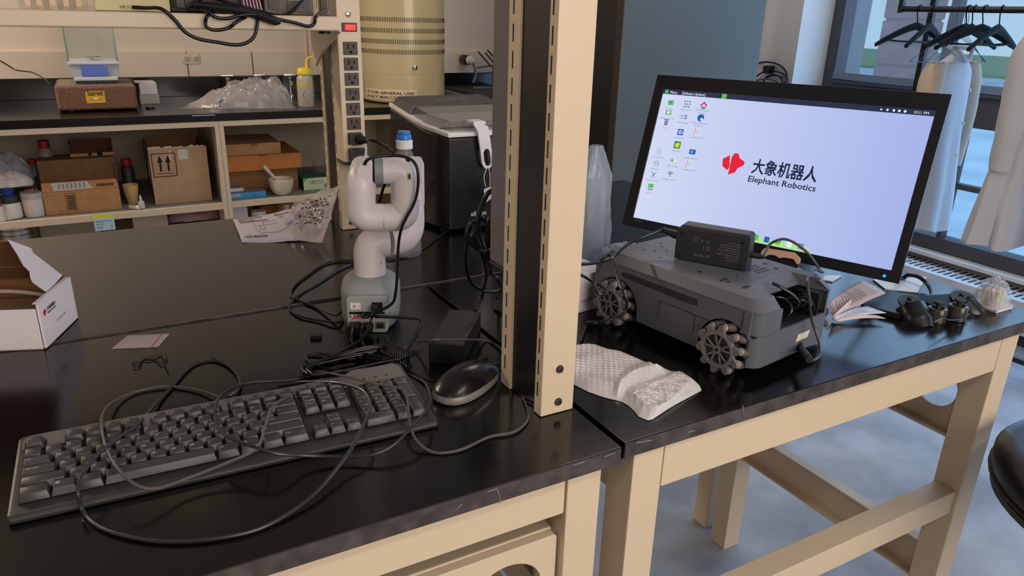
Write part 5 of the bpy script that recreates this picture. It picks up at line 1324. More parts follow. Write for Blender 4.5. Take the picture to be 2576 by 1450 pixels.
# plugs at the panel
def plug(name, label, x0,x1,y0,y1,dep,tail):
    t = T(name, label, 'plug', AI @ BM @ Vector(((x0+x1)/2,-0.06,y0)))
    MM = AI @ PM
    q = MB(); q.box(x0,x1,y0,y1,0.0062,dep, M=MM); q.build('plug_body', black, t, world=True, bevel=0.002)
    s = MM @ Vector(((x0+x1)/2,(y0+y1)/2,dep))
    q = MB(); q.tube([s]+tail, 0.0022, n=10); q.build('lead', cablem, t, world=True)
plug('usb_plug','black plug in the lowest left socket of the grey arm base', -0.031,-0.0125,0.009,0.022,0.028, [W(888,822,-0.085),pz(885,855,D+0.01),pz(905,890,D+0.006),pz(950,905,D+0.008),pz(1000,900,D+0.012)])
plug('usb_plug','black plug in the middle low socket of the grey arm base', -0.0105,0.008,0.010,0.021,0.028, [W(912,820,-0.085),pz(910,850,D+0.01),pz(925,880,D+0.008),pz(970,900,D+0.006),pz(1010,895,D+0.01)])
plug('power_plug','black power plug in the square socket of the arm base', 0.006,0.016,0.043,0.053,0.018, [W(937,790,-0.078),W(932,810,-0.080),pz(912,850,D+0.016),pz(860,885,D+0.006),pz(800,915,D+0.003),pz(775,935,D+0.003),pz(800,945,D+0.004),pz(860,942,D+0.012),pz(930,935,D+0.02)])
# leads at the left of the base
cw('desk_lead', 'black lead looping left of the robot arm towards the rear', [W(862,779,0.0),pz(845,792,D+0.012),pz(800,776,D+0.003),pz(750,755,D+0.003),pz(732,740,D+0.003),pz(745,715,D+0.003),pz(790,680,D+0.003),pz(820,662,D+0.003),pz(855,656,D+0.003),pz(900,656,D+0.003),pz(960,652,D+0.003),pz(1010,648,D+0.003),pz(1060,628,D+0.003),pz(1120,585,D+0.002),pz(1160,565,D+0.002)], 0.0022)
cw('desk_lead', 'second black lead bending round the left of the arm base', [W(864,809,0.0),pz(845,812,D+0.006),pz(800,806,D+0.003),pz(760,798,D+0.003),pz(735,785,D+0.003),pz(730,765,D+0.006),pz(755,738,D+0.003),pz(800,712,D+0.003),pz(850,680,D+0.003),pz(888,664,D+0.003),pz(930,655,D+0.006)], 0.0020)
# ------------------------------------------------ ice maker
imk = mat('ice_maker_black', (24, 23, 23), 0.32, coat=0.2)
imt = mat('ice_maker_lid', (44, 42, 42), 0.4)
im = T('ice_maker', 'black countertop ice maker with a white rim and clear lid window behind the robot arm', 'ice maker', (0.80, 1.56, D))
XI1 = 0.955
foot = [(0.679,1.885),(0.677,1.650),(0.703,1.562),(0.925,1.562),(XI1,1.64),(XI1,1.885)]
def zr(y): return 1.143 + (y-1.56)*0.105
q = MB(); q.loft([[(x,y,D+0.006) for x,y in foot],[(x,y,zr(y)) for x,y in foot]]); q.build('body', imk, im, world=True, bevel=0.006, seg=3)
def exp(fp, d): 
    cx, cy = 0.815, 1.72
    return [(cx+(x-cx)*(1+d), cy+(y-cy)*(1+d)) for x,y in fp]
q = MB(); f1 = exp(foot,0.012); q.loft([[(x,y,zr(y)+0.0005) for x,y in f1],[(x,y,zr(y)+0.0105) for x,y in f1]]); q.build('white_rim', white, im, world=True, bevel=0.002)
lid = [(0.684,1.880),(0.684,1.752),(0.950,1.752),(0.950,1.880)]
q = MB(); q.loft([[(x,y,zr(y)+0.0108) for x,y in lid],[(0.697,1.872,zr(1.87)+0.030),(0.697,1.756,zr(1.756)+0.034),(0.938,1.756,zr(1.756)+0.034),(0.938,1.872,zr(1.87)+0.030)]]); cp = q.build('control_panel', imt, im, world=True, bevel=0.002)
def zp(y): return zr(y)+0.0335 - (y-1.756)*0.036
outm2 = mat('panel_print',(96,92,92),0.5)
q = MB()
for (x0,x1,y0,y1) in ((0.755,0.885,1.786,1.7875),(0.755,0.885,1.826,1.8275),(0.755,0.7565,1.786,1.8275),(0.8835,0.885,1.786,1.8275),(0.775,0.790,1.80,1.812),(0.808,0.832,1.80,1.812),(0.850,0.865,1.80,1.812)):
    q.loft([[(x0,y0,zp(y0)+0.0003),(x1,y0,zp(y0)+0.0003),(x1,y1,zp(y1)+0.0003),(x0,y1,zp(y1)+0.0003)],[(x0,y0,zp(y0)+0.0009),(x1,y0,zp(y0)+0.0009),(x1,y1,zp(y1)+0.0009),(x0,y1,zp(y1)+0.0009)]])
o = q.build('button_outline', outm2, cp, world=True, smooth=False); o['kind'] = 'stuff'
smoke = film('smoky_lid_window', (150,142,138), 0.45, 0.08)
wf = [(0.688,1.748),(0.688,1.655),(0.712,1.574),(0.918,1.574),(0.945,1.65),(0.945,1.748)]
wi = [(0.700,1.746),(0.700,1.665),(0.722,1.596),(0.908,1.596),(0.932,1.66),(0.932,1.746)]
q = MB(); q.loft([[(x,y,zr(y)+0.011) for x,y in wf],[(x,y,zr(y)+0.028) for x,y in wi]], caps=False); q.build('lid_window_side', film('lid_side',(110,98,90),0.4,0.08), im, world=True, ang=20)
q = MB(); q.prism(wi, 0, 0.0015); 
q.v = [Vector((v.x, v.y, zr(v.y)+0.028+v.z)) for v in q.v]; q.build('lid_window', smoke, im, world=True)
q = MB(); q.box(0.700,0.932,1.60,1.745,zr(1.6)+0.0108,zr(1.6)+0.0120); q.build('ice_basket_floor', mat('basket_grey',(90,82,78),0.4), im, world=True)
for k in range(10):
    x = 0.712+k*0.022; q = MB(); q.box(x,x+0.002,1.598,1.600,zr(1.6)+0.012,zr(1.6)+0.0245); q.build('basket_rib', mat('rib_grey',(150,140,132),0.3), im, world=True)
text_mb('silonn', 0.016, FRONT(py(1184,544,1.5614).x, 1.5612, py(1184,544,1.5614).z), bold=0.0003, width=0.042).build('maker_lettering', white, im, world=True, smooth=False)
for (x,y) in ((0.71,1.60),(0.92,1.60),(0.70,1.86),(0.93,1.86)):
    q = MB(); q.cyl((x,y,D),(x,y,D+0.007),0.012,n=16); q.build('foot', black, im, world=True)
# scoop hanging over the rim
sc2 = T('ice_scoop', 'white plastic ice scoop handle with a long hole hanging over the lid edge', 'scoop', (0.8, 1.55, 1.05))
yS = 1.548
pts = [py(a,b_,yS) for a,b_ in ((1189,312),(1212,311),(1227,318),(1232,345),(1238,395),(1239,415),(1230,424),(1218,424),(1211,412),(1206,370),(1200,330))]
hp = [py(a,b_,yS) for a,b_ in ((1219,376),(1226,374),(1231,382),(1234,408),(1231,417),(1222,417),(1217,405),(1215,385))]
q = MB(); q.prism([(v.x,v.z) for v in pts], 0, 0.007, holes=[[(v.x,v.z) for v in hp]], M=frame((0,yS+0.0035,0),(1,0,0),(0,0,1))); q.build('handle', white, sc2, world=True, bevel=0.0015)
a_ = py(1200,312,yS)
q = MB(); q.box(a_.x-0.010,a_.x+0.022,1.545,1.585,a_.z-0.002,a_.z+0.006); q.build('hook', white, sc2, world=True, bevel=0.0025)
# tag on a string
tg = T('string_tag', 'folded white paper tag hanging on a string below the scoop', 'tag', py(1225,470,1.52))
q = MB(); q.tube([py(1224,425,1.540),py(1219,438,1.53),py(1218,452,1.525),py(1222,470,1.52)], 0.0009, n=6); q.tube([py(1230,424,1.540),py(1233,445,1.53),py(1232,468,1.52)], 0.0009, n=6); q.build('string', white, tg, world=True)
q = MB(); q.prism([(v.x,v.z) for v in (py(1217,476,1.52),py(1238,468,1.52),py(1238,497,1.52),py(1220,512,1.52))], 0, 0.0008, M=frame((0,1.52,0),(1,0,0),(0,0,1))); q.build('paper_tag', whitepaper, tg, world=True)
# ------------------------------------------------ bottle behind the arm
bc = Vector((0.552, 1.45, D))
t = T('water_bottle', 'clear plastic bottle with a blue sports cap behind the robot arm', 'bottle', bc)
pet = film('bottle_pet', (190,190,192), 0.22, 0.06)
zc0 = py(1012, 366, 1.45).z - D; zc1 = py(1012, 330, 1.45).z - D
q = MB(); q.lathe([(0.028,0.001),(0.032,0.005),(0.032,0.06),(0.030,0.07),(0.032,0.08),(0.032,0.145),(0.030,0.16),(0.022,zc0-0.028),(0.0145,zc0-0.010),(0.014,zc0)], 28, M=Matrix.Translation(bc)); q.build('bottle_body', pet, t, world=True, ang=50)
q = MB(); q.lathe([(0.0175,zc0-0.006),(0.0175,zc0+0.010),(0.0155,zc0+0.012)], 24, M=Matrix.Translation(bc)); q.build('collar', white, t, world=True)
q = MB(); q.lathe([(0.0150,zc0+0.0122),(0.0150,zc0+0.020),(0.0125,zc1-0.006),(0.0135,zc1-0.003),(0.0125,zc1),(0,zc1+0.0005)], 24, M=Matrix.Translation(bc)); q.build('blue_cap', mat('bright_blue_cap',(40,118,206),0.35), t, world=True)
# ------------------------------------------------ plugs in the power strip
pl = T('power_plug', 'black round plug in the second lowest outlet of the upright power strip', 'plug', (0.51,1.62,1.143))
q = MB(); q.prism(rrect(xc-0.014,xc+0.014,1.130,1.156,0.004), 0, 0.014, M=frame((0,1.626,0),(1,0,0),(0,0,1))); q.build('plug_body', black, pl, world=True, bevel=0.003)
q = MB(); q.cyl((xc+0.004,1.613,1.143),(xc+0.016,1.596,1.143),0.011,0.007,n=16); q.build('grip', blacksoft, pl, world=True)
q = MB(); q.tube([(xc+0.014,1.598,1.143),py(925,352,1.575),py(950,357,1.55),py(975,370,1.54),py(992,388,1.53),py(985,400,1.55),py(975,450,1.60),(0.56,1.62,1.02),(0.55,1.64,D+0.02),(0.60,1.60,D+0.004)], 0.0035); q.build('lead', cablem, pl, world=True)
pl = T('power_plug', 'flat black plug in the lowest outlet of the upright power strip', 'plug', (0.51,1.62,1.108))
q = MB(); q.prism(rrect(xc-0.016,xc+0.020,1.092,1.122,0.003), 0, 0.024, M=frame((0,1.626,0),(1,0,0),(0,0,1))); q.build('plug_body', black, pl, world=True, bevel=0.003)
q = MB(); q.tube([(xc+0.010,1.606,1.098),(xc+0.008,1.604,1.075),(xc+0.004,1.61,1.03),(xc+0.01,1.62,0.95),(xc+0.03,1.60,D+0.004)], 0.004, radii=[0.009,0.0065,0.0035,0.0035,0.0035]); q.build('lead', cablem, pl, world=True)
# plugs and tied cable below the second strip
yP = 0.90; 
hb = T('hanging_cable_coil', 'black cables bunched and tied hanging below the grey power strip', 'cable coil', py(1215,560,yP))
def hang(pts, r=0.0033, Y=0.93):
    q = MB(); q.tube([py(a,b_,(c or Y)) for a,b_,c in pts], r, n=10); q.build('lead', cablem, hb, world=True)
hang([(1240,478,0),(1225,490,0),(1212,520,0),(1200,555,0),(1195,590,0),(1205,620,0),(1218,650,0),(1226,690,0)], 0.0038)
hang([(1226,560,0.935),(1210,548,0.935),(1204,560,0.935),(1208,600,0.935),(1222,640,0.93),(1236,680,0.93)])
hang([(1216,556,0.925),(1230,552,0.925),(1226,580,0.92),(1228,620,0.92),(1232,660,0.92)])
hang([(1178,572,0),(1185,560,0),(1196,562,0),(1190,585,0),(1182,600,0),(1200,618,0),(1215,640,0),(1224,670,0)], 0.003)
hang([(1178,572,0),(1174,595,0),(1185,612,0),(1200,630,0)], 0.003)
hang([(1238,545,0.91),(1228,560,0.91),(1232,590,0.91),(1238,630,0.91),(1234,690,0.91)], 0.0034)
hang([(1178,600,0.95),(1172,650,0.96),(1180,700,0.98),(1200,724,1.0),(1235,735,1.0),(1270,728,1.0)], 0.003)
q = MB(); q.tube([py(1206,628,0.93),py(1222,632,0.915),py(1238,626,0.92)], 0.0025); q.build('tie', greycable, hb, world=True)
cw('brick_lead', 'black lead running from the hanging coil down to the power brick', [py(1226,690,0.93),pz(1215,740,D+0.06),pz(1205,765,D+0.045),pz(1196,782,D+0.035),bk.matrix_basis @ Vector((0.002,0.095,0.022))], 0.0028)
cw('desk_lead', 'black lead running behind the upright along the seam', [py(1240,690,0.90),py(1262,720,0.90),pz(1255,745,D+0.02),pz(1245,770,D+0.006),pz(1262,785,D+0.004),pz(1290,790,D+0.004)], 0.0028)
# ------------------------------------------------ long loose keyboard and mouse cables
keycable = mat('charcoal_key_cable',(40,40,42),0.32)
cablez('keyboard_cable', 'dark cable of the keyboard looping far out over the bench front and over the keys', [(870,935,0.010),(800,935,0.006),(745,955,0.004),(650,962,0.010),(590,975,0.02),(552,1000,0.034),(541,1040,0.037),(548,1075,0.034),(575,1100,0.034),(640,1125,0.033),(700,1142,0.026),(780,1147,0.012),(870,1149,0.008),(935,1145,0.010),(990,1120,0.016),(1040,1070,0.026),(1075,1030,0.028),(1083,1000,0.026),(1070,965,0.024),(1045,950,0.016),(1020,940,0.006)], 0.0021, m=keycable)
cablez('keyboard_cable', 'dark cable sweeping over the keys and down to the bench front in one wide arc', [(700,972,0.004),(760,962,0.012),(830,962,0.030),(880,970,0.036),(915,985,0.038),(931,1012,0.038),(928,1040,0.037),(900,1100,0.026),(870,1150,0.016),(800,1235,0.008),(730,1290,0.004),(640,1335,0.003),(520,1358,0.003),(400,1362,0.003),(300,1345,0.003),(240,1320,0.003),(208,1285,0.006),(197,1240,0.026),(205,1200,0.034),(240,1150,0.036),(300,1100,0.034),(345,1070,0.030),(390,1020,0.006),(440,965,0.003),(475,925,0.003),(510,907,0.003),(545,906,0.003),(580,925,0.003),(602,955,0.003),(600,980,0.004),(575,1000,0.006)], 0.0022, m=keycable)
cablez('mouse_cable', 'thin pale grey cable looping over the left half of the keyboard', [(560,1003,0.008),(510,985,0.004),(450,974,0.003),(390,975,0.003),(330,990,0.003),(285,1012,0.008),(262,1035,0.022),(255,1070,0.032),(268,1130,0.034),(300,1185,0.034),(345,1222,0.026),(395,1230,0.018),(470,1205,0.014),(560,1170,0.018),(630,1140,0.028),(655,1115,0.034),(668,1070,0.034),(690,1020,0.032),(740,990,0.026),(790,960,0.014),(850,950,0.010)], 0.0018, m=mat('warm_grey_cable',(80,76,72),0.4))
cablez('mouse_cable', 'thin pale grey cable running in a wide loop round the right of the mouse', [(790,935,0.010),(860,945,0.030),(930,963,0.034),(985,972,0.034),(1018,985,0.034),(1026,1020,0.030),(1030,1060,0.020),(1045,1105,0.010),(1080,1135,0.003),(1120,1140,0.002),(1170,1128,0.003),(1230,1100,0.003),(1290,1088,0.003),(1322,1065,0.003),(1329,1040,0.003),(1318,1005,0.003),(1300,955,0.003),(1275,900,0.003),(1250,870,0.003),(1215,857,0.004),(1170,855,0.041),(1100,856,0.041),(1050,862,0.012),(1010,880,0.010)], 0.0018, m=MATS['warm_grey_cable'])
cablez('mouse_cable', 'short black cable from the mouse nose to the cable heap', [(1092,960,0.010),(1060,952,0.004),(1035,938,0.003),(1010,930,0.003),(985,920,0.004)], 0.0020)
# cable heap
hp_ = T('cable_heap', 'tangled heap of glossy black cables in front of the robot arm', 'cable heap', pz(940, 915))
rnd = random.Random(9)
for k in range(9):
    s = rnd.uniform(-1,1)*0.006
    a0 = [(762+k*2,944-k),(770,930-k),(840,905-k*1.5),(930,890-k*2),(990,880-k),(1020,885),(1018,900),(960,922-k),(880,938-k*0.7),(800,948-k*0.5)]
    q = MB(); q.tube([pz(a+rnd.uniform(-9,9), b_+rnd.uniform(-3,3), D+0.003+0.0023*k+rnd.uniform(0,0.002)) for a,b_ in a0], 0.0017, n=7, closed=True); q.build('cable_loop', cablem, hp_, world=True)
for k in range(11):
    x = 1000+k*3; 
    q = MB(); cc_ = pz(960+k*6, 872+k*3.5, D+0.012)
    u = Vector((0.35,0.94,0)).normalized()
    ring = [cc_ + u*0.022*math.cos(2*PI*i/14) + Vector((0,0,1))*0.011*math.sin(2*PI*i/14) for i in range(14)]
    q.tube(ring, 0.0016, n=7, closed=True, sub=2); q.build('cable_turn', cablem, hp_, world=True)
cablez('desk_lead', 'black lead making a pointed loop left of the cable heap', [(1000,905,0.012),(900,890,0.008),(830,892,0.004),(785,891,0.003),(769,898,0.003),(785,915,0.004),(830,930,0.010),(900,935,0.014),(980,915,0.018),(1012,898,0.018),(1000,880,0.016)], 0.0021)
# ------------------------------------------------ instruction manual and plastic sleeve
mp = T('instruction_manual', 'white instruction manual sheet titled INSTRUCTION MANUAL at the rear edge of the bench', 'manual', pz(680,580))
paper = mat('lilac_white_paper', (172,164,176), 0.7)
m4 = [pz(609,609,D+0.002), pz(778,595,D+0.010), pz(733,525,D+0.045), pz(586,552,D+0.004)]
def mfn(u, v):
    a = m4[0].lerp(m4[1], u); b_ = m4[3].lerp(m4[2], u); p = a.lerp(b_, v)
    return Vector((p.x, p.y, p.z+0.006*math.sin(PI*v)*(0.4+0.6*u)-0.004*math.sin(PI*u)))
q = MB(); q.grid(14, 12, mfn); sheet = q.build('front_sheet', paper, mp, world=True, ang=60, solid=0.0006)
for k in range(2):
    q = MB(); q.grid(10, 8, lambda u, v: mfn(u,v)+Vector((0.003-0.004*k,-0.004-0.004*k*math.sin(PI*u),-0.0016*(k+1)*(1 if mfn(u,v).z>D+0.005 else 0.3)))); q.build('under_sheet', paper if k else mat('purple_tinted_sheet',(150,132,180),0.7), mp, world=True, ang=60)
def on_sheet(tm, lift=0.0009):
    # text laid in unit square (x:0-1, y:0-1) of the sheet
    out = MB(); vs = []
    for v in tm.v:
        p = mfn(v.x, v.y); vs.append(Vector((p.x, p.y-0.0002, p.z+lift)))
    out.add(vs, tm.f); return out
def unit(s, x, y, w, h):
    tm = text_mb(s, 1.0, None, bold=0.02, depth=0)
    if not tm.v: return tm
    x0 = min(v.x for v in tm.v); x1 = max(v.x for v in tm.v)
    tm.v = [Vector((x+(v.x-x0)/(x1-x0)*w, y+v.y*h, 0)) for v in tm.v]; return tm
on_sheet(join(unit('INSTRUCTION',0.08,0.90,0.40,0.09), unit('MANUAL',0.08,0.81,0.27,0.09), unit('Silonn',0.68,0.84,0.24,0.12), unit('ICE MAKER',0.08,0.14,0.34,0.09))).build('printed_title', mat('dark_print',(50,44,60)), sheet, world=True, smooth=False)
q = MB(); q.add([(0.08,0.745,0),(0.55,0.745,0),(0.55,0.77,0),(0.08,0.77,0)], [(0,1,2,3)]); on_sheet(q).build('title_bar', MATS['dark_print'], sheet, world=True, smooth=False)
def uline(pts, w=0.006):
    q = MB()
    for i in range(len(pts)-1):
        a = Vector((*pts[i],0)); b_ = Vector((*pts[i+1],0)); d = (b_-a).normalized(); n_ = Vector((-d.y,d.x,0))*w
        q.add([a-n_,b_-n_,b_+n_,a+n_], [(0,1,2,3)])
    return q
on_sheet(join(uline([(0.28,0.70),(0.30,0.56),(0.44,0.55),(0.45,0.70)]), uline([(0.36,0.55),(0.36,0.42),(0.41,0.38),(0.44,0.44),(0.43,0.55)]), uline([(0.26,0.56),(0.34,0.28),(0.60,0.25),(0.80,0.36)]), uline([(0.45,0.55),(0.66,0.55)]), uline([(0.46,0.68),(0.66,0.66)]))).build('line_drawing', mat('grey_line_print',(120,116,130),0.6), sheet, world=True, smooth=False)
q = MB(); q.add([(0.73,0.72,0),(0.80,0.72,0),(0.80,0.84,0),(0.73,0.84,0)],[(0,1,2,3)]); q.add([(0.76,0.42,0),(0.87,0.42,0),(0.88,0.53,0),(0.77,0.53,0)],[(0,1,2,3)]); on_sheet(q).build('drawing_tint', mat('blue_tint_print',(120,136,176),0.6), sheet, world=True, smooth=False)
sl = T('plastic_sleeve', 'crumpled clear printed plastic sleeve propped against the upright beside the manual', 'bag', pz(800,590))
C4 = [pz(705,600,D+0.001), pz(810,612,D+0.003), py(852,478,1.67), py(740,508,1.80)]
def sfn(u, v):
    a = C4[0].lerp(C4[1], u); b_ = C4[3].lerp(C4[2], u); p = a.lerp(b_, v)
    nn = noise.noise(Vector((u*3.2,v*3.2,2)))*0.022 + (1-abs(noise.noise(Vector((u*6,v*6,8))))*2)*0.010
    e = min(1, min(v,1.0)*6)
    return Vector((p.x, p.y-nn*e*0.8, max(D+0.0012, p.z+nn*e)))
slf = film('printed_sleeve_film', (196,184,182), 0.62, 0.2)
q = MB(); q.grid(34, 34, sfn); q.build('sleeve_film', slf, sl, world=True, ang=24)
q = MB(); q.grid(20, 20, lambda u,v: sfn(u*0.9+0.05, v*0.86)+Vector((0.012,0.016,-0.004*v))); q.build('sleeve_back', slf, sl, world=True, ang=24)
q = MB()
rnd = random.Random(3)
for i in range(9):
    v = 0.30+0.07*i; u = 0.22+rnd.uniform(0,0.05)
    while u < 0.82:
        w = rnd.uniform(0.03,0.09)
        a = sfn(u, v)+Vector((0,-0.002,0.002)); b_ = sfn(min(0.95,u+w), v+0.0)+Vector((0,-0.002,0.002)); c_ = sfn(min(0.95,u+w), v+0.022)+Vector((0,-0.002,0.002)); d_ = sfn(u, v+0.022)+Vector((0,-0.002,0.002))
        q.add([a,b_,c_,d_], [(0,1,2,3)]); u += w+rnd.uniform(0.02,0.05)
o = q.build('warning_print', mat('dark_print',(50,44,60)), sl, world=True, smooth=False); o['kind'] = 'stuff'
# ================================================================== THINGS ON THE RIGHT TABLE
# ------------------------------------------------ wheeled robot
carm = mat('dark_grey_robot_shell', (88, 90, 98), 0.42, bump=0.01, bscale=500)
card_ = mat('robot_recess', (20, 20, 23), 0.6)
hub_m = mat('grey_wheel_hub', (112, 108, 106), 0.45)
rol_m = mat('mottled_rubber_roller', (92, 82, 78), 0.6, rgb2=(50, 47, 48), vscale=90, detail=5)
tip_m = mat('white_roller_cap', (214, 210, 204), 0.35)
CL, CW = 0.332, 0.206
rb_ = T('wheeled_robot', 'dark grey four wheeled robot with mecanum wheels and a recessed front on the right table', 'robot', (0.782, 0.667, D+0.008), R(9.5))
RB = rb_.matrix_basis
def body_outline(inset=0.0, rf=0.030, rr=0.024):
    return rrect(inset, CW-inset, inset, CL-inset, rf, 6)
zb_, zt1, zt2_ = 0.013, 0.100, 0.117
# lower shell: side walls with wheel arches, front wall, rear wall
def arch_side(x0, x1):
    pts = [(0.028, zb_)]
    wy = (0.036, 0.275)
    out = []
    # outline in (y,z): start front bottom
    out.append((0.028, 0.040)); 
    def arch(cy, ra=0.047):
        return [(cy - ra*math.cos(a), 0.028 + ra*math.sin(a)) for a in [PI*i/14 for i in range(15)]]
    poly = []
    a1 = arch(0.052, 0.048); a2 = arch(0.276, 0.048)
    poly = [p for p in a1 if p[0] > 0.0135] + [(0.1001, zb_), (0.2279, zb_)] + a2 + [(CL-0.003, 0.028), (CL-0.002, 0.085), (CL-0.010, zt1), (0.0135, zt1)]
    q = MB(); q.prism(poly, x0, x1, M=frame((0,0,0),(0,1,0),(0,0,1)))
    return q
WY = (0.052, 0.276)
q = arch_side(0.0, 0.004); q.build('side_wall', carm, rb_, bevel=0.0008)
q = arch_side(CW-0.004, CW); q.build('side_wall', carm, rb_, bevel=0.0008)
# rounded front corners with front wall, open recess above
def hring(z, y0, rf):
    pts = []
    for i in range(9):
        a = PI*1.15 + (PI*0.35)*i/8; pts.append((rf+rf*math.cos(a), y0+rf+rf*math.sin(a), z))
    for i in range(9):
        a = 1.5*PI + (PI/2)*i/8; pts.append((CW-rf+rf*math.cos(a), y0+rf+rf*math.sin(a), z))
    return pts
def front_band(z0, z1, y0=0.0, rf=0.026, th=0.004, cut=None, name='front_wall'):
    q = MB(); o0 = hring(z0,y0,rf); o1 = hring(z1,y0,rf); i0 = [(min(max(x,th),CW-th), y+th if abs(y-y0)<rf*0.8 else y, z) for x,y,z in o0]; i1 = [(x,y,z1) for x,y,z in i0]
    q.loft([o0,o1], caps=False, closed=False); q.loft([i1,i0], caps=False, closed=False)
    n = len(o0)
    for (A_, B_) in ((o1,i1),(i0,o0)):
        q.add(A_+B_, [[i,i+1,n+i+1,n+i] for i in range(n-1)])
    return q.build(name, carm, rb_, ang=30)
front_band(0.0125, 0.063)
def post(x0, x1, name):
    # corner posts beside the recess
    q = MB()
    r_ = 0.026
    left = x0 < 0.05
    ring = []
    if left:
        ring = [(0,0.030)] + [(r_+r_*math.cos(PI+(PI/2)*i/8), r_+r_*math.sin(PI+(PI/2)*i/8)) for i in range(9)] + [(x1,0.0),(x1+0.006,0.030)]
    else:
        ring = [(x0-0.006,0.030),(x0,0.0)] + [(CW-r_+r_*math.cos(1.5*PI+(PI/2)*i/8), r_+r_*math.sin(1.5*PI+(PI/2)*i/8)) for i in range(9)] + [(CW,0.030)]
    q.prism(ring, 0.0632, 0.098); q.build(name, carm, rb_, bevel=0.0006)
post(0.0, 0.058, 'corner_post'); post(CW-0.020, CW, 'corner_post')
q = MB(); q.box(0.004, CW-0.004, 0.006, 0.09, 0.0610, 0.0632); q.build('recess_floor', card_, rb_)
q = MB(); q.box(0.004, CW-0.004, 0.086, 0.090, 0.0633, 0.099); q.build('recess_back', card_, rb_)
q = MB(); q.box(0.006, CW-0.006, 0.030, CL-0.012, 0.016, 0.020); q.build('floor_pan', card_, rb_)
q = MB(); q.box(0.03, CW-0.03, CL-0.006, CL-0.002, zb_, zt1); q.build('rear_wall', carm, rb_, bevel=0.001)
# inner wheel housings keep light out
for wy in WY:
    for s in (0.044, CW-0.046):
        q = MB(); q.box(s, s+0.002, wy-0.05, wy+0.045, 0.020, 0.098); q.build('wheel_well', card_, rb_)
# top deck: stepped and chamfered lid with a front cut-out
def deck(z, ins, y0, rf=0.024):
    nx0, nx1 = 0.052, CW-0.030
    p = [(ins+0.006, CL-0.012-ins), (ins, CL-0.035), (ins, y0+rf)]
    p += [(ins+rf+rf*math.cos(PI+(PI/2)*i/6), y0+rf+rf*math.sin(PI+(PI/2)*i/6)) for i in range(7)]
    p += [(nx0-0.002, y0), (nx0+0.006, y0+0.046), (nx1-0.006, y0+0.046), (nx1+0.006, y0)]
    p += [(CW-ins-rf+rf*math.cos(1.5*PI+(PI/2)*i/6), y0+rf+rf*math.sin(1.5*PI+(PI/2)*i/6)) for i in range(7)]
    p += [(CW-ins, CL-0.035), (CW-ins-0.006, CL-0.012-ins)]
    return [(x, y, z) for x, y in p]
q = MB(); d0 = deck(0.0985, 0.0, 0.0); d1 = deck(0.1010, 0.0, 0.0); d2 = deck(0.116, 0.011, 0.014)
n_ = len(d0)
q.loft([d0, d1, d2], caps=False)
for ring, flip in ((d2, False), (d0, True)):
    tr = tessellate_polygon([[Vector((x,y,0)) for x,y,z in ring]])
    fs = []
    for t in tr:
        a,b_,c = [Vector((ring[i][0],ring[i][1],0)) for i in t]
        up = (b_-a).cross(c-a).z > 0
        fs.append(list(t) if (up != flip) else list(t)[::-1])
    q.add(ring, fs)
q.v = [v for v in q.v]
# rings run clockwise seen from above, so turn the walls outward
nw = 2*n_
q.f[:nw] = [f_[::-1] for f_ in q.f[:nw]]
dk = q.build('top_deck', carm, rb_, ang=30, weld=True)
def hole(x, y, r, n=12, nm='mount_hole'):
    q = MB(); q.lathe([(r,0.11585),(r,0.1164)], n, M=Matrix.Translation((x,y,0))); q.build(nm, card_, dk)
for i in range(4):
    for j in range(4):
        if (i+j) % 1 == 0: hole(0.120+i*0.0085+0.004*(j%2), 0.088+j*0.0085, 0.0028, nm='vent_hole')
for (x,y,r) in ((0.045,0.090,0.0035),(0.046,0.145,0.0035),(0.165,0.085,0.004),(0.172,0.110,0.004),(0.150,0.215,0.002),(0.100,0.270,0.002),(0.115,0.285,0.002),(0.090,0.250,0.002),(0.060,0.275,0.002),(0.072,0.262,0.002),(0.128,0.262,0.002),(0.050,0.230,0.002),(0.150,0.180,0.0035),(0.165,0.150,0.002),(0.175,0.165,0.002),(0.085,0.120,0.002),(0.08,0.10,0.002)): hole(x,y,r)
for (x,y) in ((0.026,0.100),(0.028,0.060)):
    q = MB(); q.prism(rrect(-0.009,0.009,-0.003,0.003,0.0028), 0.1161, 0.1166, M=Matrix.Translation((x+0.02,y,0))); q.build('rubber_slot', card_, dk)
# side groove, hatch and seam
q = MB(); q.prism([(0.110,0.0905),(0.262,0.0905),(0.270,0.0850),(0.262,0.0815),(0.120,0.0790),(0.108,0.0820)], -0.0008, 0.0004, M=frame((-0.0003,0,0),(0,-1,0),(0,0,1)) @ Matrix.Scale(-1,4,(1,0,0))); q.build('side_groove', mat('groove_shadow',(38,38,44),0.6), rb_, smooth=False)
for (a,b_,c,d) in ((0.110,0.183,0.0645,0.0655),(0.110,0.1108,0.036,0.0645),(0.182,0.183,0.036,0.0645)):
    q = MB(); q.box(-0.0005,0.0003,a,b_,c,d); q.build('hatch_line', MATS['groove_shadow'], rb_, smooth=False)
q = MB(); q.tube([(-0.0001,0.155,0.0655),(-0.0001,0.120,0.0645),(-0.0001,0.080,0.0640),(-0.0001,0.04,0.0640),(0.0010,0.020,0.0638),(0.006,0.008,0.0636)], 0.0006, n=5); q.build('shell_seam', MATS['groove_shadow'], rb_)
# front light and charge socket
q = MB(); q.prism([(0,0),(0.032,0),(0.036,0.011),(0.004,0.011)], 0, 0.0008, M=frame((0.108,-0.0001,0.032),(1,0,0),(0,0,1))); q.build('front_lamp', mat('cream_lens',(214,206,176),0.3), rb_)
q = MB(); q.cyl((0.122,0.001,0.020),(0.122,-0.0012,0.020),0.0075,n=20); q.build('charge_socket', card_, rb_)
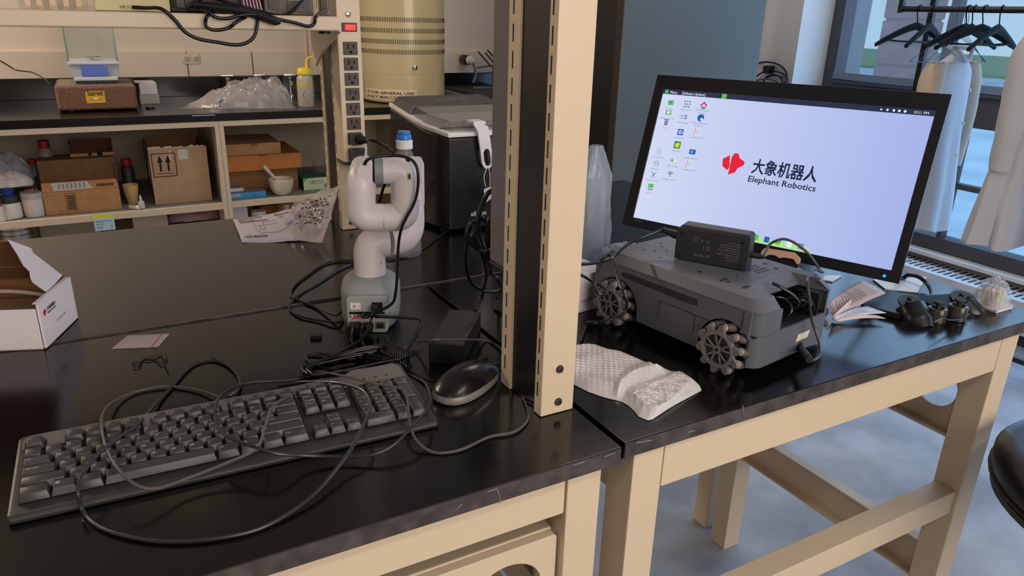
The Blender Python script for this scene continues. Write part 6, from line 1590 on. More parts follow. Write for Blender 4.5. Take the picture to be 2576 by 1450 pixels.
# mecanum wheels
def wheel(name_lbl, side, wy):
    """side -1: on the body's left (outer face -X), +1 right"""
    xo = -0.018 if side < 0 else CW+0.032
    WM = Matrix.Translation((xo, wy, 0.0330)) @ (Matrix.Rotation(PI,4,'Z') if side > 0 else Matrix.Identity(4)) @ Matrix.Diagonal((1.15, 1.08, 1.08, 1.0))
    # local wheel: axis along +X from outer face (x=0) inwards
    Rw = 0.0372
    hand = 1
    w = MB()
    # outer disc with teeth
    def gear(r0, r1, n=10, ph=0.0, sk=0.14):
        pts = []
        for k in range(n):
            b = 2*PI*k/n + ph
            for f_, rr_ in ((0.0,r0),(0.22,r0*1.02),(0.36,r0+(r1-r0)*0.55),(0.50,r1*0.97),(0.64,r1),(0.76,r1*0.985),(0.86,r0+(r1-r0)*0.6),(0.93,r0*1.03)):
                a = b + f_*2*PI/n
                pts.append((rr_*math.cos(a), rr_*math.sin(a)))
        return pts
    FM = WM @ frame((0,0,0),(0,1,0),(0,0,1))
    w.prism(gear(0.0268,0.0368), 0.0005, 0.0045, holes=[circ(0,0,0.0212,28)], M=FM)
    hub = w.build('wheel', hub_m, rb_, bevel=0.0006)
    q = MB(); q.prism(circ(0,0,0.0262,30), -0.0015, 0.0004, holes=[circ(0,0,0.0222,30)], M=FM); q.build('hub_rim', hub_m, hub, bevel=0.0004)
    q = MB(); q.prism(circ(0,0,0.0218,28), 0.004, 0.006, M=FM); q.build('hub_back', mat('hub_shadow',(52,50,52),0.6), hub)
    for k in range(5):
        a = 2*PI*k/5+0.3
        q = MB()
        for da in (-0.16, 0.16):
            q.loft([[(0.0035*math.cos(a)-0.0015*math.sin(a), 0.0035*math.sin(a)+0.0015*math.cos(a), z) for z in (0.0015,)]*1 + []] ) if False else None
            c0_ = Vector((0.006*math.cos(a+da*0.5), 0.006*math.sin(a+da*0.5), 0.0022)); c1_ = Vector((0.0212*math.cos(a+da*1.5), 0.0212*math.sin(a+da*1.5), 0.0015))
            q.tube([FM @ c0_, FM @ (c0_*0.5+c1_*0.5+Vector((0,0,-0.001))), FM @ c1_], 0.0016, n=6)
        q.build('hub_spoke', hub_m, hub)
    q = MB(); q.cyl(FM @ Vector((0,0,-0.0005)), FM @ Vector((0,0,0.004)), 0.0065, n=18); q.build('hub_cap', hub_m, hub)
    q = MB(); q.cyl(FM @ Vector((0,0,-0.0009)), FM @ Vector((0,0,0.0)), 0.0028, n=14); q.build('axle_bolt', slotm, hub)
    q = MB(); q.prism(gear(0.0250,0.0345, ph=0.45), 0.0330, 0.0365, M=FM); q.build('inner_disc', hub_m, hub, bevel=0.0005)
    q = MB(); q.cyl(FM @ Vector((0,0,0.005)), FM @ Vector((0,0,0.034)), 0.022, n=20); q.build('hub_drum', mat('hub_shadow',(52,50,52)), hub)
    for k in range(10):
        b = 2*PI*k/10 + 0.38
        da = 0.44
        p0 = Vector((0.0322*math.cos(b), 0.0322*math.sin(b), 0.0052)); p1 = Vector((0.0322*math.cos(b+da), 0.0322*math.sin(b+da), 0.0325))
        pm = (p0+p1)/2; 
        rad_ = Vector((pm.x,pm.y,0)).normalized()
        pm2 = pm + rad_*0.0008
        ax = (p1-p0)
        q = MB(); pts = [p0+ax*0.07, p0+ax*0.2+rad_*0.0004, pm2, p1-ax*0.2+rad_*0.0004, p1-ax*0.07]
        q.tube([FM @ p for p in pts], 0.005, n=10, radii=[0.0050,0.0060,0.0070,0.0060,0.0050], sub=3); q.build('roller', rol_m, hub)
        q = MB(); q.tube([FM @ (p0-ax*0.06), FM @ (p0+ax*0.02), FM @ (p0+ax*0.075)], 0.005, n=10, radii=[0.0030,0.0056,0.0058], sub=3); q.build('roller_cap', hub_m, hub)
        q = MB(); q.tube([FM @ (p0+ax*0.068), FM @ (p0+ax*0.095)], 0.0062, n=12, smooth=False); q.build('cap_ring', tip_m, hub)
        q = MB(); q.tube([FM @ (p1-ax*0.075), FM @ (p1-ax*0.02), FM @ (p1+ax*0.05)], 0.005, n=10, radii=[0.0058,0.0056,0.0030], sub=3); q.build('roller_cap', hub_m, hub)
        q = MB(); q.tube([FM @ (p1-ax*0.095), FM @ (p1-ax*0.068)], 0.0062, n=12, smooth=False); q.build('cap_ring', tip_m, hub)
    q = MB(); q.cyl(FM @ Vector((0,0,0.036)), FM @ Vector((0,0,0.062)), 0.006, n=12); q.build('axle', card_, hub)
for wy in WY:
    for s in (-1, 1): wheel('', s, wy)
# tied cable bunch inside the recess
cb_ = T('cable_coil', 'glossy black cable coiled in the recess of the grey robot', 'cable coil', RB @ Vector((0.11,0.02,0.0635)))
for k in range(6):
    q = MB(); x = 0.098+k*0.011
    ring = [RB @ Vector((x+0.006*math.cos(2*PI*i/12+k), 0.030+0.020*math.sin(2*PI*i/12)-0.002*k, 0.081+0.0145*math.cos(2*PI*i/12+0.7*k)*(1 if k%2 else 0.9))) for i in range(12)]
    q.tube(ring, 0.0026, n=8, closed=True, sub=3); q.build('cable_turn', cablem, cb_, world=True)
q = MB(); q.tube([RB @ Vector(v) for v in ((0.088,0.042,0.1195),(0.096,0.030,0.114),(0.108,0.018,0.104),(0.116,0.012,0.094))], 0.0026, n=8); q.build('cable_turn', cablem, cb_, world=True)
# ------------------------------------------------ adapter standing on the robot
z_ad = D+0.1252
e0 = pz(1695, 650, z_ad); e1 = pz(1876, 684, z_ad)
ux = (e1-e0).normalized(); uy = Vector((-ux.y, ux.x, 0))
e0t = Vector((e0.x, e0.y, z_ad))
AL = (e1-e0).length
MA = frame(e0t, ux, (0,0,1))   # X along face, Y up, Z towards viewer side
adh = (pp(1717,566, e0t, uy).z - z_ad)
ad = T('power_adapter', 'black power adapter standing on edge on top of the grey wheeled robot', 'power adapter', M=Matrix.Translation(e0t) @ Matrix.Rotation(math.atan2(ux.y, ux.x), 4, 'Z'))
AM = ad.matrix_basis
q = MB(); ch = 0.009
q.loft([[(0.0,-0.0,0.0006),(AL,0.0,0.0006),(AL,0.034,0.0006),(0.0,0.034,0.0006)],[(0.0,0.0,adh-ch),(AL,0.0,adh-0.004),(AL,0.034,adh-0.004),(0.0,0.034,adh-ch)],[(ch*0.9,0.004,adh),(AL-0.003,0.004,adh),(AL-0.003,0.032,adh),(ch*0.9,0.032,adh)]])
q.build('case', mat('adapter_charcoal',(40,40,46),0.45), ad, bevel=0.0014)
for (x,z) in ((0.009,0.008),(AL-0.010,0.008),(0.010,adh-0.014),(AL-0.010,adh-0.014)):
    q = MB(); q.lathe([(0.0026,0),(0.0022,0.001),(0,0.0013)], 12, M=Matrix.Translation((x,0.0001,z)) @ Matrix.Rotation(R(90),4,'X')); q.build('rubber_foot', black, ad)
# printing, upside down
UP = frame((AL-0.014, -0.0004, 0.015), (-1,0,0), (0,0,-1))
lt = []
rows = ['AC ADAPTER','MODEL: EP-1202000','INPUT: 100-240V~ 50/60Hz','OUTPUT: 12.0V  2.0A','CAUTION: FOR INDOOR USE','DO NOT OPEN THE CASE','RISK OF ELECTRIC SHOCK','MADE IN CHINA']
ww = [0.018,0.022,0.036,0.030,0.034,0.030,0.032,0.018]
for i, (s, w_) in enumerate(zip(rows, ww)):
    lt.append(text_mb(s, 0.0024, UP @ Matrix.Translation((0.0, -0.0022-i*0.0040+0.003, 0)), width=w_, depth=0.0002))
for i, (s, x_, y_, sz) in enumerate((('FC',0.066,-0.004,0.0060),('CE',0.056,-0.004,0.0060),('(S)',0.047,-0.004,0.0055),('UK',0.047,-0.015,0.0045),('CA',0.047,-0.0195,0.0040),('A',0.056,-0.017,0.0045),('X',0.059,-0.029,0.0060),('IT',0.049,-0.029,0.0060))):
    lt.append(text_mb(s, sz, UP @ Matrix.Translation((x_, y_+0.004, 0)), depth=0.0002))
q_ = MB()
for (a,b_,c,d) in ((0.068,0.0745,-0.022,-0.0225),(0.068,0.0745,-0.0285,-0.029),(0.068,0.0685,-0.029,-0.022),(0.074,0.0745,-0.029,-0.022)): q_.box(a,b_,c+0.001,d+0.001,0,0.0002, M=UP)
lt.append(q_)
o = join(*lt).build('rating_print', mat('adapter_grey_print',(128,128,140),0.6), ad, smooth=False); o['kind'] = 'stuff'
def AW(x,y,z): return AM @ Vector((x,y,z))
mains = T('power_lead', 'black mains lead leaving the left end of the standing adapter in a loose loop', 'cable', AW(0,0.017,adh*0.5))
q = MB(); q.tube([AW(0.004,0.017,adh*0.60),AW(-0.010,0.017,adh*0.62),AW(-0.030,0.018,adh*0.70)], 0.006, radii=[0.0085,0.0075,0.0038]); q.build('plug', blacksoft, mains, world=True)
lo = [AW(-0.029,0.018,adh*0.70), py(1600,604,0.925), py(1570,622,0.915), py(1545,645,0.90), py(1520,657,0.89), py(1490,663,0.88), py(1455,665,0.87), py(1420,664,0.86)]
q = MB(); q.tube(lo, 0.0026); q.build('lead', cablem, mains, world=True)
q = MB(); q.tube([py(1430,680,0.86), py(1465,694,0.86), py(1490,708,0.845), py(1515,722,0.82), py(1527,735,0.80), py(1520,743,0.79), py(1505,738,0.79), py(1497,722,0.80), py(1500,700,0.82), py(1508,672,0.84), py(1518,650,0.85), py(1530,642,0.85), py(1543,650,0.84), py(1550,675,0.82), py(1556,705,0.80), py(1568,735,0.78), py(1577,755,0.775), py(1575,780,0.775), py(1560,795,0.775), py(1535,800,0.78), pz(1510,812,D+0.012), pz(1480,815,D+0.004), pz(1470,835,D+0.004), pz(1462,860,D+0.004)], 0.0023); q.build('lead', cablem, mains, world=True)
q = MB(); q.tube([pz(1478,813,D+0.006),pz(1495,813,D+0.010),pz(1515,812,D+0.008)], 0.004); q.build('connector', black, mains, world=True)
dcl = T('power_lead', 'black low voltage lead arching from the adapter over the robot front to its charge socket', 'cable', AW(AL,0.017,adh*0.5))
q = MB(); q.tube([AW(AL-0.002,0.017,adh*0.42),AW(AL+0.012,0.017,adh*0.40),AW(AL+0.022,0.017,adh*0.42)], 0.004, radii=[0.0055,0.0045,0.0030]); q.build('strain_relief', blacksoft, dcl, world=True)
q = MB(); q.tube([AW(AL+0.020,0.017,adh*0.42), py(1935,617,0.80), py(1955,605,0.795), py(1975,602,0.79), py(2000,612,0.785), py(2030,635,0.775), py(2050,660,0.765), py(2062,680,0.755), py(2070,686,0.745)], 0.0022); q.build('lead', mat('grey_black_cable',(56,54,54),0.35), dcl, world=True)
fy = 0.672
q = MB(); q.tube([py(2068,686,0.748), py(2050,678,0.730), py(2036,690,0.705), py(2031,710,0.682), py(2036,750,fy), py(2041,800,fy), py(2050,830,fy-0.003), py(2060,860,fy-0.012), py(2062,890,fy-0.022), py(2050,905,fy-0.032), py(2036,908,fy-0.034)], 0.0022); q.build('lead', MATS['grey_black_cable'], dcl, world=True)
c_ = RB @ Vector((0.122,-0.002,0.020))
q = MB(); q.tube([c_, c_+(py(2036,906,fy-0.034)-c_)*0.9, py(2036,906,fy-0.034)], 0.006, radii=[0.0058,0.0060,0.0040]); q.build('barrel_plug', black, dcl, world=True)
# ------------------------------------------------ monitor
MC = Vector((1.069, 0.975, 0.993)); yaw = -1.2200; tilt = 0.3128; roll = 0.0123; MW = 0.56; MH = 0.3265
u = Vector((math.cos(yaw), math.sin(yaw), 0)); n_ = Vector((-math.sin(yaw), math.cos(yaw), 0))
up = Vector((0,0,1))*math.cos(tilt) + n_*math.sin(tilt)
u2 = u*math.cos(roll)+up*math.sin(roll); up2 = -u*math.sin(roll)+up*math.cos(roll)
MM = frame(MC, u2, up2)      # local X right, Y up, Z towards the viewer
mn = T('monitor', 'wide black monitor tilted back on the right table showing a white desktop', 'monitor', M=MM)
bez = mat('black_bezel', (18, 19, 26), 0.32)
q = MB(); q.frustum(-MW/2+0.001, MW/2-0.001, 0.001, MH-0.001, 0.0, 0.022, 0.02, 0.02, M=Matrix.Rotation(PI,4,'Y')); q.build('rear_case', bez, mn, bevel=0.002)
# screen rectangle from its picture corners
def sp(a, b_): return MM.inverted() @ pp(a, b_, MM @ Vector((0,0,0)), (MM.to_3x3() @ Vector((0,0,1))))
s_tl, s_tr, s_br, s_bl = sp(1668,219), sp(2350,283), sp(2248,677), sp(1598,552)
sx0 = (s_tl.x+s_bl.x)/2; sx1 = (s_tr.x+s_br.x)/2; sy0 = (s_bl.y+s_br.y)/2; sy1 = (s_tl.y+s_tr.y)/2
q = MB(); q.prism([(-MW/2,0),(MW/2,0),(MW/2,MH),(-MW/2,MH)], 0.0, 0.004, holes=[[(sx0,sy0),(sx1,sy0),(sx1,sy1),(sx0,sy1)]]); q.build('bezel', bez, mn, bevel=0.001)
def emis(name, rgb, st=1.0): return mat(name, (10,10,12), 0.3, emit=rgb, estr=st)
scrm = emis('lit_desktop', (176, 192, 240), 0.92)
_nt = scrm.node_tree; _b = _nt.nodes['Principled BSDF']; _tc = _nt.nodes.new('ShaderNodeTexCoord'); _mp = _nt.nodes.new('ShaderNodeMapping')
_mp.inputs['Location'].default_value = (0.42, 0.0, 0); _mp.inputs['Scale'].default_value = (1.3, 0.8, 1)
_gr = _nt.nodes.new('ShaderNodeTexGradient'); _rp = _nt.nodes.new('ShaderNodeValToRGB')
_nt.links.new(_tc.outputs['Object'], _mp.inputs[0]); _nt.links.new(_mp.outputs[0], _gr.inputs[0]); _nt.links.new(_gr.outputs[0], _rp.inputs[0])
_rp.color_ramp.elements[0].color = C(222, 230, 253); _rp.color_ramp.elements[1].color = C(172, 186, 242); _rp.color_ramp.elements[1].position = 0.75  # ramp puts the panel's viewing-angle paling into the emission colour
_nt.links.new(_rp.outputs[0], _b.inputs['Emission Color'])
q = MB(); q.box(sx0, sx1, sy0, sy1, 0.0005, 0.0012); scr = q.build('screen', scrm, mn, smooth=False)
SW_, SH_ = sx1-sx0, sy1-sy0
def sc(x, y): return (sx0 + x*SW_, sy1 - y*SH_)
def sbox(n, x0, x1, y0, y1, m, z=0.0013, par=None):
    a = sc(x0, y1); b_ = sc(x1, y0); q = MB(); q.box(a[0], b_[0], a[1], b_[1], z, z+0.0002); return q.build(n, m, par or scr, smooth=False)
def stext(n, s, x, y, size, m, width=None, bold=0.0, z=0.0014):
    a = sc(x, y); o = text_mb(s, size, Matrix.Translation((a[0], a[1], z)), depth=0.0002, bold=bold, width=width).build(n, m, scr, smooth=False); return o
navy = emis('screen_navy', (22, 34, 70), 0.9); barm_ = emis('screen_bar', (40, 46, 74), 0.9); sred = emis('screen_red', (226, 30, 52), 1.0)
sgreen = emis('screen_green', (96, 190, 90), 0.95); sblue = emis('screen_blue', (36, 96, 190), 0.95); sgrey = emis('screen_grey_text', (128, 138, 170), 0.9); swhite = emis('screen_white', (226, 234, 250), 1.0); syel = emis('screen_yellow', (226, 210, 60), 0.95)
sbox('panel_bar', 0, 1, 0, 0.038, barm_)
stext('panel_text', 'Menu', 0.03, 0.031, 0.0075, swhite, z=0.0017); stext('panel_text', '[Software Updater]', 0.085, 0.031, 0.0075, swhite, width=0.052, z=0.0017)
sbox('panel_icon', 0.008, 0.022, 0.008, 0.032, sgreen, z=0.0016); sbox('panel_icon', 0.255, 0.275, 0.004, 0.036, sgreen, z=0.0016)
for i, x in enumerate((0.835,0.855,0.875,0.892,0.91)):
    a = sc(x, 0.022); q = MB(); q.prism(circ(a[0], a[1], 0.0024, 3+i), 0.0016, 0.0018); q.build('tray_icon', swhite, scr, smooth=False)
stext('clock_text', '10:11 PM', 0.935, 0.030, 0.0065, swhite, z=0.0017)
# desktop icons: (x, y, kind, caption)
icons = [(0.045,0.075,'green','PC Home'),(0.045,0.150,'green2','Network Servers'),(0.045,0.222,'bin','Trash'),(0.118,0.075,'dots','ROS1 Shell'),(0.118,0.170,'dots2','ROS2 Shell'),(0.190,0.070,'house','Home Elephant Robotics'),(0.190,0.165,'globe','Gitbook Elephant Robotics'),(0.118,0.285,'blue','myStudio'),(0.190,0.268,'doc','UserManual-CN'),(0.118,0.382,'yellow','myBlockly'),(0.190,0.420,'flag','Language Support'),(0.045,0.448,'page','password.txt'),(0.118,0.500,'toggle','WiFi_On/Off'),(0.190,0.510,'doc','UserManual-EN'),(0.045,0.540,'face','Ethernet'),(0.045,0.628,'tools','System Test Tool'),(0.118,0.602,'wifi','HotSpot_On/Off'),(0.045,0.722,'pc','agv_ui')]
for x, y, k, cap in icons:
    cx, cy = sc(x, y+0.025); h = 0.0065
    def isq(m, a=-h, b_=h, c=-h, d=h, z=0.0014): 
        q = MB(); q.box(cx+a, cx+b_, cy+c, cy+d, z, z+0.0002); q.build('desktop_icon', m, scr, smooth=False)
    if k == 'green': isq(sgreen, c=-0.005, d=0.005); isq(emis('screen_dark_green',(40,120,50),0.9), -0.0015,0.0015,-0.0015,0.0015, 0.0017)
    elif k == 'green2': isq(sgreen, c=-0.005, d=0.005); isq(swhite, -0.003,0.003,-0.003,0.003, 0.0017)
    elif k == 'bin': isq(sgrey, -0.004,0.004,-0.007,0.003); isq(navy, -0.006,0.006,0.004,0.0055)
    elif k in ('dots','dots2'):
        s_ = 1.0 if k == 'dots' else 0.6
        for i in range(3):
            for j in range(3):
                q = MB(); q.prism(circ(cx+(i-1)*0.0055*s_-(0.004 if s_<1 else 0), cy+(j-1)*0.0055*s_, 0.0014*s_, 8), 0.0014, 0.0016); q.build('icon_dot', navy, scr, smooth=False)
        if s_ < 1: text_mb('2', 0.012, Matrix.Translation((cx+0.001, cy-0.004, 0.0014)), depth=0.0002, bold=0.0001).build('icon_digit', navy, scr, smooth=False)
    elif k == 'house':
        q = MB(); q.prism([(cx-0.008,cy-0.001),(cx,cy+0.007),(cx+0.008,cy-0.001),(cx+0.006,cy-0.003),(cx,cy+0.003),(cx-0.006,cy-0.003)], 0.0014, 0.0016); q.build('desktop_icon', emis('screen_brick_red',(206,50,60),0.95), scr, smooth=False); isq(sgrey, -0.0045,0.005,-0.0085,-0.003)
    elif k == 'globe':
        q = MB(); q.prism(circ(cx,cy,0.0075,18),0.0014,0.0016); q.build('desktop_icon', sblue, scr, smooth=False); q = MB(); q.prism(circ(cx+0.003,cy-0.003,0.003,10),0.0017,0.0018); q.build('desktop_icon', swhite, scr, smooth=False)
    elif k == 'blue':
        isq(sblue, z=0.0014); q = MB(); q.prism(circ(cx,cy,0.0045,18),0.0017,0.0018,holes=[circ(cx,cy,0.0034,18)]); q.build('desktop_icon', swhite, scr, smooth=False)
        for dx in (-0.0013,0.0013):
            q = MB(); q.prism([(cx+dx-0.0011,cy-0.002),(cx+dx-0.0001,cy-0.002),(cx+dx+0.0011,cy+0.002),(cx+dx+0.0001,cy+0.002)],0.0017,0.0018); q.build('desktop_icon', swhite, scr, smooth=False)
    elif k == 'yellow': isq(emis('screen_emerald',(20,150,90),0.95), -0.0075,0.0075,-0.0075,0.0075); isq(syel, -0.0045,0.0045,-0.005,0.003,0.0017); isq(syel, 0.0,0.0055,0.0,0.0045,0.0018)
    elif k == 'doc': isq(swhite, -0.004,0.005,-0.007,0.007); isq(emis('screen_orange',(226,130,90),0.95), -0.0055,-0.004,-0.007,0.007); [isq(sgrey, -0.002,0.004,-0.005+i*0.003,-0.004+i*0.003,0.0017) for i in range(4)]
    elif k == 'flag': isq(sblue, -0.007,0.007,-0.0045,0.0055); isq(emis('screen_pale_blue',(140,190,240),0.95), -0.003,0.001,-0.002,0.003,0.0017)
    elif k == 'page': isq(emis('screen_pale_grey',(196,206,226),0.95), -0.005,0.005,-0.007,0.007)
    elif k == 'toggle': isq(sgreen, -0.006,0.001,-0.0025,0.0025); isq(swhite, 0.0,0.005,-0.0025,0.0025,0.0016)
    elif k == 'face':
        q = MB(); q.prism(circ(cx,cy,0.006,18),0.0014,0.0016,holes=[circ(cx,cy,0.005,18)]); q.build('desktop_icon', sgrey, scr, smooth=False); isq(sgrey,-0.005,0.005,-0.0004,0.0004); isq(sgrey,-0.003,-0.0015,0.001,0.0025); isq(sgrey,0.0015,0.003,0.001,0.0025)
    elif k == 'tools':
        for s_ in (-1,1):
            q = MB(); q.prism([(cx-s_*0.006,cy-0.0065),(cx-s_*0.0045,cy-0.0065),(cx+s_*0.0065,cy+0.0055),(cx+s_*0.0045,cy+0.0065)],0.0014,0.0016); q.build('desktop_icon', sgrey, scr, smooth=False)
    elif k == 'wifi':
        for r_ in (0.0025,0.005,0.0075):
            q = MB(); a0_ = [(cx+r_*math.cos(R(45+90*i/8)), cy-0.004+r_*math.sin(R(45+90*i/8))) for i in range(9)]; a1_ = [(cx+(r_+0.0011)*math.cos(R(135-90*i/8)), cy-0.004+(r_+0.0011)*math.sin(R(135-90*i/8))) for i in range(9)]
            q.prism(a0_+a1_, 0.0014, 0.0016); q.build('desktop_icon', navy, scr, smooth=False)
        q = MB(); q.prism(circ(cx,cy-0.0045,0.0012,8),0.0014,0.0016); q.build('desktop_icon', navy, scr, smooth=False)
    elif k == 'pc': isq(sgreen, -0.006,0.006,-0.002,0.0065); isq(navy, -0.006,0.006,-0.006,-0.0045)
    wcap = min(0.032, 0.0021*len(cap)+0.002)
    if len(cap) > 18:
        a_, b_ = cap.split(' ', 1)
        for i, s_ in enumerate((a_+' '+b_.split(' ')[0], b_.split(' ')[-1])):
            text_mb(s_, 0.0042, Matrix.Translation((cx-0.0011*len(s_), cy-0.0125-0.0055*i, 0.0014)), width=0.0022*len(s_), depth=0.0002).build('icon_caption', sgrey, scr, smooth=False)
    else:
        text_mb(cap, 0.0042, Matrix.Translation((cx-wcap/2, cy-0.0135, 0.0014)), width=wcap, depth=0.0002).build('icon_caption', sgrey, scr, smooth=False)
# centre logo
lgx, lgy = sc(0.318, 0.0); 
def spix(a, b_): v = sp(a, b_); return (v.x, v.y)
for poly in ([(1819,400),(1837,391),(1836,420),(1830,429),(1818,418)], [(1842,395),(1849,386),(1858,387),(1861,395),(1858,420),(1850,434),(1832,440)], [(1861,398),(1874,408),(1872,416),(1856,424),(1860,398)]):
    q = MB(); q.prism([spix(a, b_) for a, b_ in poly], 0.0014, 0.0017); q.build('logo_mark', sred, scr, smooth=False)
a = spix(1889, 434); b_ = spix(2058, 447)
dv = Vector((b_[0]-a[0], b_[1]-a[1])); an = math.atan2(dv.y, dv.x)
text_mb('大象机器人', 0.031, Matrix.Translation((a[0], a[1]+0.001, 0.0014)), width=dv.length*0.985, depth=0.0003, bold=0.0006).build('screen_lettering', navy, scr, smooth=False)
a = spix(1880, 457); b_ = spix(2052, 471)
text_mb('Elephant Robotics', 0.0165, Matrix.Translation((a[0], a[1]+0.0005, 0.0014)), width=Vector((b_[0]-a[0], b_[1]-a[1])).length, depth=0.0003, bold=0.0002).build('screen_lettering', navy, scr, smooth=False)
# dock
dock = [spix(a,b_) for a,b_ in ((1888,604),(1891,590),(2040,620),(2085,640))]
q = MB(); q.prism([(sx0+SW_*0.30,sy0+0.0005),(sx0+SW_*0.74,sy0+0.0005),(sx0+SW_*0.70,sy0+0.011),(sx0+SW_*0.33,sy0+0.011)], 0.0013, 0.0015); q.build('dock', emis('dock_green',(176,232,140),0.95), scr, smooth=False)
dm_ = [sblue, sgreen, navy, swhite, swhite, sgreen, sblue, sgreen, swhite, sgrey]
for i in range(10):
    x = sx0+SW_*(0.315+0.042*i); q = MB()
    if i == 7: q.prism(circ(x,sy0+0.010,0.006,16),0.0016,0.0018)
    else: q.box(x-0.005,x+0.005,sy0+0.004,sy0+0.015,0.0016,0.0018)
    q.build('dock_icon', dm_[i], scr, smooth=False)
hd_ = sp(1608, 573)
text_mb('HDMI', 0.0075, Matrix.Translation((sx0+0.003, 0.012, 0.0042)), width=0.022, depth=0.0003, bold=0.0001).build('bezel_lettering', mat('bezel_grey_print',(84,86,98),0.5), mn, smooth=False)
l_ = sp(2226, 695)
q = MB(); q.prism(circ(l_.x,l_.y,0.0026,14),0.0041,0.0046); q.build('power_light', emis('power_blue',(40,130,255),2.5), mn)
mat('bezel_dim_print',(44,46,58),0.5)
for i in range(5):
    v = sp(2080+i*22, 668+i*4); q = MB(); q.box(v.x-0.002,v.x+0.002,v.y-0.0006,v.y+0.0006,0.0041,0.0043); q.build('button_mark', MATS['bezel_dim_print'], mn, smooth=False)
# stand
nk = MC + n_*0.035 + up*0.14
q = MB(); q.tube([MC+n_*0.018+up*0.16, MC+n_*0.10+up*0.08, Vector((MC.x+n_.x*0.13, MC.y+n_.y*0.13, D+0.012))], 0.016, radii=[0.016,0.018,0.022]); q.build('stand_neck', bez, mn, world=True)
bc_ = Vector((MC.x+n_.x*0.10, MC.y+n_.y*0.10, D))
q = MB(); q.lathe([(0.105,0.0008),(0.108,0.004),(0.100,0.010),(0.03,0.013),(0,0.013)], 36, M=Matrix.Translation(bc_)); q.build('stand_base', bez, mn, world=True)
cw('monitor_cable', 'thick black cable curving down behind the monitor by the controller', [MM @ Vector((0.20,0.045,-0.022)), py(2262,697,0.86), py(2285,692,0.85), py(2310,697,0.83), py(2330,712,0.81), py(2341,728,0.79), py(2343,745,0.77), pz(2330,752,D+0.006), pz(2290,748,D+0.005)], 0.0042)
# ------------------------------------------------ bubble envelope
ev = T('bubble_mailer', 'white padded bubble mailer lying crumpled in front of the wheeled robot', 'envelope', pz(1600, 960))
envm = mat('white_mailer_film', (206, 202, 204), 0.33, coat=0.2)
Lp = [(1420,868),(1452,870),(1478,866),(1497,868),(1522,878),(1560,885),(1600,902),(1650,925),(1690,936),(1715,937),(1735,950),(1752,965),(1764,983)]
Rp = [(1420,955),(1448,972),(1480,988),(1520,1002),(1545,1008),(1562,1012),(1580,1022),(1597,1038),(1606,1050),(1628,1060),(1640,1058),(1690,1025),(1764,985)]
def edge(P, t):
    k = t*(len(P)-1); i = min(int(k), len(P)-2); f_ = k-i
    return (P[i][0]*(1-f_)+P[i+1][0]*f_, P[i][1]*(1-f_)+P[i+1][1]*f_)
def efn(u_, v_):
    a = edge(Lp, u_); b_ = edge(Rp, u_)
    A_ = pz(a[0], a[1]); B_ = pz(b_[0], b_[1]); p = A_.lerp(B_, v_)
    e = min(1.0, min(v_, 1-v_)*7, (1-u_)*9)
    bub = max(0.0, math.sin(p.x*520+p.y*90)*math.sin(p.y*520-p.x*90))**0.6*0.0007
    fold = 0.006*max(0,1-abs((u_-0.50)+(v_-0.5)*0.28)*16) - 0.004*max(0,1-abs((u_-0.56)+(v_-0.5)*0.28)*16)
    w_ = noise.noise(Vector((p.x*26,p.y*26,3)))*0.0024 + (noise.noise(Vector((p.x*90,p.y*60,1)))*0.0022 if u_ > 0.55 else 0)
    return Vector((p.x, p.y, D+0.0012+max(0, e*(0.0095+w_+fold)+bub*e)))
q = MB(); q.grid(230, 120, efn); q.build('mailer_face', envm, ev, world=True, ang=70)
q = MB(); q.grid(30, 6, lambda a,b_: efn(a,b_)*1.0 - Vector((0,0,efn(a,b_).z-D-0.0006))); q.build('mailer_back', envm, ev, world=True)
# ------------------------------------------------ plastic covered bundle behind the upright
bd = T('wrapped_bundle', 'tall clear plastic wrapped bundle between the upright and the fridge', 'bundle', pz(1480, 690))
bx_ = pz(1478, 650, D)
bx_ = Vector((0.875, 1.10, D))
def bfn(cx, cy, rx_, ry_, h, seed, top):
    def fn(u_, v_):
        a = u_*2*PI; z = v_*h
        s = (1-0.25*v_-0.65*max(0,v_-0.78)**1.0*3.2)
        nn = 1+0.16*noise.noise(Vector((math.cos(a)*2.2,math.sin(a)*2.2,z*16+seed)))+0.07*(1-abs(noise.noise(Vector((math.cos(a)*5,math.sin(a)*5,z*40+seed)))*2))
        return Vector((cx+rx_*s*nn*math.cos(a), cy+ry_*s*nn*math.sin(a), D+0.001+z))
    return fn
bl = film('bluish_wrap', (176,190,206), 0.42, 0.12)
top_z = py(1497,362,1.22).z-D
cxx = py(1478,500,1.22).x
q = MB(); q.grid(48, 40, bfn(cxx, 1.22-0.02, 0.046, 0.030, top_z, 2, 1)); q.build('outer_wrap', bl, bd, world=True, ang=26)
q = MB(); q.grid(36, 24, bfn(cxx-0.004, 1.20, 0.036, 0.022, top_z*0.93, 9, 1)); q.build('inner_wrap', bl, bd, world=True, ang=26)
q = MB(); q.box(cxx-0.036, cxx-0.004, 1.192, 1.212, D+0.10, D+0.175); q.build('beige_part', mat('beige_inner_part',(196,164,132),0.6), bd, world=True, bevel=0.004)
q = MB(); q.box(cxx-0.034, cxx+0.002, 1.190, 1.214, D+0.02, D+0.09); q.build('grey_part', mat('grey_inner_part',(120,120,126),0.6), bd, world=True, bevel=0.004)
crumple('poly_bag', 'crumpled clear bag with stiff creased corners behind the rear wheel of the robot', 'bag', Vector((cxx+0.035, 1.135, D+0.001)), 0.075, 0.050, 0.060, 33, bl, fr=5, amp=0.3)
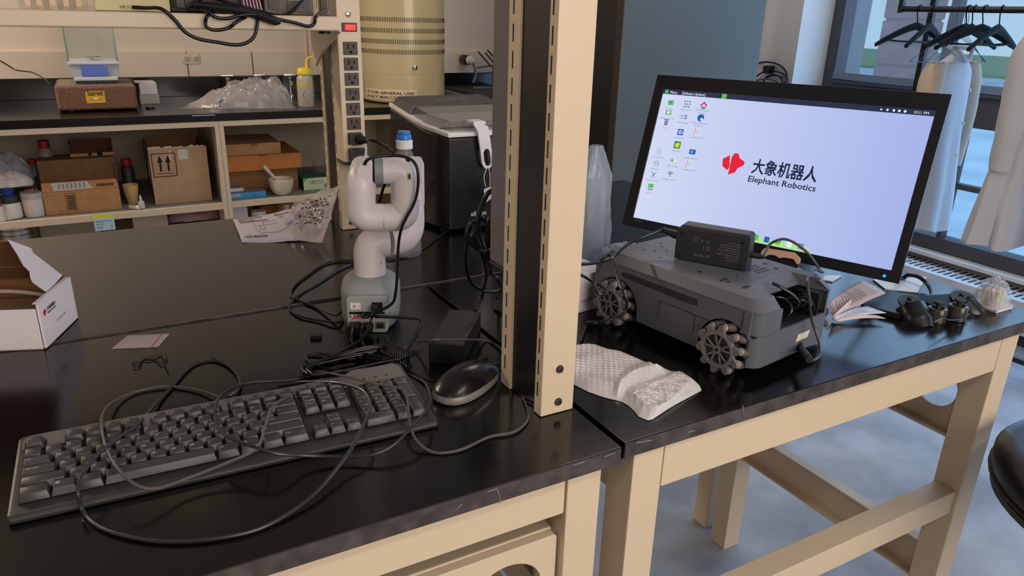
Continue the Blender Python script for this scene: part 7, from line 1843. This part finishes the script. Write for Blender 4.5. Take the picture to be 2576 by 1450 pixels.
# ------------------------------------------------ white printed carton behind the rear wheel
g0 = pz(1458, 792); 
wb = T('white_box', 'white carton with small printed lines standing behind the rear robot wheel', 'carton', (0.62, 1.05, D))
wx0, wx1 = pz(1430,795).x, pz(1512,778).x
p0 = pz(1436, 795); p1 = pz(1505, 775)
dr = (p1-p0).normalized(); H_ = 0.072
WBm = frame(Vector((p0.x,p0.y,D+0.0005)), dr, (0,0,1))
q = MB(); q.box(-0.06, (p1-p0).length+0.02, 0, H_, -0.11, 0.0, M=WBm); q.build('box_body', whitepaper, wb, world=True, bevel=0.001)
for i, s in enumerate(('MQE','KGS','KGS','25X15X70mm')):
    v = WBm.inverted() @ pp((1479,1479,1478,1462)[i], (731,741,752,762)[i], WBm.translation, WBm.to_3x3() @ Vector((0,0,1)))
    text_mb(s, 0.006, WBm @ Matrix.Translation((v.x, v.y, 0.0003)), width=(0.010 if i < 3 else 0.026), depth=0.0003).build('box_lettering', inkgrey, wb, world=True, smooth=False)
# ------------------------------------------------ peach card wedged before the monitor
pc_ = T('peach_card', 'torn peach coloured card standing between the robot and the monitor bezel', 'card', pz(1960,700))
Pn = (MM.to_3x3() @ Vector((0,0,1))); Po = MM @ Vector((0,0.02,0.020))
pts = [MM.inverted() @ pp(a,b_,Po,Pn) for a,b_ in ((1914,640),(1916,632),(1925,624),(2000,636),(2014,650),(2013,662),(2006,666),(1996,652),(1970,648),(1962,650),(1950,643),(1935,641),(1925,646))]
lowp = [MM.inverted() @ pp(a,b_,Po,Pn) for a,b_ in ((2006,666),(1996,652),(1970,648),(1962,650),(1950,643),(1935,641),(1925,646))]
q = MB(); q.prism([(v.x,v.y) for v in pts], -0.001, 0.001, M=MM @ Matrix.Translation((0,0,0.020))); q.build('card_piece', mat('peach_card',(206,164,144),0.7), pc_, world=True)
q = MB(); q.prism([(lowp[0].x,lowp[0].y),(lowp[1].x,lowp[1].y),(lowp[3].x,lowp[3].y),(lowp[5].x,lowp[5].y),(lowp[6].x,lowp[6].y),(lowp[6].x,lowp[6].y-0.10),(lowp[0].x,lowp[0].y-0.10)], -0.003, -0.0015, M=MM @ Matrix.Translation((0,0,0.018))); q.build('dark_backing', black, pc_, world=True)
# ------------------------------------------------ fanned booklet under the monitor
bkl = T('booklet', 'white printed booklet fanned open on the table right of the wheeled robot', 'booklet', pz(2160,790))
pap = [mat('grey_shaded_page',(176,166,170),0.7), mat('pinkish_page',(206,188,190),0.7), mat('bluish_page',(190,198,222),0.7), mat('cover_page',(196,176,178),0.7)]
leaves = [(((2085,760),(2095,805),(2222,738),(2170,705)),0.034,0), (((2093,798),(2098,806),(2228,738),(2190,715)),0.024,1), (((2096,800),(2100,810),(2230,788),(2180,770)),0.012,2), (((2098,806),(2106,811),(2228,802),(2205,793)),0.006,1)]
for k, (qd, h, mi_) in enumerate(leaves):
    P_ = [pz(*qd[0], D+0.003+h*0.7), pz(*qd[1], D+0.003), pz(*qd[2], D+0.002+h), pz(*qd[3], D+0.004+h*1.1)]
    def lf(u_, v_, P_=P_, h=h):
        p = P_[1].lerp(P_[2], u_).lerp(P_[0].lerp(P_[3], u_), v_); return p+Vector((0,0,0.004*math.sin(PI*u_)))
    q = MB(); q.grid(10, 6, lf); pg = q.build('page', pap[mi_], bkl, world=True, ang=60, solid=0.0008)
    if k < 3:
        q = MB()
        for r_ in range(12):
            u0 = 0.14+r_*0.052; w_ = 0.010
            a_ = [lf(u0,0.18)+Vector((0,0,0.0012)), lf(u0+w_,0.18)+Vector((0,0,0.0012)), lf(u0+w_,0.80-0.2*((r_*7)%3)/3)+Vector((0,0,0.0012)), lf(u0,0.80-0.2*((r_*7)%3)/3)+Vector((0,0,0.0012))]
            q.add(a_, [(0,1,2,3)])
        o = q.build('printed_lines', mat('page_grey_print',(132,126,134),0.7), pg, world=True, smooth=False); o['kind'] = 'stuff'
# ------------------------------------------------ black base plate and white folder behind controller
t = T('black_tablet', 'flat black slab lying between the booklet and the controller', 'slab', pz(2220,760))
v = [pz(2150,745), pz(2330,745), pz(2320,775), pz(2150,775)]
sl0 = pz(2125, 778); sl1 = pz(2300, 752)
q = MB(); P4 = [pz(2225,727,D+0.012), pz(2330,748,D+0.012), pz(2262,790,D+0.012), pz(2165,766,D+0.012)]
q.loft([[ (p.x,p.y,D+0.0008) for p in P4[::-1]], [(p.x,p.y,D+0.012) for p in P4[::-1]]]); q.build('slab_body', black, t, world=True, bevel=0.002)
t = T('white_folder', 'bright white flat folder lying under the right end of the monitor', 'folder', pz(2240,715))
P4 = [pz(2195,706), pz(2330,700), pz(2308,739), pz(2226,730)]
q = MB(); q.loft([[(p.x,p.y,D+0.0006) for p in P4[::-1]], [(p.x,p.y,D+0.003) for p in P4[::-1]]]); q.build('folder_cover', mat('pale_folder',(214,222,230),0.4), t, world=True, bevel=0.0005)
t = T('white_card_slip', 'pale slip standing at the corner of the robot under the monitor', 'slip', pz(2090,695))
P4 = [pz(2075,692,D+0.004), pz(2118,692,D+0.004), pz(2094,707,D+0.004), pz(2070,702,D+0.004)]
q = MB(); q.loft([[(p.x,p.y,D+0.0006) for p in P4[::-1]], [(p.x,p.y,D+0.003) for p in P4[::-1]]]); q.build('slip_sheet', MATS['pale_folder'], t, world=True)
# ------------------------------------------------ game controller
gc = T('game_controller', 'black twin stick game controller propped up near the table corner', 'controller', pz(2360, 800))
gm = mat('controller_black', (22, 22, 25), 0.30)
gface = mat('controller_face', (56, 60, 68), 0.14, spec=0.9)
yg = 0.735
def GP(a, b_, Y=yg): return py(a, b_, Y)
# grips
q = MB(); q.tube([py(2288,776,0.735), py(2298,796,0.722), py(2312,818,0.705), py(2326,836,0.690)], 0.02, n=18, radii=[0.027,0.028,0.026,0.017]); q.build('left_grip', gm, gc, world=True)
q = MB(); q.tube([py(2418,768,0.715), py(2440,788,0.700), py(2462,808,0.688), py(2480,824,0.675)], 0.02, n=18, radii=[0.024,0.024,0.020,0.013]); q.build('right_grip', gm, gc, world=True)
c1 = py(2300, 766, 0.745); c2 = py(2420, 756, 0.72)
ax_ = (c2-c1).normalized(); fw_ = Vector((0.30,0.62,0.30)).normalized()
GM_ = frame(c1, ax_, fw_)
L_ = (c2-c1).length
q = MB(); q.prism(rrect(-0.020, L_+0.018, -0.020, 0.020, 0.018, 5), -0.022, 0.0, M=GM_); q.build('body', gm, gc, world=True, bevel=0.004)
for x_ in (-0.006, L_+0.004):
    q = MB(); q.prism(circ(x_, 0.0, 0.027, 28, 0.024), 0.0002, 0.0035, M=GM_); q.build('button_plate', gface, gc, world=True, bevel=0.001)
for i, (dx, dy) in enumerate(((-0.011,0),(0.011,0),(0,0.010),(0,-0.010))):
    q = MB(); q.lathe([(0.0045,0.0036),(0.0045,0.0075),(0.0036,0.0085),(0,0.0086)], 14, M=GM_ @ Matrix.Translation((-0.006+dx, dy, 0))); q.build('face_button', gm, gc, world=True)
    q = MB(); q.lathe([(0.0045,0.0036),(0.0045,0.0070),(0.0036,0.0080),(0,0.0081)], 14, M=GM_ @ Matrix.Translation((L_+0.004+dx, dy, 0))); q.build('face_button', gm, gc, world=True)
def stick(a, b_, Y, hgt=0.026):
    c = py(a, b_, Y)
    zb = c.z
    q = MB(); q.lathe([(0.017,-hgt),(0.0165,-0.002),(0.0155,0.0),(0.011,0.001),(0.0105,-0.003),(0,-0.003)], 28, M=Matrix.Translation(c)); q.build('stick_well', mat('controller_gloss',(60,56,56),0.15), gc, world=True)
    q = MB(); q.lathe([(0.004,-0.002),(0.0045,0.006),(0.0085,0.008),(0.0095,0.0105),(0.0085,0.0125),(0,0.0120)], 22, M=Matrix.Translation(c)); q.build('thumb_stick', mat('stick_rubber',(48,46,46),0.7), gc, world=True)
stick(2360, 775, 0.700); stick(2412, 769, 0.685)
q = MB(); q.prism(rrect(0.028, 0.040, -0.004, 0.002, 0.001), 0.0002, 0.003, M=GM_); q.build('start_button', gm, gc, world=True)
q = MB(); q.tube([py(2350,812,0.66), py(2370,802,0.665), py(2390,806,0.665), py(2420,802,0.67), py(2440,790,0.675)], 0.0012); q.build('thin_wire', cablem, gc, world=True)
# ------------------------------------------------ small parts in a clear bag
t = T('parts_box', 'small cream carton inside a clear bag at the far table corner', 'carton', pz(2480,775))
a = pz(2440, 808); 
q = MB(); q.box(1.415, 1.468, 0.668, 0.720, D+0.0006, D+0.006); q.build('lower_card', whitepaper, t, world=True)
MK = Matrix.Translation((1.425,0.675,D+0.0065)) @ Matrix.Rotation(0.15,4,'Z')
q = MB(); q.box(0,0.034,0,0.03,0,0.030, M=MK); q.build('carton_body', mat('cream_parts_card',(206,176,140),0.6), t, world=True, bevel=0.0015)
q = MB(); q.box(0.009,0.011,-0.0004,0.0,0,0.030, M=MK); q.build('green_stripe', mat('green_stripe',(90,120,60),0.6), t, world=True)
crumple('poly_bag', 'clear bag draped over the small cream carton at the table corner', 'bag', Vector((1.440,0.695,D+0.0065)), 0.034, 0.030, 0.046, 41, film('clear_parts_bag',(220,228,236),0.22,0.1), fr=5, amp=0.25)
# ================================================================== FRIDGE, COAT RACK, STOOL
fg = T('fridge', 'tall dark grey refrigerator with black sides behind the right table', 'refrigerator', (2.36, 2.6, 0))
fm = mat('dark_steel_door', (92, 97, 96), 0.5, metal=0.35)
fs = mat('black_fridge_side', (24, 26, 32), 0.35)
q = MB(); q.box(1.965, 2.765, 2.655, 3.34, 0.03, 2.0); q.build('cabinet', fs, fg, world=True, bevel=0.006)
q = MB(); q.box(1.960, 2.770, 2.600, 2.648, 0.06, 1.98); q.build('door', fm, fg, world=True, bevel=0.008, seg=3)
q = MB(); q.box(1.9592, 1.9600, 2.606, 2.646, 0.07, 1.97); q.build('door_edge', mat('door_edge_dark',(52,44,46),0.4), fg, world=True)
q = MB(); q.box(1.97, 2.76, 2.648, 2.656, 0.08, 1.96); q.build('door_gasket', black, fg, world=True)
q = MB(); q.box(1.9635, 1.9655, 2.86, 2.866, 0.05, 1.98); q.build('side_seam', mat('seam_highlight',(60,64,74),0.3), fg, world=True)
for x in (2.0, 2.7):
    for y in (2.7, 3.3):
        q = MB(); q.cyl((x,y,0),(x,y,0.032),0.02,n=14); q.build('foot', black, fg, world=True)
# black side panel standing left of fridge
# cable coil hooked on the corner wall
cc = T('cable_coil', 'looped black and purple cables hanging on the wall above the monitor', 'cable coil', px(1945,190,3.58))
yc_ = 3.590
for k, (a, b_, ra, rb2, c_) in enumerate(((1928,192,52,36,black),(1940,205,42,26,black),(1950,212,32,22,mat('purple_cable',(92,62,96),0.45)),(1945,208,24,20,black),(1925,215,34,16,MATS['purple_cable']))):
    q = MB(); q.tube([px(a+ra*math.cos(2*PI*i/14), b_+rb2*math.sin(2*PI*i/14), yc_-0.012*k) for i in range(14)], 0.005, n=8, closed=True, sub=3); q.build('cable_turn', c_, cc, world=True)
h_ = px(1940,172,3.60)
q = MB(); q.box(3.55,3.6095,h_.y-0.02,h_.y+0.02,h_.z-0.03,h_.z+0.015); q.build('wall_hook', black, cc, world=True, bevel=0.004)
# garment rack
rk = mat('black_rack_steel', (18, 20, 26), 0.4)
g = T('garment_rack', 'black metal garment rack holding hangers and lab coats by the windows', 'rack', (3.05, 1.7, 0))
XR = 3.05; ZR = 1.478; y1_ = px(2272,14,XR).y
q = MB(); q.cyl((XR,y1_,ZR),(XR,0.75,ZR),0.0125,n=16); q.build('hanging_rail', rk, g, world=True)
q = MB(); q.box(XR-0.010,XR+0.010,y1_-0.004,y1_+0.016,ZR-0.016,ZR+0.40); q.build('rail_upright', rk, g, world=True, bevel=0.002)
q = MB(); q.box(XR-0.010,XR+0.010,0.75,0.77,ZR-0.016,ZR+0.40); q.build('rail_upright', rk, g, world=True, bevel=0.002)
q = MB(); q.box(XR-0.010,XR+0.010,0.75,y1_+0.016,ZR+0.40,ZR+0.42); q.build('top_bar', rk, g, world=True)
pv = px(2347,20,XR+0.18)
q = MB(); q.box(XR+0.17,XR+0.195,pv.y-0.012,pv.y+0.012,0.04,ZR+0.42); q.build('post', rk, g, world=True, bevel=0.002)
q = MB(); q.box(XR+0.17,XR+0.195,0.80,0.824,0.04,ZR+0.42); q.build('post', rk, g, world=True, bevel=0.002)
q = MB(); q.box(XR-0.010,XR+0.19,pv.y-0.010,pv.y+0.010,ZR+0.40,ZR+0.42); q.build('cross_bar', rk, g, world=True)
q = MB(); q.box(XR-0.20,XR+0.35,pv.y-0.012,pv.y+0.012,0.02,0.04); q.build('base_bar', rk, g, world=True)
q = MB(); q.box(XR-0.20,XR+0.35,0.80,0.824,0.02,0.04); q.build('base_bar', rk, g, world=True)
q = MB(); q.box(XR+0.17,XR+0.195,0.824,pv.y-0.012,0.10,0.12); q.build('low_rail', rk, g, world=True)
# hangers
hgm = mat('black_hanger', (14, 15, 20), 0.75, spec=0.2)
def hanger_parts(root, m=hgm):
    q = MB()
    # hook over the rail (rail radius .0125), centre at origin = rail centre
    hk = [(0.016*math.cos(R(a)), 0, 0.016*math.sin(R(a))) for a in (-25,20,60,100,140,180,215)] 
    hk += [(-0.006,0,-0.030),(0.0,0,-0.045),(0.0,0,-0.070)]
    q.tube(hk, 0.0022, n=8); q.build('hook', m, root)
    for s in (-1, 1):
        q = MB()
        rings = []
        for t_ in (0.0, 0.15, 0.35, 0.6, 0.85, 1.0):
            x = s*0.21*t_; z = -0.066 - 0.075*t_**1.25; th = 0.010-0.002*t_; hh = 0.016*(1-0.35*t_)
            if t_ == 1.0: hh *= 0.8
            ring = [(x, th*math.cos(a), z + hh*math.sin(a)) for a in [2*PI*i/10 for i in range(10)]]
            rings.append(ring if s > 0 else ring[::-1])
        q.loft(rings); q.build('shoulder', m, root)
    q = MB(); q.tube([(-0.150,0,-0.123),(-0.05,0,-0.128),(0.05,0,-0.128),(0.150,0,-0.123)], 0.0035, n=8); q.build('bar', m, root)
hl = ['black hanger farthest left on the rack rail','second black hanger from the left with its hook turned','black hanger left of the wire hangers cluster','black hanger just right of the wire hooks','black hanger second from the right on the rail','rightmost bare black hanger beside the hanging coat']
hx = [2316, 2350, 2440, 2455, 2482, 2524]
proto = None
for i, (a, l) in enumerate(zip(hx, hl)):
    y = px(a, 16, XR).y
    M_ = Matrix.Translation((XR, y, ZR)) @ Matrix.Rotation(R((-6, 14, -4, 3, -10, 8)[i]), 4, 'Z')
    if proto is None:
        proto = T('hanger', l, 'hanger', M=M_, group='black hangers on the garment rack'); hanger_parts(proto)
    else:
        copy_tree(proto, M_, l)
# thin wire hangers
wg = mat('hanger_wire', (70, 80, 100), 0.35, metal=0.6)
wp = None
for i in range(4):
    y = px(2418+i*9, 16, XR).y
    l = 'thin wire hanger %s in the cluster over the white coat' % ('first from the left','second from the left','third from the left','fourth from the left')[i]
    M_ = Matrix.Translation((XR, y, ZR)) @ Matrix.Rotation(R(-8+5*i), 4, 'Z')
    if wp is None:
        wp = T('wire_hanger', l, 'hanger', M=M_, group='wire hangers on the garment rack')
        q = MB(); q.tube([(0.015*math.cos(R(a)),0,0.015*math.sin(R(a))) for a in (-20,20,60,100,140,180,210)]+[(-0.004,0,-0.03),(0,0,-0.05),(0,0,-0.09)], 0.0011, n=6); q.build('hook', wg, wp)
        q = MB(); q.tube([(0,0,-0.09),(0.10,0,-0.135),(0.20,0,-0.19),(0.19,0,-0.198),(0,0,-0.198),(-0.19,0,-0.198),(-0.20,0,-0.19),(-0.10,0,-0.135),(0,0,-0.09)], 0.0011, n=6, sub=3); q.build('frame', wg, wp)
    else: copy_tree(wp, M_, l)
# coats: lofted cloth hanging below a hanger, seen face on
def coat(label, y, x0, ztop, zbot, wtop, wbot, m, seed, sleeve_m=None, sleeves=True, rz=0.0, cat='coat', pocket=False):
    t = T('lab_coat', label, cat, (x0, y, ztop), rz)
    H_ = ztop-zbot
    def fn(u_, v_):
        a = 2*PI*u_
        prof_ = [(0.0,0.16),(0.03,0.35),(0.07,0.75),(0.12,0.98),(0.2,1.0),(0.45,0.92),(1.0,wbot/wtop)]
        w = prof_[-1][1]
        for (va,wa),(vb,wb_) in zip(prof_, prof_[1:]):
            if v_ <= vb: w = wa+(wb_-wa)*(v_-va)/(vb-va); break
        fold = 1+0.13*v_*math.sin(a*7+seed)+0.09*noise.noise(Vector((math.cos(a)*2,math.sin(a)*2,v_*3+seed)))
        dep = (0.035+0.05*v_)*min(1, v_*12+0.25)
        z = -v_*H_ + (0.012*math.sin(a*3+seed) if v_ > 0.97 else 0)
        return Vector((wtop*w*math.cos(a)*fold, dep*math.sin(a)*fold, z))
    q = MB(); q.grid(56, 34, fn); q.build('body', m, t, ang=50)
    if sleeves:
        for s in (-1, 1):
            q = MB(); q.tube([(s*wtop*0.86,0,-0.05*H_-0.015),(s*(wtop*1.02),0.0,-0.16*H_),(s*(wtop*1.08),-0.01,-0.40*H_),(s*(wtop*1.04),-0.01,-0.64*H_)], 0.04, n=16, radii=[0.035,0.046,0.042,0.034], sub=5)
            q.v = [v+Vector((0.004*noise.noise(v*20), 0.004*noise.noise(v*22), 0)) for v in q.v]; q.build('sleeve', sleeve_m or m, t, ang=50)
    q = MB(); q.tube([(-0.045,-0.03,0.004),(0,-0.048,-0.035),(0.045,-0.03,0.004),(0.03,0.02,0.012),(-0.03,0.02,0.012)], 0.008, closed=True, n=8); q.build('collar', m, t)
    if pocket:
        q = MB(); q.box(-0.13,0.0,-0.095,-0.088,-0.62*H_,-0.45*H_); q.build('pocket', m, t, bevel=0.003)
        q = MB(); q.box(-0.13,0.0,-0.097,-0.0955,-0.62*H_,-0.605*H_); q.build('pocket_hem', mat('coat_hem_shadow',(150,150,156),0.8), t)
    for k in range(4):
        q = MB(); q.cyl((0.015,-0.075-0.02*k/4,-0.2*H_-k*0.13),(0.015,-0.080-0.02*k/4,-0.2*H_-k*0.13),0.006,n=12); q.build('button', whit, t)
    return t
cwm = mat('white_coat_cotton', (198, 201, 208), 0.9); cbm = mat('beige_coat_cotton', (190, 176, 158), 0.9)
cv = px(2395, 100, XR)
coat('white lab coat with a beige sleeve hanging under the wire hangers', px(2412,110,XR).y, XR, px(2412,108,XR).z-0.03, 0.60, 0.125, 0.16, cwm, 2, sleeve_m=cbm)
cy_ = px(2560,100,XR-0.1).y
coat('large pale lab coat with a hem pocket at the right edge of the picture', 1.44, XR-0.06, 1.44, 0.66, 0.20, 0.25, mat('pale_coat_cotton',(180,182,188),0.9), 5, pocket=True)
coat('cream lab coat mostly hidden behind the large pale one', 1.17, XR+0.02, 1.44, 0.58, 0.20, 0.24, mat('cream_coat_cotton',(186,182,176),0.9), 8)
# stool
st = T('stool', 'black padded stool seat at the bottom right corner', 'stool', (0,0,0))
sz = 0.72; r3 = 0.255; SC = Vector((1.445, 0.345, 0))
st.matrix_basis = Matrix.Translation(SC); INV[st.name] = st.matrix_basis.inverted()
q = MB(); q.lathe([(r3*0.97,sz-0.050),(r3,sz-0.040),(r3*1.0,sz-0.012),(r3*0.96,sz),(r3*0.85,sz+0.010),(r3*0.5,sz+0.018),(0,sz+0.019)], 56); q.build('seat_cushion', mat('black_vinyl',(24,26,32),0.32,bump=0.02,bscale=60), st, ang=60)
q = MB(); q.lathe([(r3*0.90,sz-0.072),(r3*0.98,sz-0.066),(r3*0.985,sz-0.052),(r3*0.9,sz-0.0505)], 56); q.build('seat_pan', mat('dull_black_pan',(44,40,40),0.5), st, ang=40)
q = MB(); q.tube([(r3*1.0*math.cos(2*PI*i/40), r3*1.0*math.sin(2*PI*i/40), sz-0.041) for i in range(40)], 0.0035, n=8, closed=True, sub=1); q.build('piping', mat('vinyl_piping',(34,36,42),0.35), st)
q = MB(); q.cyl((0,0,0.10),(0,0,sz-0.07),0.025,n=20); q.build('column', mat('chrome',(210,210,210)), st)
for k in range(5):
    a_ = 2*PI*k/5+0.5
    q = MB(); q.tube([(0.02*math.cos(a_),0.02*math.sin(a_),0.11),(0.15*math.cos(a_),0.15*math.sin(a_),0.09),(0.24*math.cos(a_),0.24*math.sin(a_),0.062)], 0.014, n=10); q.build('leg', black, st)
    q = MB(); q.cyl((0.24*math.cos(a_)-0.012*math.sin(a_),0.24*math.sin(a_)+0.012*math.cos(a_),0.0275),(0.24*math.cos(a_)+0.012*math.sin(a_),0.24*math.sin(a_)-0.012*math.cos(a_),0.0275),0.027,n=18); q.build('caster', black, st)
